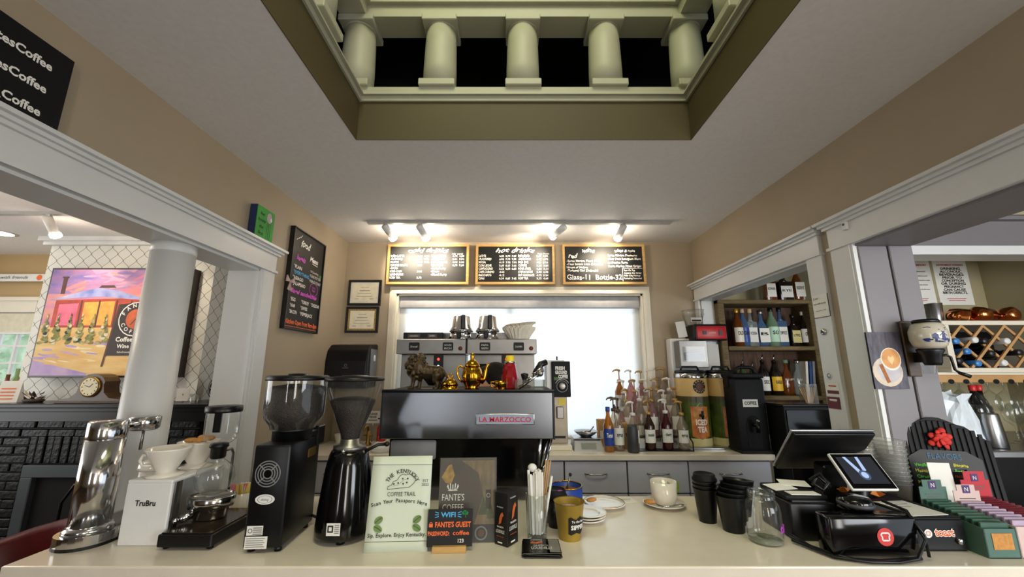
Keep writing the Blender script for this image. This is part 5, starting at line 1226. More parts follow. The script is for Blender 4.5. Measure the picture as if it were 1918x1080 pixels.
# cards and sweet boxes at the right end
def bend_card(w, h, mt): return MB().box(-w / 2, w / 2, -.001, .001, 0, h, mt)
one('blank_card', MB().box(-.032, .032, -.001, .001, 0, .18, PAPER, M=RX(-.1)), 'tall blank cream card standing before the flavors board', 'card', (1.395, 1.37, ZK), -.15)
r = T('wire_card_holder', 'black wire holder with orange lettered black card', 'card holder', (1.455, 1.40, ZK), -.1)
part('wire_frame', MB().tube([(-.045, 0, 0), (-.045, 0, .15), (.04, 0, .155), (.04, 0, 0)], .0028, BLACK), r); part('card', MB().box(.002, .036, .002, .004, .03, .148, BLACKM), r)
part('lettering', MB(FR(0, .0015, 0)).text('FRESH', .019, .13, .008, CHORANGE).text('Chocolate', .019, .09, .008, CHORANGE, w=.03), r)
def sweet_box(name, label, x0, x1, y0, y1, hf, hb, mt, head_h, pieces, logo=True, win=False):
    w = x1 - x0; d = y1 - y0
    r = T(name, label, 'sweet box', ((x0 + x1) / 2, y0, ZK))
    side = [(0, 0), (d, 0), (d, hb), (0, hf)]
    for sg in (-1, 1):
        part('side_panel', MB(Matrix(((0, 0, 1, sg * w / 2 - .001), (1, 0, 0, 0), (0, 1, 0, 0), (0, 0, 0, 1)))).prism(side, .002, mt), r)
    part('front_panel', MB().box(-w / 2, w / 2, 0, .002, 0, hf, mt), r); part('floor_panel', MB().box(-w / 2, w / 2, 0, d, 0, .002, mt), r)
    hc = part('header_card', MB().box(-w / 2, w / 2, d - .002, d, 0, hb + head_h * .7, mt).box(-w / 2 + .012, w / 2 - .012, d - .002, d, hb + head_h * .7, hb + head_h, mt), r)
    m = MB(FR(0, d - .0025, 0)); z0 = hb + head_h * .78
    if logo: m.rect(-.011, z0 - .011, .011, z0 + .011, mat('logo_purple', '3D1D5C', .5)).text('N', 0, z0 - .006, .012, PAPER, z=.001)
    m.line([(-w * .3, z0 - .026), (w * .3, z0 - .026)], .003, INKG); m.line([(-w * .25, z0 - .034), (w * .25, z0 - .034)], .002, INKG)
    part('print', m, hc)
    if win: part('front_picture', MB(FR(0, -.0006, 0)).rect(-w * .3, hf * .3, w * .35, hf * .85, COOKIE), r)
    if pieces:
        mt2, n = pieces
        for k in range(n):
            y_ = .012 + (d - .024) * k / (n - 1); z_ = hf + (hb - hf) * k / (n - 1)
            part('bar_packet', MB().box(-w / 2 + .004, w / 2 - .004, y_ - .003, y_ + .003, .004, z_ + .012, mt2, .001, M=Matrix.Identity(4)), r)
    return r
SG = mat('sage_card', '47665A', .6, var=.05); PK = mat('blush_card', 'C9AFA8', .6, var=.05); LV = mat('lilac_card', 'B09BB0', .6, var=.05); RDC = mat('red_card', 'B0202C', .6, var=.05); DRD = mat('dark_red_wrap', '6A1220', .4, var=.1)
sweet_box('sweet_box', 'sage green counter box of sweets with tall header card', 1.236, 1.318, 1.142, 1.30, .07, .085, SG, .065, (mat('sage_wrap', '3A5A4A', .3, var=.15), 9), win=True)
sweet_box('sweet_box', 'blush pink counter box of sweets with lilac packets', 1.322, 1.40, 1.142, 1.285, .075, .085, PK, .055, (LV, 8))
sweet_box('sweet_box', 'red counter box of dark red chocolate bars', 1.43, 1.52, 1.16, 1.36, .065, .075, RDC, .085, (DRD, 12))
for k in range(4):
    one('paper_napkin', MB().box(-.06, .06, -.05, .05, 0, .004, (PAPER, mat('leaf_print_paper', 'C9CDB4', .8, var=.25, scale=40))[k % 2], .0015), 'folded patterned napkin in the pile at the far right', 'napkin', (1.63 + .006 * k, 1.36 - .004 * k, ZK + .0042 * k), .3 - .1 * k, group='pile of napkins')
# latte photo and wall grinder on the lilac jamb
q0, q1, qt = P(1650, 728, Y=1.488), P(1716, 726, Y=1.488), P(1660, 622, Y=1.488)
w = q1.x - q0.x - .005; h = qt.z - q0.z
r = T('latte_poster', 'unframed photo of a latte and biscotti on the lilac jamb', 'poster', ((q0.x + q1.x) / 2 - .028, 1.487, q0.z), .0)
part('panel', MB().box(-w / 2, w / 2, -.006, 0, 0, h, BLACKM), r)
m = MB(FR(0, -.0064, 0)); m.rect(-w / 2, 0, w / 2, h, mat('photo_slate', '2A2630', .5, scale=22, hex2='56505C', stretch=(4, 1, 1)), .0002)
m.disc(-w * .05, h * .3, w * .44, mat('photo_plate', 'CBB9A0', .4, var=.1), .0004, ry=h * .26); m.disc(.0, h * .32, w * .36, mat('photo_plate_in', 'B5AFB0', .4, var=.15), .0005, ry=h * .2)
m.disc(w * .1, h * .52, w * .3, CERAM, .0007, ry=h * .2); m.disc(w * .1, h * .53, w * .27, mat('photo_latte', 'B8732E', .5, scale=24, hex2='DDA25E'), .0009, ry=h * .175)
HRT = mat('photo_foam', 'E8C08A', .5)
m.poly([(w * .1, h * .42), (w * .0, h * .52), (w * .03, h * .58), (w * .1, h * .55), (w * .17, h * .58), (w * .2, h * .52)], HRT, .0011); m.poly([(-w * .28, h * .42), (-w * .18, h * .44), (-w * .02, h * .12), (-w * .12, h * .1)], mat('photo_biscotti', '9A5A22', .7, var=.25, scale=60), .0011)
part('photo_print', m, r)
c = P(1737, 640, Y=1.39)
r = T('wall_coffee_mill', 'antique wall coffee mill with blue and white ceramic jar', 'coffee mill', (c.x + .036, 1.486, P(1737, 600, Y=1.39).z))
part('wooden_back', MB().box(-.045, .02, -.012, 0, -.27, .012, WOODD, .004), r)
r.scale = (.72, .72, .72)
DELFT = mat('delft_cream', 'BEB6A2', .2, var=.04, coat=.4); DBL = mat('delft_blue', '24306A', .4, var=.3, scale=30)
jar = [(.045, -.135), (.062, -.12), (.072, -.09), (.072, -.05), (.06, -.018), (.046, -.008)]
part('ceramic_jar', MB().lathe([(0, -.135)] + jar, DELFT, c=(0, -.095, 0), seg=36), r)
part('lid', MB().lathe([(.05, -.008), (.052, 0), (.048, .008), (.02, .012), (0, .012)], BLACK, c=(0, -.095, 0), seg=28), r)
def jr(z):
    for (r0_, z0_), (r1_, z1_) in zip(jar, jar[1:]):
        if z0_ <= z <= z1_: return r0_ + (r1_ - r0_) * (z - z0_) / (z1_ - z0_)
    return .05
m = MB(FR(-.02, 0, 0)); rd = random.Random(6)
for k in range(26):
    m.disc(rd.uniform(-.045, .05), rd.uniform(-.105, -.085), rd.uniform(.004, .010), DBL, .0004 + .00003 * k, ry=rd.uniform(.002, .005), seg=8)
m.poly([(-.02, -.09), (-.02, -.07), (-.01, -.062), (0, -.07), (0, -.09)], DBL, .0016)
for t in range(4):
    q = PI / 4 + t * PI / 2; m.line([(.02, -.06), (.02 + .022 * math.cos(q), -.06 + .022 * math.sin(q))], .0035, DBL, .0016)
m.poly([(.012, -.09), (.017, -.06), (.023, -.06), (.028, -.09)], DBL, .0016); m.line([(-.045, -.035), (-.03, -.032), (-.02, -.036)], .003, DBL, .0016); m.line([(.03, -.04), (.045, -.036)], .003, DBL, .0016)
m.v = [((jr(z) + .0012) * math.sin(x / .066), -.095 - (jr(z) + .0012) * math.cos(x / .066), z) for x, y, z in m.v]
part('windmill_painting', m, r)
part('grinding_body', MB().lathe([(.03, -.215), (.036, -.2), (.04, -.165), (.052, -.145), (.05, -.135)], BLACK, c=(0, -.09, 0), seg=20).box(-.012, .012, -.08, 0, -.2, -.15, BLACK, .003), r)
part('catch_glass', MB().shell([(.022, -.255), (.03, -.215)], CLEAR, c=(-.02, -.085, 0), seg=20).lathe([(0, -.255), (.022, -.255)], CLEAR, c=(-.02, -.085, 0)), r)
part('crank', MB().tube([(.03, -.09, -.17), (.065, -.1, -.165), (.078, -.105, -.175), (.08, -.11, -.235), (.09, -.118, -.25)], .006, BLACK).tube([(.088, -.118, -.25), (.125, -.13, -.268)], [.008, .009], BLACK), r)
# ------------------------------------------------------------------ bar nook behind
ax = MB()
def poster(u0, u1, v0, v1, label, rows_, head):
    a = P(u0, v1, Y=YN); b = P(u1, v1, Y=YN); t = P((u0 + u1) / 2, v0, Y=YN); w = b.x - a.x; h = t.z - a.z
    r = T('notice', label, 'notice', ((a.x + b.x) / 2, YN, a.z)); part('sheet', MB().box(-w / 2, w / 2, -.002, 0, 0, h, PAPER), r)
    m = MB(FR(0, -.0025, 0)); m.text(head, 0, h * .88, h * .04, REDINK, bold=.02, w=w * .8)
    for i, t_ in enumerate(rows_): m.text(t_, 0, h * (.79 - .068 * i) if len(rows_) > 6 else h * (.74 - .1 * i), h * (.055 if len(rows_) > 6 else .022), INK, bold=.03, w=(w * .72 if len(rows_) > 6 else w * .84) * (.8 + .2 * ((i * 7) % 3) / 2))
    m.line([(-w * .28, h * .14), (w * .28, h * .14)], h * .014, REDINK); m.line([(-w * .24, h * .1), (w * .24, h * .1)], h * .014, REDINK)
    part('print', m, r)
poster(1762, 1826, 488, 571, 'white pregnancy alcohol warning notice on the olive bar wall', ('DRINKING', 'ALCOHOLIC', 'BEVERAGES', 'PRIOR TO', 'CONCEPTION', 'OR DURING', 'PREGNANCY', 'CAN CAUSE', 'BIRTH DEFECTS.'), 'GOVERNMENT WARNING')
poster(1688, 1756, 488, 571, 'white warning to minors notice partly behind the jamb', ('It is unlawful for any person under the age of 21', 'to purchase or attempt to purchase alcoholic beverages', 'misrepresent age or use false identification to obtain', 'penalties include fines and suspension of licence', 'violations will be prosecuted to the full extent'), 'WARNING TO MINORS')
yc = 2.0; cx_ = P(1772, 640, Y=yc).x; czt, czb = P(1800, 600, Y=yc).z, P(1800, 697, Y=yc).z
XC1 = 2.915
r = T('wine_rack_cabinet', 'cream wall cabinet with a diagonal pine wine lattice', 'wine rack', (cx_, yc, czb))
W_, H_, D_ = XC1 - cx_, czt - czb, YN - yc
part('top_panel', MB().box(0, W_, 0, D_, H_ - .022, H_, CREAM, .002), r); part('bottom_panel', MB().box(0, W_, 0, D_, 0, .022, CREAM, .002), r)
part('side_panel', MB().box(0, .03, 0, D_, .022, H_ - .022, CREAM), r); part('side_panel', MB().box(W_ - .03, W_, 0, D_, .022, H_ - .022, CREAM), r); part('back_panel', MB().box(.03, W_ - .03, D_ - .01, D_, .022, H_ - .022, BLACKM), r)
ih = H_ - .044; st = .11
for sg in (-1, 1):
    x0_ = -ih
    k = 0
    while x0_ < W_:
        xa, xb = (x0_, x0_ + ih) if sg > 0 else (x0_ + ih, x0_)
        pts = []
        lo, hi = .03, W_ - .03
        def at_(t): return (xa + (xb - xa) * t, .022 + ih * t)
        ts = [t / 40 for t in range(41) if lo <= at_(t / 40)[0] <= hi]
        if len(ts) > 3:
            p_, q_ = at_(ts[0]), at_(ts[-1]); d_ = Vector((q_[0] - p_[0], q_[1] - p_[1])).normalized(); n_ = Vector((-d_.y, d_.x)) * .006
            part('lattice_slat', MB(FR(0, .02 if sg > 0 else .03, 0)).prism([(p_[0] - n_.x, p_[1] - n_.y), (q_[0] - n_.x, q_[1] - n_.y), (q_[0] + n_.x, q_[1] + n_.y), (p_[0] + n_.x, p_[1] + n_.y)], .009, PINE), r)
        x0_ += st; k += 1
for k in range(9):
    pass
BOTD = mat('dark_wine_glass', '0E120E', .12, var=.1); capm = [mat('cap_blue', '3F7FC4', .35), WHITE, mat('cap_black', '1A1A1C', .4), WHITE, MATS['cap_blue'], MATS['cap_black']]
wb = [(.075, .60, 0), (.17, .62, 1), (.12, .40, 0), (.16, .17, 0), (.29, .18, 1), (.24, .36, 2), (.33, .60, 1), (.22, .6, 2), (.07, .22, 2), (.38, .38, 2)]
wl_ = ['blue-capped wine bottle, highest in the lattice', 'white-capped wine bottle near the lattice top left', 'blue-capped wine bottle in the lattice middle', 'blue-capped wine bottle low in the lattice', 'white-capped wine bottle low in the lattice', 'black-capped wine bottle in the lattice middle', 'white-capped wine bottle at the picture edge', 'black-capped wine bottle near the lattice top', 'black-capped wine bottle in the lattice lower left', 'black-capped wine bottle at the right lattice side']
for k, (fx, fz, cm) in enumerate(wb):
    r = T('wine_bottle', wl_[k], 'wine bottle', (cx_ + fx, yc + .005, czb + fz * H_), group='wine bottles in the lattice')
    Mb = RX(PI / 2) @ RY(.25)
    part('bottle', MB(TR(0, .16, 0) @ RX(PI / 2)).lathe([(.03, -.12), (.032, -.1), (.032, .02), (.013, .06), (.013, .1)], BOTD, seg=16), r)
    part('capsule', MB(TR(0, .16, 0) @ RX(PI / 2) @ RY(-.12)).lathe([(.0145, .085), (.0155, .09), (.0155, .165), (.013, .168)], capm[cm] if cm != 1 else WHITE, seg=14), r)
# copper mugs and shaker on the cabinet
for k, (u, s_) in enumerate(((1793, .9), (1808, 1.1), (1840, 1.15), (1860, .95), (1888, 1.1))):
    c = P(u, 598, Y=2.1)
    r = T('copper_mug', 'copper mug lying on the wine cabinet, %s in the row' % ('first', 'second', 'third', 'fourth', 'last')[k], 'mug', (c.x, 2.1 + .03 * (k % 2), czt), .8 * k, group='copper mugs on the wine cabinet')
    part('body', MB(TR(0, 0, .037 * s_) @ RX(PI / 2 + .15)).lathe([(.02 * s_, -.04 * s_), (.034 * s_, -.03 * s_), (.037 * s_, 0), (.034 * s_, .04 * s_), (.031 * s_, .04 * s_), (.02 * s_, -.02 * s_)], COPPER, seg=22), r)
    part('handle', MB().tube([(.03 * s_, -.02, .05 * s_), (.055 * s_, -.01, .05 * s_), (.055 * s_, .015, .03 * s_), (.03 * s_, .02, .03 * s_)], .004, COPPER), r)
c = P(1764, 598, Y=2.12)
for k in range(2):
    one('cocktail_shaker', MB().shell([(.026, .0), (.036, .105), (.037, .106), (.034, .104), (.024, .003)], STEEL, seg=22).lathe([(0, .003), (.026, .003)], STEEL), ('steel mixing tin on the wine cabinet by the jamb', 'steel mixing tin nearest the copper mugs')[k], 'mixing tin', (c.x - .03 + .045 * k, 2.12 + .06 * k, czt))
# stemware rail and hanging glasses
zr = P(1850, 705, Y=yc + .05).z
r = T('stemware_rack', 'scalloped pine rail for hanging wine glasses', 'glass rack', (cx_, yc + .03, czb))
part('rail', MB().box(-.1, W_, 0, .012, -.05, -.012, PINE, .002), r); part('top_board', MB().box(-.1, W_, 0, .3, -.012, 0, CREAM), r)
for k in range(9): part('slot_cut', MB(FR(0, -.0006, 0)).disc(-.06 + .075 * k, -.045, .016, BLACKM, ry=.012, seg=12), r)
GLS = [(.032, 0), (.033, .002), (.008, .006), (.0035, .012), (.0035, .075), (.012, .085), (.032, .105), (.038, .135), (.034, .17), (.03, .18)]
hg = MB(RX(PI)).shell(GLS, CLEAR, seg=18).mesh('hanging_glass')
for k in range(12):
    o = part('hanging_glass', hg, loc=(cx_ - .05 + .078 * (k % 8) + (.03 if k > 7 else 0), yc + .09 + (.09 if k > 7 else 0), czb - .012)); tag(o, 'clear wine glass hanging upside down from the pine rail', 'wine glass', 'hanging wine glasses')
# bar counter below
zb_, yb_ = 1.2, 1.84
r = T('bar_counter', 'black bar counter with pale edge in the bar nook', 'counter', (0, 0, 0))
part('worktop', MB().box(1.9, XN - .005, yb_, YN - .002, zb_ - .03, zb_, mat('bar_top', '55524E', .25, var=.1), .003), r); part('front_panel', MB().box(1.9, XN - .005, yb_ + .02, YN - .002, 0, zb_ - .03, BLACKM), r)
part('edge_strip', MB().box(1.9, XN - .005, yb_ - .004, yb_, zb_ - .026, zb_ - .006, ALU), r)
c = P(1808, 820, Y=1.92)
mb_ = MB(); vs, fs = [], []; n = 18
for j, (rz_, zz) in enumerate(((.07, 0), (.085, .03), (.08, .1), (.06, .16), (.05, .2), (.062, .235))):
    for k in range(n):
        t = 2 * PI * k / n; q = rz_ * (1 + .12 * math.sin(5 * t + j) + .06 * math.sin(11 * t + 2 * j)); vs.append((q * math.cos(t), q * .7 * math.sin(t), zz + .012 * math.sin(3 * t + j) * (1 if j > 0 else 0)))
for j in range(5):
    for k in range(n): fs.append((j * n + k, j * n + (k + 1) % n, (j + 1) * n + (k + 1) % n, (j + 1) * n + k))
rbg = random.Random(31); vs = [(x_ + rbg.uniform(-.009, .009), y_ + rbg.uniform(-.009, .009), z_ + rbg.uniform(-.012, .012) * (z_ > .02)) for x_, y_, z_ in vs]
one('plastic_bag', MB().add(vs, fs, mat('bag_white', 'DCE4EA', .3, var=.04), False), 'crumpled white plastic bag standing on the bar counter', 'bag', (c.x, 1.94, zb_))
def bottle(name, label, loc, h, rad, gm, capm_, labm=None, lab=(.2, .5), neck=.36, shape='round', group=None, txt=None, liquid=None, rz=0.0, pour=False, txm=None):
    r = T(name, label, 'bottle', loc, rz, group=group)
    nb = h * (1 - neck)
    if shape == 'square':
        part('glass_body', MB().box(-rad, rad, -rad * .7, rad * .7, 0, nb, gm, .008, 2).lathe([(rad * .7, nb - .004), (rad * .35, nb + .015), (rad * .32, h * .93)], gm, seg=14), r)
    elif shape == 'flask':
        part('glass_body', MB().lathe([(rad * .8, 0), (rad, .02), (rad * 1.05, nb * .55), (rad * .8, nb * .85), (rad * .32, nb * 1.1), (rad * .3, h * .93)], gm, seg=18, sy=.6), r)
    else:
        part('glass_body', MB().lathe([(rad * .9, 0), (rad, .006), (rad, nb * .9), (rad * .8, nb), (rad * .36, nb + (h - nb) * .45), (rad * .34, h * .93)], gm, seg=18), r)
    part('cap', MB().lathe([(rad * .40, h * .9), (rad * .42, h * .905), (rad * .42, h), (rad * .36, h * 1.004)], capm_, seg=12) if not pour else MB().lathe([(rad * .4, h * .9), (rad * .36, h * .95)], BLACK, seg=10).tube([(0, 0, h * .94), (rad * .1, 0, h * 1.02), (rad * .25, 0, h * 1.1)], .004, capm_, seg=6), r)
    if labm:
        z0, z1 = h * lab[0], h * lab[1]
        if shape == 'round':
            m = MB()
            for k in range(10):
                t0, t1 = -1.15 + .23 * k, -1.15 + .23 * (k + 1); q = rad + .0008
                m.add([(q * math.sin(t0), -q * math.cos(t0), z0), (q * math.sin(t1), -q * math.cos(t1), z0), (q * math.sin(t1), -q * math.cos(t1), z1), (q * math.sin(t0), -q * math.cos(t0), z1)], [(0, 1, 2, 3)], labm, True)
            if txt:
                a = MB(FR(0, 0, 0)).text(txt, 0, (z0 + z1) / 2, (z1 - z0) * .25, txm or INK, bold=.03, w=rad * 1.1); a.line([(-rad * .6, z0 + (z1 - z0) * .25), (rad * .6, z0 + (z1 - z0) * .25)], .0016, txm or INK)
                a.v = [((rad + .0016) * math.sin(x / rad), -(rad + .0016) * math.cos(x / rad), z) for x, y, z in a.v]; m.f += [[i + len(m.v) for i in f] for f in a.f]; kk = len(m.mats)
                m.mi += [kk] * len(a.f); m.sm += a.sm; m.v += a.v; m.mats.append(txm or INK)
        else:
            yy_ = -rad * (.7 if shape == 'square' else .64) - .001
            m = MB(FR(0, yy_, 0)).rect(-rad * .8, z0, rad * .8, z1, labm)
            if txt: m.text(txt, 0, (z0 + z1) / 2, (z1 - z0) * .22, txm or INK, w=rad * 1.3, bold=.02, z=.0012)
        part('paper_label', m, r)
    return r
GGL = glass('green_bottle_glass', '5C7A4A', .4); BRN = glass('brown_bottle_glass', '5A3418', .6); DKB = BOTD
for k, (u, cap, lb) in enumerate(((1843, REDCAP, 'red-capped dark wine bottle behind the white bag'), (1855, REDCAP, 'taller red-capped wine bottle beside the mixing tin'), (1762, MATS['cap_black'], 'green oil bottle at the jamb side of the bag'))):
    c = P(u, 825, Y=2.06 + .03 * k)
    bottle('bottle', lb, (c.x, 2.06 + .03 * k, zb_), .27, .034, GGL if k == 2 else DKB, cap, PAPER if k != 2 else None)
c = P(1872, 835, Y=1.9)
one('cocktail_shaker', MB().lathe([(.045, 0), (.047, .004), (.036, .145), (.034, .15), (0, .151)], STEEL, seg=26), 'upturned steel mixing tin on the bar counter', 'mixing tin', (c.x, 1.92, zb_))
for k in range(6):
    o = part('wine_glass', MB().shell(GLS, CLEAR, seg=16), loc=(2.28 + .085 * k, 2.02 + .05 * (k % 2), zb_)); tag(o, 'upright wine glass standing on the bar counter, %s from the bag' % ('first', 'second', 'third', 'fourth', 'fifth', 'sixth')[k], 'wine glass', 'glasses standing on the bar counter')
# ------------------------------------------------------------------ espresso machine, its back panel to the customers
YE = 1.55
ex0, ex1 = P(713, 770, Y=YE).x, P(1039, 770, Y=YE).x; ez0, ez1 = P(876, 822, Y=YE).z, P(876, 731, Y=YE).z
ec = (ex0 + ex1) / 2; ew = ex1 - ex0; e0, e1 = ez0 - ZK, ez1 - ZK
r = T('espresso_machine', 'wide steel espresso machine with a red lettered badge, back turned', 'espresso machine', (ec, YE, ZK))
PANEL = mat('brushed_back_panel', '6C6E72', .22, 1.0, var=.06, scale=30, stretch=(1, 1, 40)); PANEL.node_tree.nodes['Principled BSDF'].inputs['Anisotropic'].default_value = .7; PANEL.node_tree.nodes['Principled BSDF'].inputs['Anisotropic Rotation'].default_value = .0
part('back_panel', MB().box(-ew / 2 + .006, ew / 2 - .006, 0, .012, e0, e1 - .006, PANEL, .003), r)
part('side_panel', MB().box(-ew / 2, -ew / 2 + .008, -.002, .42, e0 - .002, e1, BLACK, .002), r); part('side_panel', MB().box(ew / 2 - .008, ew / 2, -.002, .42, e0 - .002, e1, BLACK, .002), r)
part('cup_tray', MB().box(-ew / 2, ew / 2, -.004, .42, e1 - .008, e1 - .002, BLACKM).box(-ew / 2, ew / 2, -.004, .004, e1 - .006, e1 + .004, BLACK, .001), r)
part('body', MB().box(-ew / 2 + .03, ew / 2 - .06, .03, .36, .05, e0, BLACKG, .006).box(-ew / 2 + .01, ew / 2 - .01, .012, .40, e0, e1 - .01, BLACK), r)
part('drip_panel', MB().box(-ew / 2 + .04, -ew / 2 + .21, .012, .03, e0 - .075, e0 - .006, MGREY, .008, 2, M=RX(0)), r)
for sx_ in (-1, 1):
    for y_ in (.05, .34): part('leg', MB().cyl((sx_ * (ew / 2 - .05), y_, 0), (sx_ * (ew / 2 - .03), y_, e0 if sx_ > 0 else .06), .013, CHROME, .015, seg=14), r)
for k in range(3): part('steam_wand', MB().cyl((ew / 2 - .026 + .01 * k, .02 + .01 * k, e0), (ew / 2 - .052 + .01 * k, .02 + .01 * k, e0 - .1), .003, CHROME if k != 1 else BLACK, seg=8), r)
part('group_head', MB().lathe([(.03, e0 - .06), (.034, e0 - .03), (.034, e0)], CHROME, c=(-.12, .38, 0), seg=18), r); part('group_head', MB().lathe([(.03, e0 - .06), (.034, e0 - .03), (.034, e0)], CHROME, c=(.12, .38, 0), seg=18), r)
bx0, bx1 = P(891, 785, Y=YE).x - ec, P(1001, 785, Y=YE).x - ec; bz0, bz1 = P(940, 795, Y=YE).z - ZK, P(940, 774, Y=YE).z - ZK
bd = part('badge', MB().box(bx0, bx1, -.005, 0, bz0, bz1, CHROME, .002, 2).box(bx0 + .003, bx1 - .003, -.0056, -.004, bz0 + .003, bz1 - .003, mat('badge_blue', '8E9AAE', .4)), r)
part('badge_lettering', MB(FR((bx0 + bx1) / 2, -.0058, 0)).text('LA MARZOCCO', 0, bz0 + (bz1 - bz0) * .28, (bz1 - bz0) * .45, mat('badge_red', 'C0122A', .3), w=(bx1 - bx0) * .88, bold=.015).line([(-(bx1 - bx0) * .44, bz0 + (bz1 - bz0) * .29), ((bx1 - bx0) * .44, bz0 + (bz1 - bz0) * .29)], .0014, MATS['badge_red']), bd)
ZT = ez1 - .002
# --- bronze lion
c = P(795, 726, Y=1.66); m = MB(); m.mats.append(BRONZE)
def cap(a, b, r0, r1, n=5):
    a, b = Vector(a), Vector(b)
    for i in range(n + 1):
        t = i / n; q = a.lerp(b, t); m.ball(q, r0 + (r1 - r0) * t, BRONZE, seg=10, rings=7)
cap((-.02, 0, .072), (.05, 0, .068), .03, .027); m.ball((.055, 0, .066), (.026, .024, .03), BRONZE)
rl = random.Random(11)
m.ball((-.03, 0, .09), (.038, .038, .046), BRONZE)
for k in range(90):
    t, ph = rl.uniform(0, 2 * PI), rl.uniform(-1.3, 1.3); d = Vector((math.cos(ph) * math.cos(t) * .036, math.cos(ph) * math.sin(t) * .034, math.sin(ph) * .044)); q = Vector((-.032, 0, .092)) + d
    m.ball(q * 1.0 + d * .12, rl.uniform(.006, .011), BRONZE, seg=7, rings=5)
m.ball((-.058, -.004, .107), (.018, .017, .02), BRONZE); m.ball((-.074, -.005, .098), (.012, .012, .011), BRONZE); m.ball((-.082, -.005, .102), (.004, .006, .004), BRONZE, seg=7, rings=5); cap((-.07, -.004, .09), (-.078, -.004, .086), .008, .006, 2)
for sg in (-1, 1): m.ball((-.05, sg * .018, .127), (.006, .006, .007), BRONZE, seg=7, rings=5)
for sg, dx in ((-1, -.008), (1, .012)):
    cap((-.03 + dx, sg * .016, .07), (-.036 + dx, sg * .017, .03), .015, .009); cap((-.036 + dx, sg * .017, .03), (-.038 + dx, sg * .017, .01), .009, .009, 3); m.ball((-.044 + dx, sg * .017, .007), (.014, .011, .008), BRONZE)
    cap((.055 + dx * .6, sg * .014, .06), (.05 + dx * .6, sg * .016, .036), .02, .012); cap((.05 + dx * .6, sg * .016, .036), (.062 + dx * .6, sg * .016, .022), .010, .008, 3); cap((.062 + dx * .6, sg * .016, .022), (.058 + dx * .6, sg * .016, .008), .008, .008, 3); m.ball((.052 + dx * .6, sg * .016, .006), (.013, .010, .007), BRONZE)
cap((.075, 0, .075), (.09, .004, .05), .006, .005, 4); cap((.09, .004, .05), (.088, .006, .025), .005, .006, 4); m.ball((.087, .006, .02), (.009, .009, .013), BRONZE, seg=8, rings=6)
lion = fuse(m, 'lion_body', .0024, 1)
r = T('lion_statue', 'dark bronze standing lion statue on the espresso machine', 'statue', (c.x, 1.66, ZT))
part('lion_body', lion, r); part('plinth', MB().box(-.062, .082, -.032, .032, -.004 + .004, .004, BRONZE, .002), r)
# --- gold pieces
c = P(884, 726, Y=1.64)
r = T('gold_teapot', 'tall polished gold teapot on the espresso machine', 'teapot', (c.x, 1.64, ZT))
part('body', MB().lathe([(.026, 0), (.03, .004), (.026, .01), (.037, .03), (.041, .055), (.036, .08), (.028, .092)], GOLD, seg=36, rib=.03, nr=12), r)
part('lid', MB().lathe([(.03, .092), (.031, .096), (.022, .112), (.01, .12), (.005, .124), (.008, .13), (.007, .138), (.003, .146), (0, .15)], GOLD, seg=24), r)
part('spout', MB().tube([(.034, 0, .03), (.05, 0, .045), (.054, 0, .075), (.062, 0, .098), (.07, 0, .102)], [.012, .010, .007, .006, .005], GOLD, seg=10), r)
part('handle', MB().tube([(-.03, 0, .085), (-.05, 0, .096), (-.062, 0, .085), (-.06, 0, .06), (-.05, 0, .04), (-.038, 0, .03)], .0045, GOLD), r)
c = P(843, 726, Y=1.62)
r = T('gold_dish', 'low gold domed sugar dish between lion and teapot', 'dish', (c.x, 1.62, ZT))
part('bowl', MB().lathe([(.034, 0), (.038, .004), (.03, .008), (.03, .016)], GOLD, seg=24), r); part('dome_lid', MB().lathe([(.031, .016), (.029, .03), (.018, .042), (.006, .046)], GOLD, seg=24, rib=.03, nr=10), r); part('finial', MB().tube([(.009 * math.cos(k * PI / 6), 0, .056 + .009 * math.sin(k * PI / 6)) for k in range(12)], .0025, GOLD, closed=True, seg=6), r)
c = P(938, 726, Y=1.61)
r = T('gold_creamer', 'small gold creamer jug before the red syrup bottle', 'jug', (c.x, 1.61, ZT))
part('body', MB().shell([(.016, 0), (.024, .012), (.022, .026), (.026, .036), (.024, .035)], GOLD, seg=24).lathe([(0, .002), (.016, .002)], GOLD), r); part('handle', MB().tube([(-.02, 0, .032), (-.038, 0, .032), (-.038, 0, .014), (-.022, 0, .01)], .003, GOLD), r)
part('tray', MB().lathe([(.04, -.0), (.042, .003), (0, .001)], GOLD, seg=24, c=(.0, 0, 0)), r)
c = P(955, 726, Y=1.69)
r = T('syrup_bottle', 'faceted bottle of red syrup with a yellow cap', 'bottle', (c.x, 1.69, ZT))
part('glass_body', MB().lathe([(.036, 0), (.04, .006), (.036, .05), (.027, .095), (.022, .108)], glass('red_syrup', 'B0202A', .55), seg=10, smooth=False), r); part('collar', MB().lathe([(.024, .106), (.024, .113)], CHROME, seg=18), r); part('cap', MB().lathe([(.018, .113), (.019, .116), (.017, .136), (.015, .138)], YEL, seg=18), r)
c = P(992, 726, Y=1.66)
r = T('plastic_bin', 'low clear plastic bin on the right of the espresso machine top', 'bin', (c.x, 1.66, ZT))
part('walls', MB().box(-.06, .06, -.04, -.037, 0, .04, CLEARP).box(-.06, .06, .037, .04, 0, .04, CLEARP).box(-.06, -.057, -.037, .037, 0, .04, CLEARP).box(.057, .06, -.037, .037, 0, .04, CLEARP).box(-.06, .06, -.04, .04, 0, .002, CLEARP), r)
one('tamper', MB(TR(-.02, 0, .005)).lathe([(.026, 0), (.026, .012), (.01, .016), (.009, .03), (.015, .05), (.016, .058), (.0, .062)], BLACK, seg=20), 'black handled tamper standing in the clear bin', 'tamper', (c.x, 1.66, ZT))
r = T('portafilter', 'chrome portafilter with black grip propped in the clear bin', 'portafilter', (c.x + .03, 1.655, ZT + .006), .2)
M_ = TR(0, 0, .03) @ RY(-.75)
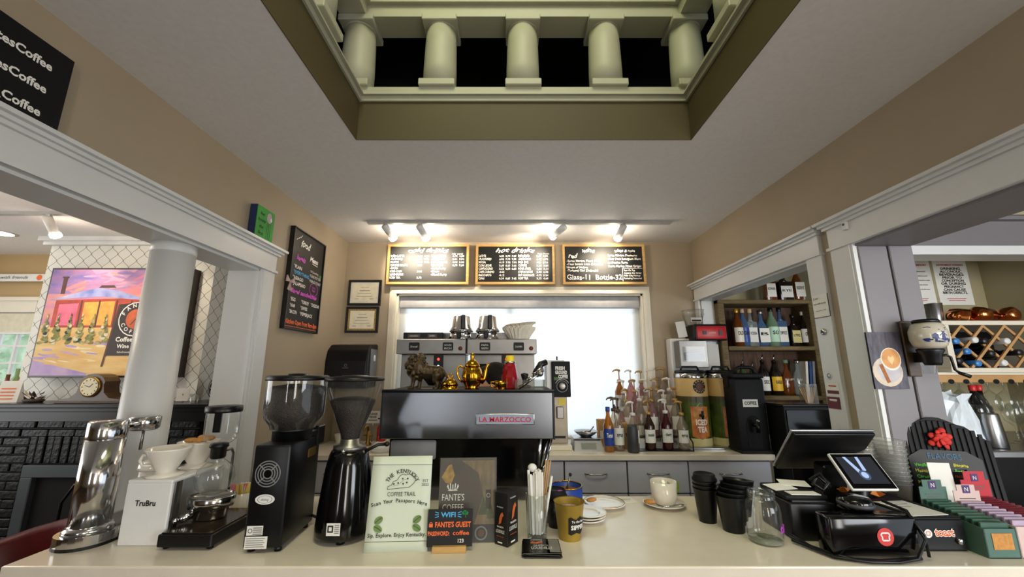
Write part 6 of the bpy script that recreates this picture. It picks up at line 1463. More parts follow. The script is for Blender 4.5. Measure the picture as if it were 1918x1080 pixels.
part('basket', MB(M_ @ TR(.03, 0, .02)).lathe([(.02, -.012), (.026, 0), (.027, .014), (.024, .014), (.018, -.006)], CHROME, seg=22), r); part('neck', MB(M_).cyl((.004, 0, .02), (-.03, 0, .03), .007, CHROME), r); part('grip', MB(TR(.0, 0, .02)).tube([(-.008, .0, .04), (.02, .01, .075), (.045, .012, .085)], [.011, .014, .012], BLACK, seg=12), r)
one('steel_scoop', MB(TR(0, 0, .0)).tube([(-.05, -.02, .004), (.0, -.03, .04), (.03, -.03, .062)], .004, CHROME).ball((.035, -.03, .066), (.014, .01, .014), STEELD, seg=10, rings=7), 'steel scoop with slanted handle on the espresso machine edge', 'scoop', (c.x + .005, 1.64, ZT))

# ------------------------------------------------------------------ barista bending behind the machine
SKIN = mat('skin', 'C08A70', .5, var=.05); SHIRT = mat('black_shirt', '18181C', .8, var=.1); JEAN = mat('dark_jeans', '20242E', .8, var=.15); HAIR = mat('dark_hair', '150E0C', .6, var=.4, scale=60, stretch=(1, 1, 6), spec=.12); SHOE = mat('black_shoes', '101012', .5)
hc = P(921, 716, Y=2.2);  px_ = hc.x + .06
m = MB(); m.mats.append(SKIN)
def cp(a, b, r0, r1, n=7, fl=1.0):
    a, b = Vector(a), Vector(b)
    for i in range(n + 1):
        t = i / n; q = a.lerp(b, t); rr = r0 + (r1 - r0) * t; m.ball(q, (rr, rr * fl, rr), SKIN, seg=12, rings=8)
zh = hc.z
hd_ = Vector((hc.x, 2.2, zh - .005))
m.ball(hd_, (.088, .074, .098), SKIN, seg=18, rings=12); m.ball(hd_ + Vector((-.03, 0, -.05)), (.06, .055, .055), SKIN); m.ball(hd_ + Vector((-.088, 0, -.028)), (.016, .012, .018), SKIN, seg=8, rings=6)
m.ball(hd_ + Vector((-.07, 0, -.072)), (.02, .026, .012), SKIN, seg=8, rings=6); m.ball(hd_ + Vector((-.062, 0, -.098)), (.024, .026, .018), SKIN, seg=8, rings=6)
for sg in (-1, 1): m.ball(hd_ + Vector((.012, sg * .074, -.018)), (.018, .01, .028), SKIN, seg=8, rings=6)
nk = hd_ + Vector((.045, 0, -.12)); cp(hd_ + Vector((.025, 0, -.06)), nk, .055, .052)
ch = nk + Vector((.03, 0, -.16)); pv = Vector((px_ + .06, 2.2, zh - .66))
cp(nk + Vector((0, 0, -.04)), ch, .075, .125, 6, 1.15); cp(ch, pv + Vector((0, 0, .12)), .125, .105, 8, 1.2); cp(pv + Vector((0, 0, .12)), pv, .105, .12, 5, 1.25)
for sg in (-1, 1):
    sh1_ = nk + Vector((.012, sg * .165, -.085)); cp(nk + Vector((.01, sg * .03, -.06)), sh1_, .06, .062, 5)
    el = sh1_ + Vector((-.06, sg * .02, -.26)); wr_ = el + Vector((-.19, -sg * .05, .03)); cp(sh1_, el, .055, .042); cp(el, wr_, .042, .028)
    m.ball(wr_ + Vector((-.05, 0, -.004)), (.042, .034, .016), SKIN, seg=10, rings=7)
    for k in range(4):
        q = wr_ + Vector((-.085, (-.024 + .016 * k), 0)); q2 = q + Vector((-.03 - .006 * (1.5 - abs(k - 1.5)), 0, -.01)); q3 = q2 + Vector((-.012, 0, -.025)); cp(q, q2, .0085, .008, 4); cp(q2, q3, .008, .007, 4)
    q = wr_ + Vector((-.03, -sg * .034, 0)); cp(q, q + Vector((-.03, -sg * .018, -.008)), .010, .009, 3); cp(q + Vector((-.03, -sg * .018, -.008)), q + Vector((-.05, -sg * .012, -.015)), .009, .007, 3)
    hp = pv + Vector((0, sg * .085, -.03)); kn = Vector((hp.x - .03, hp.y, .47)); an = Vector((hp.x + .01, hp.y + sg * .005, .09)); cp(hp, kn, .088, .06, 9); cp(kn, an, .058, .038, 9); cp(an + Vector((.03, 0, -.04)), an + Vector((-.15, sg * .02, -.052)), .04, .034, 6)
body = fuse(m, 'person', .012, 3)
for mm in (SHIRT, JEAN, SHOE): body.materials.append(mm)
for p_ in body.polygons:
    q = p_.center; k = 0
    if q.z < .1: k = 3
    elif q.z < pv.z + .04: k = 2
    elif q.z < nk.z - .005 and not (q.x < nk.x - .12 and q.z < nk.z - .25 and q.x < pv.x - .13): k = 1
    p_.material_index = k
body.transform(Matrix.Translation((-pv.x, -pv.y, 0)))
o = part('person', body, loc=(pv.x, pv.y, 0)); tag(o, 'person with dark hair in black working behind the espresso machine', 'person')
m = MB(TR(-pv.x, -pv.y, 0))
hv, hf2 = [], []
m.ball(hd_ + Vector((.022, 0, .022)), (.088, .083, .094), HAIR, seg=20, rings=12); m.ball(hd_ + Vector((-.03, -.02, .06)), (.05, .055, .035), HAIR); m.ball(hd_ + Vector((.085, 0, .0)), (.05, .055, .055), HAIR); m.ball(hd_ + Vector((.05, 0, -.04)), (.05, .07, .06), HAIR)
m.mats = [HAIR]; m.mi = [0] * len(m.f)
part('hair', fuse(m, 'hair', .008, 2), o)
m = MB(TR(-pv.x, -pv.y, 0))
for sg in (-1, 1):
    m.ball(hd_ + Vector((-.08, sg * .03, -.005)), (.008, .012, .007), WHITE, seg=8, rings=6); m.ball(hd_ + Vector((-.0865, sg * .03, -.006)), (.003, .005, .005), BLACK, seg=8, rings=6); m.ball(hd_ + Vector((-.084, sg * .032, .014)), (.006, .017, .004), HAIR, seg=8, rings=5)
m.ball(hd_ + Vector((-.089, 0, -.073)), (.004, .018, .004), mat('lips', 'A0584E', .5), seg=8, rings=5)
part('face_features', m, o)

# ------------------------------------------------------------------ back worktop
YD = 2.68
bx0, bx1 = P(752, 650, Y=YD).x, P(1003, 650, Y=YD).x; zt = P(880, 637, Y=YD).z
bc = (bx0 + bx1) / 2; bw_ = bx1 - bx0; H_ = zt - ZK
zm = P(880, 664, Y=YD).z - ZK; zn = P(880, 700, Y=YD).z - ZK
r = T('coffee_brewer', 'steel twin coffee brewer with chalk labels under the window', 'coffee brewer', (bc, YD, ZK))
TAGB = mat('tag_black', '151515', .6)
for k, (x0_, x1_) in enumerate(((-bw_ / 2, -.004), (.004, bw_ / 2))):
    hd = part('brew_head', MB().box(x0_, x1_, -.12, .14, zm, H_, STEELD, .004), r)
    part('lamp_knob', MB(FR(x1_ - .035, -.121, (zm + H_) / 2 - .012)).lathe([(.014, 0), (.012, .006)], mat('knob_red', '6A2A22', .5), seg=16), hd)
    for j, t in enumerate((('Decaf', 'HOUSE RICH'), ('PAPA NUESTRO', 'COLOMBIA'))[k]):
        xa = x0_ + (.10, .34 if False else .29)[j] * (x1_ - x0_) / .39
        a = MB(FR(xa, -.121, 0)); zz = (zm + H_) / 2
        a.poly([(-.034, zz - .02), (-.03, zz - .026), (.03, zz - .026), (.034, zz - .02), (.034, zz + .02), (.03, zz + .026), (-.03, zz + .026), (-.034, zz + .02)], TAGB)
        ws = t.split(' ')
        for q, w_ in enumerate(ws): a.text(w_, 0, zz - .006 + (.009 - .02 * q if len(ws) > 1 else 0), .012, CHWHITE, z=.0014, w=.045)
        part('chalk_tag', a, hd)
    part('body', MB().box(x0_ + .01, x1_ - .01, -.02, .14, 0.02, zm, STEELD, .003), r)
    cxp = x1_ - .19 if k == 0 else x1_ - .195
    cp_ = part('control_panel', MB().box(cxp - .032, cxp + .032, -.024, -.018, zn - .02, zm - .004, BLACK, .003), r)
    part('red_light', MB(FR(cxp, -.0245, zm - .03)).disc(0, 0, .008, emit('led_red', 'FF3020', 3)), cp_); part('blue_light', MB(FR(cxp, -.0245, zm - .075)).disc(0, 0, .007, emit('led_blue', 'BFE0FF', 3)), cp_)
    part('display_strip', MB().box(x0_ + .05, x0_ + .12, -.024, -.018, zm - .085, zm - .06, BLACKG), r)
    part('funnel', MB().lathe([(.02, zn - .07), (.06, zn - .02), (.068, zn + .02), (.07, zn + .022)], BLACK, c=((x0_ + x1_) / 2, -.06, 0), seg=22), r)
    part('thermal_server', MB().lathe([(.07, .02), (.075, .03), (.072, .2), (.05, .24), (.03, .25)], STEELD, c=((x0_ + x1_) / 2, -.06, 0), seg=24), r)
part('base', MB().box(-bw_ / 2, bw_ / 2, -.14, .14, 0, .02, BLACK, .004), r)
# on top of it
zt_ = zt
c = P(802, 637, Y=YD)
m = MB().box(-.14, .12, -.05, .05, 0, .045, BLACK, .003)
m.M = FR(0, -.0508, 0); m.rect(-.11, .012, -.03, .034, mat('tape_brown', '5A4A42', .6)); m.rect(.02, .012, .08, .034, MATS['tape_brown']); m.text('columbian', -.07, .018, .010, CHWHITE, z=.001); m.text('DARK', .05, .018, .010, CHWHITE, z=.001)
one('label_tray', m, 'long black tray with taped labels on the twin brewer', 'tray', (c.x - .005, YD - .04, zt_))
one('steel_riser', MB().box(-.33, .33, -.03, .03, 0, .055, STEELD, .003), 'low steel riser along the brewer top', 'riser', (bc, YD + .07, zt_))
rf = None
for k, (u, n, lb) in enumerate(((863, 2, 'stacked steel brew funnel with black handle on the left of the brewer'), (912, 2, 'stacked steel brew funnel with black handle on the right of the brewer'))):
    c = P(u, 637, Y=YD - .03)
    for j in range(n):
        rr_ = T('brew_funnel', ('upper ' if j else 'lower ') + lb, 'brew funnel', (c.x + .004 * j, YD - .04, zt_ + .052 * j), .25 * j, group='steel brew funnels on the brewer')
        part('bowl', MB().lathe([(.078, 0), (.08, .006), (.074, .02), (.066, .03), (.055, .10), (.05, .104), (0, .105)] if j else [(.078, 0), (.08, .008), (.072, .02), (.066, .05), (0, .051)], CHROME, seg=28), rr_)
        part('handle', MB().box(-.014, .014, -.088, -.066, .004 if not j else .012, .05 if not j else .105, BLACK, .005, M=RX(0)), rr_)
c = P(972, 637, Y=YD - .02)
for k in range(5):
    zz = (.0, .007, .014, .058, .066)[k]; rr_ = (.078, .079, .08, .08, .075)[k]; n = 44; vs, fs = [], []
    for j, (q, z_) in enumerate(((.60, 0), (.80, .035), (1.0, .07 if k < 3 else .045))):
        for i in range(n):
            t = 2 * PI * i / n; w_ = rr_ * 1.35 * q * (1 + .03 * j * (1 if i % 2 else -1)); vs.append((w_ * math.cos(t), w_ * math.sin(t), z_))
    for j in range(2):
        for i in range(n): fs.append((j * n + i, j * n + (i + 1) % n, (j + 1) * n + (i + 1) % n, (j + 1) * n + i))
    fs.append(tuple(reversed(range(n))))
    o = one('coffee_filter', MB().add(vs, fs, mat('filter_paper', 'F0E8D4', .85)), 'pleated paper coffee filter in the pile on the brewer, %s from the bottom' % ('first', 'second', 'third', 'fourth', 'fifth')[k], 'coffee filter', (c.x + (.004 * k if k > 2 else 0), YD - .02, zt_ + zz), .1 * k, group='paper coffee filters')
    o.rotation_euler = (0, -.12 if k > 2 else 0, .1 * k)
# fresh ground coffee grinder
c = P(1045, 826, Y=2.62); w = .125
gz1 = P(1045, 674, Y=2.56).z - ZK; gz0 = P(1045, 740, Y=2.56).z - ZK
r = T('coffee_grinder', 'slim upright grinder with black Fresh Ground Coffee front', 'coffee grinder', (c.x + .005, 2.62, ZK))
part('base', MB().box(-.065, .07, -.1, .1, 0, .03, CREAM, .004), r); part('column', MB().box(-.055, .055, -.03, .09, .03, gz1 - .02, mat('grinder_beige', 'A89C88', .4, .3), .004), r)
part('head', MB().box(-w / 2 - .014, w / 2 - .02, -.055, .1, gz0, gz1, WHITE, .004), r); part('front_panel', MB().box(-w / 2 + .02, w / 2 + .012, -.075, -.05, gz0 - .01, gz1 - .008, BLACKM, .004), r)
a = MB(FR(.016, -.0758, 0))
for i, t in enumerate(('FRESH', 'GROUND', 'COFFEE')): a.text(t, (-.006, .0, .012)[i], gz1 - .06 - .026 * i, .021, CHWHITE, bold=.05, w=(.06, .075, .06)[i])
a.rect(-.045, gz1 - .125, .0, gz1 - .105, mat('sticker_green', '4A6A3A', .6), .0004); a.ring(.005, gz0 + .055, .034, .004, MGREY); a.ring(.005, gz0 + .055, .045, .002, CHWHITE, a0=.5, a1=2.7)
part('print', a, r); part('dial', MB(FR(.021, -.0758, gz0 + .055)).lathe([(.024, 0), (.022, .012), (.016, .014)], STEELD, seg=20), r)
part('yellow_tag', MB().box(.0, .045, -.034, -.031, gz0 - .06, gz0 - .02, YEL), r); part('chute', MB().box(-.012, .03, -.05, -.03, gz0 - .14, gz0 - .07, STEELD, .003), r); part('top_switch', MB().cyl((0, 0, gz1), (0, 0, gz1 + .025), .005, BLACK), r); part('name_strip', MB().box(-.04, .04, -.0325, -.03, .06, .075, BLACK), r)
# kitchen scale with bowl
c = P(1100, 824, Y=2.56)
r = T('kitchen_scale', 'silver digital kitchen scale on the back worktop', 'scale', (c.x, 2.6, ZK))
part('body', MB().add([(-.09, -.1, 0), (.09, -.1, 0), (.09, .08, 0), (-.09, .08, 0), (-.08, -.06, .055), (.08, -.06, .055), (.08, .07, .06), (-.08, .07, .06)], [(3, 2, 1, 0), (4, 5, 6, 7), (0, 1, 5, 4), (1, 2, 6, 5), (2, 3, 7, 6), (3, 0, 4, 7)], ALU), r)
part('display', MB().add([(-.045, -.0935, .012), (.045, -.0935, .012), (.045, -.072, .043), (-.045, -.072, .043)], [(0, 1, 2, 3)], mat('lcd', '8A8E84', .2)), r); part('weighing_plate', MB().box(-.085, .085, -.06, .075, .06, .068, STEEL, .003), r)
one('steel_bowl', MB().shell([(.03, .0), (.06, .02), (.074, .036), (.072, .036), (.055, .02)], STEEL, seg=28).lathe([(0, .002), (.03, .0)], STEEL), 'shallow steel bowl on the kitchen scale', 'bowl', (c.x, 2.6, ZK + .068))
one('coffee_scoop', MB().ball((0, 0, .02), (.022, .02, .016), STEELD, seg=12, rings=8).tube([(.015, 0, .025), (.045, 0, .055)], .004, STEELD), 'small steel scoop lying in the bowl on the scale', 'scoop', (c.x + .01, 2.6, ZK + .072), .3)
# ------------------------------------------------------------------ syrup bottles with pumps
CARD = mat('cardboard', 'B8905A', .8, var=.1); PUMPW = mat('pump_white', 'DAD6CE', .4); PUMPB = mat('pump_gold', 'B08A4A', .35, .4)
def pump(parent, h, rad, mt):
    p_ = part('pump', MB().lathe([(rad * .42, h * .93), (rad * .48, h * .94), (rad * .48, h), (rad * .2, h + .004)], mt, seg=12).cyl((0, 0, h), (0, 0, h + .06), .004, mt, seg=8), parent)
    part('pump_spout', MB().tube([(.008, 0, h + .06), (-.012, 0, h + .066), (-.034, 0, h + .062), (-.042, 0, h + .052)], [.008, .0075, .005, .004], mt, seg=8), p_)
SYR = [glass('syrup_clear', 'E0D6C8', .15), glass('syrup_amber', 'B07A3A', .3), glass('syrup_pink', 'C9A0A0', .25), glass('syrup_brown', '3A1E14', .65), glass('syrup_red', '4A0E16', .6)]
# tiered rack
rx0, rx1 = P(1176, 838, Y=2.55).x, P(1292, 838, Y=2.55).x
r = T('bottle_rack', 'black tiered wire rack full of pump syrup bottles', 'rack', ((rx0 + rx1) / 2, 2.53, ZK))
for k in range(4): part('shelf', MB().box(-(rx1 - rx0) / 2, (rx1 - rx0) / 2, -.03 + .085 * k, .05 + .085 * k, .004 + .062 * k - .003, .004 + .062 * k, BLACK), r)
for sx_ in (-1, 1): part('side_frame', MB().tube([(sx_ * (rx1 - rx0) / 2, -.03, 0), (sx_ * (rx1 - rx0) / 2, -.03, .05), (sx_ * (rx1 - rx0) / 2, .30, .24), (sx_ * (rx1 - rx0) / 2, .30, 0)], .004, BLACK), r)
ROWN = ('front', 'second', 'third', 'back'); COLN = ('far left', 'left', 'centre', 'right', 'far right')
rbn = random.Random(21)
for row in range(4):
    n = (4, 5, 5, 5)[row]
    for k in range(n):
        x_ = rx0 + .035 + (rx1 - rx0 - .07) * (k / (n - 1)); y_ = 2.53 + .01 + .085 * row; h_ = .235 + rbn.uniform(-.012, .012)
        gm = (SYR[0], SYR[3], SYR[4], SYR[0])[k] if row == 0 else SYR[rbn.choice((0, 0, 1, 2))]
        rr_ = bottle('syrup_bottle', 'pump syrup bottle in the %s row of the rack, %s' % (ROWN[row], COLN[k] if n == 5 else ('far left', 'left', 'right', 'far right')[k]), (x_ + rbn.uniform(-.005, .005), y_, ZK + .004 + .062 * row), h_, .033, gm, PUMPW, (PAPER if row == 0 or k % 2 == 0 else None), (.18, .5), .34, group='pump syrup bottles in the rack', txt=('Vanilla', 'monin', 'cherry', 'syrup')[k % 4] if row == 0 else None)
        for ch in list(rr_.children):
            if ch.name.startswith('cap'): bpy.data.objects.remove(ch)
        pump(rr_, h_ * .93, .033, PUMPB if (k + row) % 2 else PUMPW)
        for ch in rr_.children:
            if ch.name.startswith('pump'): ch.rotation_euler[2] = rbn.uniform(-.9, .9)
# loose bottles beside the rack
for k, (u, gm, y_, pm, lb) in enumerate(((1141, glass('syrup_gold', 'C88A3A', .35), 2.50, None, 'blue-labelled caramel syrup bottle with a blue cap'), (1160, SYR[0], 2.53, mat('pump_brown', '4A3424', .4), 'clear syrup bottle with brown pump beside the blue-labelled one'), (1152, SYR[0], 2.60, MATS['pump_brown'], 'rear clear syrup bottle with brown pump'), (1167, SYR[2], 2.62, mat('pump_grey', 'A8A49C', .4), 'syrup bottle with grey pump beside the cardboard carton'))):
    c = P(u, 834, Y=y_); h_ = .255
    rr_ = bottle('syrup_bottle', lb, (c.x, y_, ZK), h_, .032, gm, BLUE, BLUE if k == 0 else PAPER, (.14, .52), .36, txt='Torani' if k == 0 else 'syrup', txm=CHWHITE if k == 0 else INK)
    if pm:
        for ch in list(rr_.children):
            if ch.name.startswith('cap'): bpy.data.objects.remove(ch)
        pump(rr_, h_ * .93, .032, pm)
c = P(1130, 826, Y=2.64)
one('carton', MB().box(-.03, .025, -.03, .03, 0, .165, CARD, .002).box(-.02, .015, -.031, -.03, .05, .10, PAPER), 'slim brown carton left of the loose syrup bottles', 'carton', (c.x, 2.66, ZK))
c = P(1178, 832, Y=2.52)
one('carton', MB().box(-.02, .025, -.03, .03, 0, .155, CARD, .002), 'tan carton wedged beside the syrup rack', 'carton', (c.x - .012, 2.60, ZK))
one('jar', MB().lathe([(.03, 0), (.032, .004), (.032, .13), (.028, .14), (.028, .155), (0, .156)], DGREY, seg=20), 'dark grey cylinder jar at the syrup rack front', 'jar', (c.x + .012, 2.475, ZK))
# ------------------------------------------------------------------ iced tea urns
TEA = mat('urn_leafprint', '5A6A24', .35, scale=14, hex2='2E3A18'); KRAFT = mat('urn_kraft', 'C9A868', .4, var=.12, scale=10); TEAC = mat('urn_tea', 'A8501C', .4, scale=26, hex2='D88A3A'); CRM = mat('urn_cream', 'D8CE94', .4, var=.08)
dr = T('drip_tray', 'steel drip tray under the two iced tea urns', 'tray', (P(1345, 842, Y=2.6).x, 2.68, ZK)); part('plate', MB().box(-.2, .2, -.13, .1, 0, .012, STEEL, .003), dr)
def urn(u, label, band):
    c = P(u, 838, Y=2.66); rad = .1; h = P(u, 700, Y=2.56).z - ZK
    r = T('tea_urn', label, 'drink dispenser', (c.x, 2.69, ZK + .012)); h -= .012
    part('vessel', MB().lathe([(rad * .98, 0), (rad, .006), (rad, h - .03), (rad * .99, h - .026)], KRAFT, seg=36), r)
    part('steel_rim', MB().lathe([(rad * 1.0, h - .028), (rad * 1.01, h - .024), (rad * 1.01, h), (rad * .8, h + .006)], CHROME, seg=36), r)
    part('lid', MB().lathe([(rad * .95, h + .003), (rad * .95, h + .018), (rad * .85, h + .024), (0, h + .026)], BLACK, seg=30), r)
    part('lid_handle', MB().tube([(-.06, 0, h + .02), (-.05, 0, h + .045), (.05, 0, h + .045), (.06, 0, h + .02)], .007, BLACK), r)
    q = rad
    def wr(m, k=0.0): m.v = [((q + .0008 - y) * math.sin(x / q + k), -(q + .0008 - y) * math.cos(x / q + k), z) for x, y, z in m.v]; return m
    m = MB(FR(0, 0, 0)); n = 24
    for i in range(n):
        xa, xb = -PI * q * .85 + 1.7 * PI * q * i / n, -PI * q * .85 + 1.7 * PI * q * (i + 1) / n
        m.poly([(xa, .02), (xb, .02), (xb, h * .62), (xa, h * .62)], TEA, .0001); m.poly([(xa, h * .60), (xb, h * .60), (xb, h * .68), (xa, h * .68)], mat('urn_band', '4A4426', .4), .0003); m.poly([(xa, .0), (xb, .0), (xb, .045), (xa, .045)], CRM, .0003)
    wr(m); part('wrap_print', m, r)
    m = MB(FR(0, 0, 0))
    def vs_(x0, x1, fb, ft, mt, z, n=10):
        for i in range(n):
            xa, xb = x0 + (x1 - x0) * i / n, x0 + (x1 - x0) * (i + 1) / n; m.poly([(xa, fb(xa)), (xb, fb(xb)), (xb, ft(xb)), (xa, ft(xa))], mt, z)
    def wd_(cx, cy, rd, mt, z): vs_(cx - rd, cx + rd, lambda x: cy - math.sqrt(max(rd * rd - (x - cx) ** 2, 0)), lambda x: cy + math.sqrt(max(rd * rd - (x - cx) ** 2, 0)), mt, z, 14)
    vs_(-.055, .055, lambda x: .04 + abs(x) * .3, lambda x: h * .54, TEAC, .0008, 14)
    for (x_, z_) in ((-.03, h * .45), (.0, h * .47), (.028, h * .44), (-.01, h * .38), (.03, h * .34)): wd_(x_, z_, .02, mat('urn_ice', 'D89A5C', .3, scale=30, hex2='B0602A'), .001)
    m.poly([(-.03, h * .52), (.0, h * .6), (.03, h * .55), (.045, h * .5), (-.02, h * .49)], mat('urn_leaf', '7A9A3A', .5), .0011)
    m.text('ICED', .005, h * .29, .034, CHWHITE, bold=.04, w=.072, z=.0016); m.text('TEA', .008, h * .19, .034, CHWHITE, bold=.04, w=.06, z=.0016); m.text('FRESH BREWED', .0, h * .40, .014, CHYEL, w=.075, z=.0016)
    wd_(.012, h * .82, .043, INK, .001); wd_(.012, h * .82, .024, mat('urn_bean', '5A2E1C', .5), .0014); m.arctext('FANTES', .012, h * .82, .03, .011, KRAFT, PI * .95, PI * .05, .0018); m.arctext('COFFEE', .012, h * .82, .038, .011, KRAFT, PI * 1.08, PI * 1.92, .0018, True)
    m.rect(-.02, h * .60, .04, h * .68, INK, .0012) if not band else m.rect(-.03, h * .64, .05, h * .69, mat('urn_pinktag', 'B06A5C', .5), .0012)
    wr(m); part('label_print', m, r)
    sp_ = part('tap', MB().cyl((0, -q, h * .42), (0, -q - .035, h * .42), .009, BLACK).cyl((0, -q - .03, h * .42 - .02), (0, -q - .03, h * .42 + .03), .007, BLACK), r)
    return r
urn(1308, 'iced tea urn with leafy print, standing nearer the syrup rack', False)
c1 = urn(1366, 'iced tea urn with leafy print, standing beside the black coffee dispenser', True)
c1.location.x = P(1308, 838, Y=2.66).x + .205
# insulated coffee dispenser
c = P(1411, 843, Y=2.46); w = .12; h = P(1411, 708, Y=2.46).z - ZK
r = T('insulated_dispenser', 'tall black insulated drink dispenser labelled COFFEE', 'drink dispenser', (c.x + .012, 2.45, ZK))
part('body', MB().box(-.092, .092, 0, .13, 0, h, BLACKM, .012, 2), r)
part('lid', MB().box(-.096, .096, -.005, .135, h, h + .03, BLACKM, .008, 2), r)
part('lid_handle', MB().tube([(-.06, .03, h + .02), (-.055, .03, h + .055), (-.03, .03, h + .065), (.03, .03, h + .065), (.055, .03, h + .055), (.06, .03, h + .02)], .011, BLACKM), r)
part('tap_shade_patch', MB(FR(.0, -.001, 0)).poly([(-.04, .03), (.04, .03), (.045, .16), (.03, .2), (0, .215), (-.03, .2), (-.045, .16)], mat('recess_shade', '050506', .9)), r)  # flat dark patch painted for the shade of the tap hollow
part('tap', MB().cyl((0, 0, .16), (0, -.045, .16), .012, BLACK).cyl((0, -.042, .12), (0, -.042, .175), .01, BLACK).ball((0, -.05, .185), .012, STEELD, seg=10, rings=7), r)
part('label', MB(FR(-.005, -.002, h * .66)).box(-.045, .045, -.022, .022, 0, .002, PAPER).text('COFFEE', 0, -.009, .02, INK, bold=.03, w=.072, z=.0026), r)
for sx_ in (-1, 1): part('latch', MB().box(sx_ * .094 - .006, sx_ * .094 + .006, .05, .1, h - .05, h + .012, BLACK, .002), r)
part('foot', MB().box(-.096, .096, -.02, .13, 0, .02, BLACKM, .004), r)
# white grinder with red control box
c = P(1300, 700, Y=2.76); zt = P(1300, 632, Y=2.7).z - ZK
r = T('coffee_grinder', 'white tower coffee grinder with a red switch panel', 'coffee grinder', (c.x + .015, 2.78, ZK))
part('cabinet', MB().box(-.15, .15, -.0, .09, 0, zt, WHITE, .006), r); part('chute_housing', MB().box(-.13, .06, -.09, 0, zt - .20, zt - .02, STEELD, .004), r); part('window', MB().box(-.11, .04, -.094, -.09, zt - .16, zt - .06, CLEARP), r); part('dark_hopper', MB().box(-.1, .03, -.0925, -.0905, zt - .15, zt - .1, BLACKG), r)
sb = part('control_box', MB().box(-.02, .20, -.10, .06, zt - .02, zt + .09, BLACK, .008, 2), r); part('red_panel', MB().box(-.008, .188, -.104, -.1, zt - .01, zt + .075, RED, .006, 2), sb)
part('switch', MB().box(.03, .055, -.108, -.104, zt + .02, zt + .045, BLACK), sb); part('switch', MB().box(.14, .16, -.108, -.104, zt + .015, zt + .05, BLACK), sb); part('switch_label', MB(FR(.095, -.1045, zt + .03)).text('COFFEE', 0, -.004, .01, CHWHITE), sb)
part('spec_sheet', MB().box(.07, .18, -.001, .0, zt - .2, zt - .04, PAPER), r)
q = T('plastic_tub', 'stack of clear plastic tubs on the red switch grinder', 'tub', (c.x + .02, 2.74, ZK + zt + .09)); part('tub', MB().lathe([(.05, 0), (.07, .07), (.074, .072), (.07, .074), (.07, .1), (.075, .102), (.06, .104), (0, .104)], CLEARP, seg=22), q); part('label', MB(FR(-.01, -.062, .0)).rect(-.035, .015, .04, .045, mat('label_grey', 'C9C4BC', .6)).rect(-.03, .018, .035, .03, INK, .0012), q)
one('papers', MB().box(-.003, .06, -.002, .002, 0, .11, PAPER, M=RY(-.15)), 'upright white sheet beside the plastic tubs', 'paper', (c.x - .085, 2.75, ZK + zt + .002))
# left part of the back worktop
c = P(612, 822, Y=2.6)
for k, (u, v, lb) in enumerate(((612, 822, 'small white cup by the back sink'), (640, 826, 'second small white cup by the back sink'))):
    c = P(u, v, Z=ZK); one('cup', MB().shell([(.022, 0), (.034, .055), (.032, .055), (.021, .004)], CERAM, seg=20).lathe([(0, .003), (.022, .003)], CERAM), lb, 'cup', (c.x, min(c.y, 2.8), ZK))
c = P(690, 812, Y=2.7)
r = T('brass_faucet', 'small brass bar tap on the back worktop', 'tap', (c.x, 2.7, ZK)); part('body', MB().lathe([(.022, 0), (.024, .01), (.012, .02), (.01, .09)], BRASS, seg=16), r); part('spout', MB().tube([(0, 0, .085), (0, -.02, .12), (0, -.06, .125), (0, -.085, .10)], .008, BRASS), r); part('handle', MB().cyl((-.03, 0, .06), (.03, 0, .06), .005, BRASS), r)
c = P(697, 783, Y=2.8)
r = T('counter_card', 'white notice card with black print beside the brass tap', 'card', (c.x, 2.82, ZK)); part('sheet', MB().box(-.045, .045, -.002, 0, .12, .20, PAPER).cyl((0, 0, 0), (0, 0, .12), .003, STEELD), r)
part('print', MB(FR(0, -.0025, 0)).text('PLEASE', 0, .175, .014, INK, bold=.03).text('RINSE', 0, .155, .014, INK, bold=.03).line([(-.03, .14), (.03, .14)], .004, INK), r)
c = P(712, 795, Y=2.72)
one('soap_bottle', MB().lathe([(.022, 0), (.024, .01), (.024, .10), (.01, .125), (.01, .14)], mat('soap_red', 'A82A2A', .4), seg=16).tube([(0, 0, .14), (0, 0, .16), (-.02, -.01, .16)], .004, BLACK), 'red soap bottle with black pump by the window casing', 'bottle', (c.x, 2.74, ZK))
c = P(712, 858, Y=1.85)
r = T('milk_jug', 'translucent milk jug with a red cap behind the flyer', 'jug', (P(712, 850, Y=2.13).x, 2.5, ZK)); r.location = (P(713, 850, Y=2.44 + .06).x, 2.5, ZK)
jh = P(713, 834, Y=2.5).z
r.location.z = ZK - .0
part('jug', MB().lathe([(.055, 0), (.06, .01), (.06, .03), (.03, .055), (.02, .06)], WHITE, seg=20), r); part('cap', MB().lathe([(.022, .058), (.023, .062), (.022, .085), (0, .086)], REDCAP, seg=18), r)
one('spice_grinder', MB().lathe([(.03, 0), (.034, .01), (.03, .06), (.036, .07), (.03, .10), (0, .105)], BLACKG, seg=20), 'small black grinder on the back worktop near the sink', 'grinder', (P(655, 820, Y=2.62).x, 2.62, ZK))
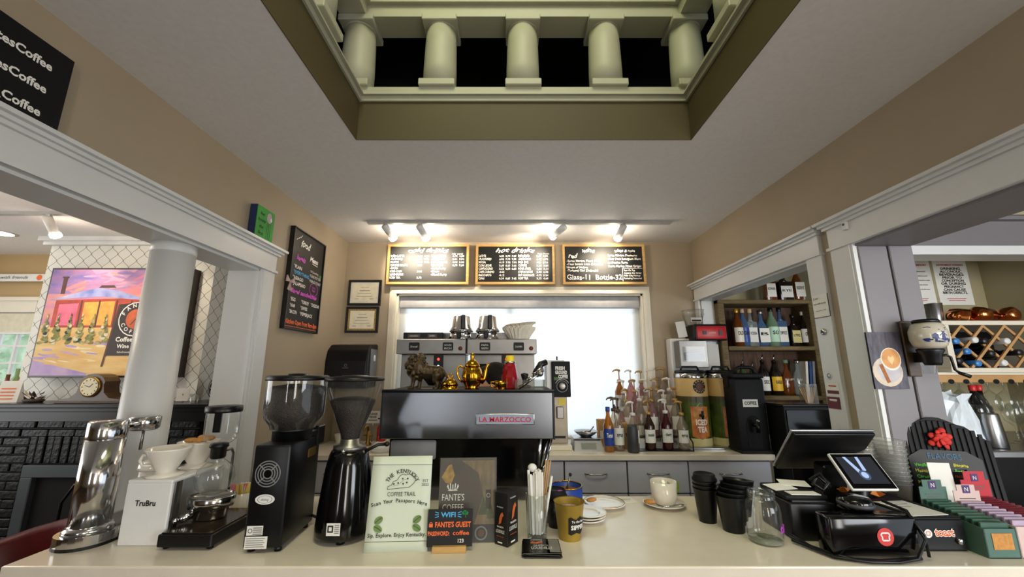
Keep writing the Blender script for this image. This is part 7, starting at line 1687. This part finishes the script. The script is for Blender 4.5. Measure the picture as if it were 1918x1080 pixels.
# ------------------------------------------------------------------ bottle shelves beyond the doorway
YS = 2.75; s0, s1 = P(1347, 600, Y=YS).x, P(1527, 600, Y=YS).x
zs = [P(1435, v, Y=YS).z for v in (741, 648, 561)]
r = T('bottle_shelf', 'rustic reclaimed wood shelf holding liquor bottles', 'shelf', (s0, YS, 0))
W_ = s1 - s0; D_ = .2
part('side_post', MB().box(0, .045, 0, D_, 1.1, zs[2] + .0, BARN, .004), r); part('side_post', MB().box(W_ - .03, W_, 0, D_, 1.1, zs[2], BARN, .004), r)
for z_ in zs: part('shelf_board', MB().box(.045 if z_ < zs[2] else 0, W_ - .03 if z_ < zs[2] else W_, -.006, D_, z_ - .028, z_, BARN, .004), r)
for k in range(6): part('back_board', MB().box(.045 + (W_ - .075) * k / 6 + .001, .045 + (W_ - .075) * (k + 1) / 6 - .001, D_ - .02, D_, 1.1, zs[2] - .03, BARND), r)
AMB = glass('whiskey_glass', '8A4A1C', .45); CLB = glass('gin_clear', 'DDE6E4', .2); BLB = glass('gin_blue', '6E93C0', .35); GRB = glass('gin_green', 'A8C9A8', .35); DKW = mat('dark_bottle', '1A1210', .12)
GOLDC = mat('cap_gold', 'C9A23A', .35, .5); CORK = mat('cork', 'C9A878', .7)
sp_rows = [
 (2, [(1438, .26, .04, AMB, CORK, PAPER, 'square', 'ROWAN', 'squat whiskey bottle with cream label on the shelf top, left'), (1465, .22, .052, DKW, CORK, PAPER, 'square', 'RYE', 'broad dark whiskey decanter on the shelf top, middle'), (1492, .28, .042, AMB, BLACK, PAPER, 'flask', 'RESERVE', 'round amber bourbon bottle on the shelf top, right')]),
 (1, [(1381, .27, .036, AMB, GOLDC, CREAM, 'round', 'OLD', 'cream-labelled whiskey bottle, first on the upper shelf'), (1392, .27, .034, BLB, CORK, BLUE, 'round', 'GIN', 'teal-labelled bottle, second on the upper shelf'), (1406, .27, .036, CLB, CORK, PAPER, 'square', 'VODKA', 'clear square vodka bottle on the upper shelf'), (1426, .26, .044, BLB, STEELD, PAPER, 'flask', 'B', 'blue gin bottle with white diamond label'), (1446, .28, .038, GRB, BLACK, mat('mint_label', 'B8DCC0', .6), 'round', 'SO', 'pale green bottle lettered SO on the upper shelf'), (1462, .28, .036, BLB, BLACK, PAPER, 'square', 'EMPRESS', 'banded dark gin bottle on the upper shelf'), (1486, .23, .036, DKW, BLACK, mat('cream_label', 'D8C98A', .6), 'square', '1792', 'dark bourbon bottle with yellowish square label'), (1506, .25, .036, DKW, WHITE, PAPER, 'round', 'CREAM', 'dark cream liqueur bottle with white cap')]),
 (0, [(1392, .22, .034, GGL, STEELD, GREYCAB, 'round', 'H', 'green bottle with steel pourer, first on the lower shelf'), (1410, .20, .034, GGL, STEELD, None, 'round', None, 'short green bottle with pourer on the lower shelf'), (1430, .25, .034, DKW, CHROME, PAPER, 'round', 'SEC', 'dark bottle with chrome pourer behind the coffee dispenser'), (1452, .25, .038, DKW, CHROME, mat('yellow_label', 'E2B11C', .5), 'round', 'KAHLUA', 'dark bottle with bright yellow label on the lower shelf'), (1474, .24, .042, AMB, GRB, None, 'flask', 'BULLEIT', 'flat amber whiskey flask with embossed lettering'), (1496, .24, .044, CLB, CHROME, None, 'flask', 'BULLEIT', 'flat clear whiskey flask with embossed lettering')])]
for lev, lst in sp_rows:
    for k, (u, h_, rd_, gm, cm, lm, shp, tx_, lb) in enumerate(lst):
        c = P(u, (735, 642, 554)[lev], Y=YS + .09)
        b_ = bottle('liquor_bottle', lb, (c.x + .012, YS + .085, zs[lev]), h_, rd_, gm, cm, lm, (.12, .5), .34, shp, 'liquor bottles on the rustic shelf', tx_, pour=(lev == 0 and k < 4))
        if tx_ == 'BULLEIT': part('embossed_lettering', MB(FR(0, -rd_ * .64, 0)).text(tx_, 0, h_ * .42, .012, CHWHITE, w=rd_ * 1.5), b_)
for k, (u, mt) in enumerate(((1508, PAPER), (1515, mat('folder_blue', '2A4A8A', .6)), (1521, mat('folder_grey', '8A8A90', .6)))):
    c = P(u, 735, Y=YS + .06); one('folder', MB().box(-.008, .008, -.08, .08, 0, .23, mt, .001, M=RY(.1)), ('white booklet leaning on the lower shelf', 'blue folder leaning on the lower shelf', 'grey folder leaning at the lower shelf end')[k], 'folder', (c.x - .01, YS + .1, zs[0]))
# black cabinet with stir sticks at the doorway
yk = 2.32; c0, c1_ = P(1468, 770, Y=yk).x, P(1556, 770, Y=yk).x; zk_ = P(1510, 757, Y=yk).z
r = T('black_cabinet', 'black appliance standing in the doorway below the shelf', 'appliance', (c0, yk, 0)); part('body', MB().box(0, c1_ - c0, 0, .16, 0, zk_ - .012, BLACKM, .004), r); part('top', MB().box(-.01, c1_ - c0 + .01, -.01, .17, zk_ - .012, zk_, BLACK, .003), r)
part('door', MB().box(.01, c1_ - c0 - .01, -.006, 0, .1, zk_ - .03, BLACKG, .002), r)
c = P(1521, 752, Y=yk + .04)
r = T('stick_holder', 'clear square holder of wooden stir sticks on the black appliance', 'holder', (c.x, yk + .06, zk_)); part('walls', MB().box(-.032, .032, -.032, -.03, 0, .11, CLEARP).box(-.032, .032, .03, .032, 0, .11, CLEARP).box(-.032, -.03, -.03, .03, 0, .11, CLEARP).box(.03, .032, -.03, .03, 0, .11, CLEARP), r)
for k in range(9): part('stir_stick', MB().box(-.0025, .0025, -.0008, .0008, 0, .09, PINE, M=TR(-.016 + .004 * k, .0, .002) @ RY(-.35 + .085 * k)), r)
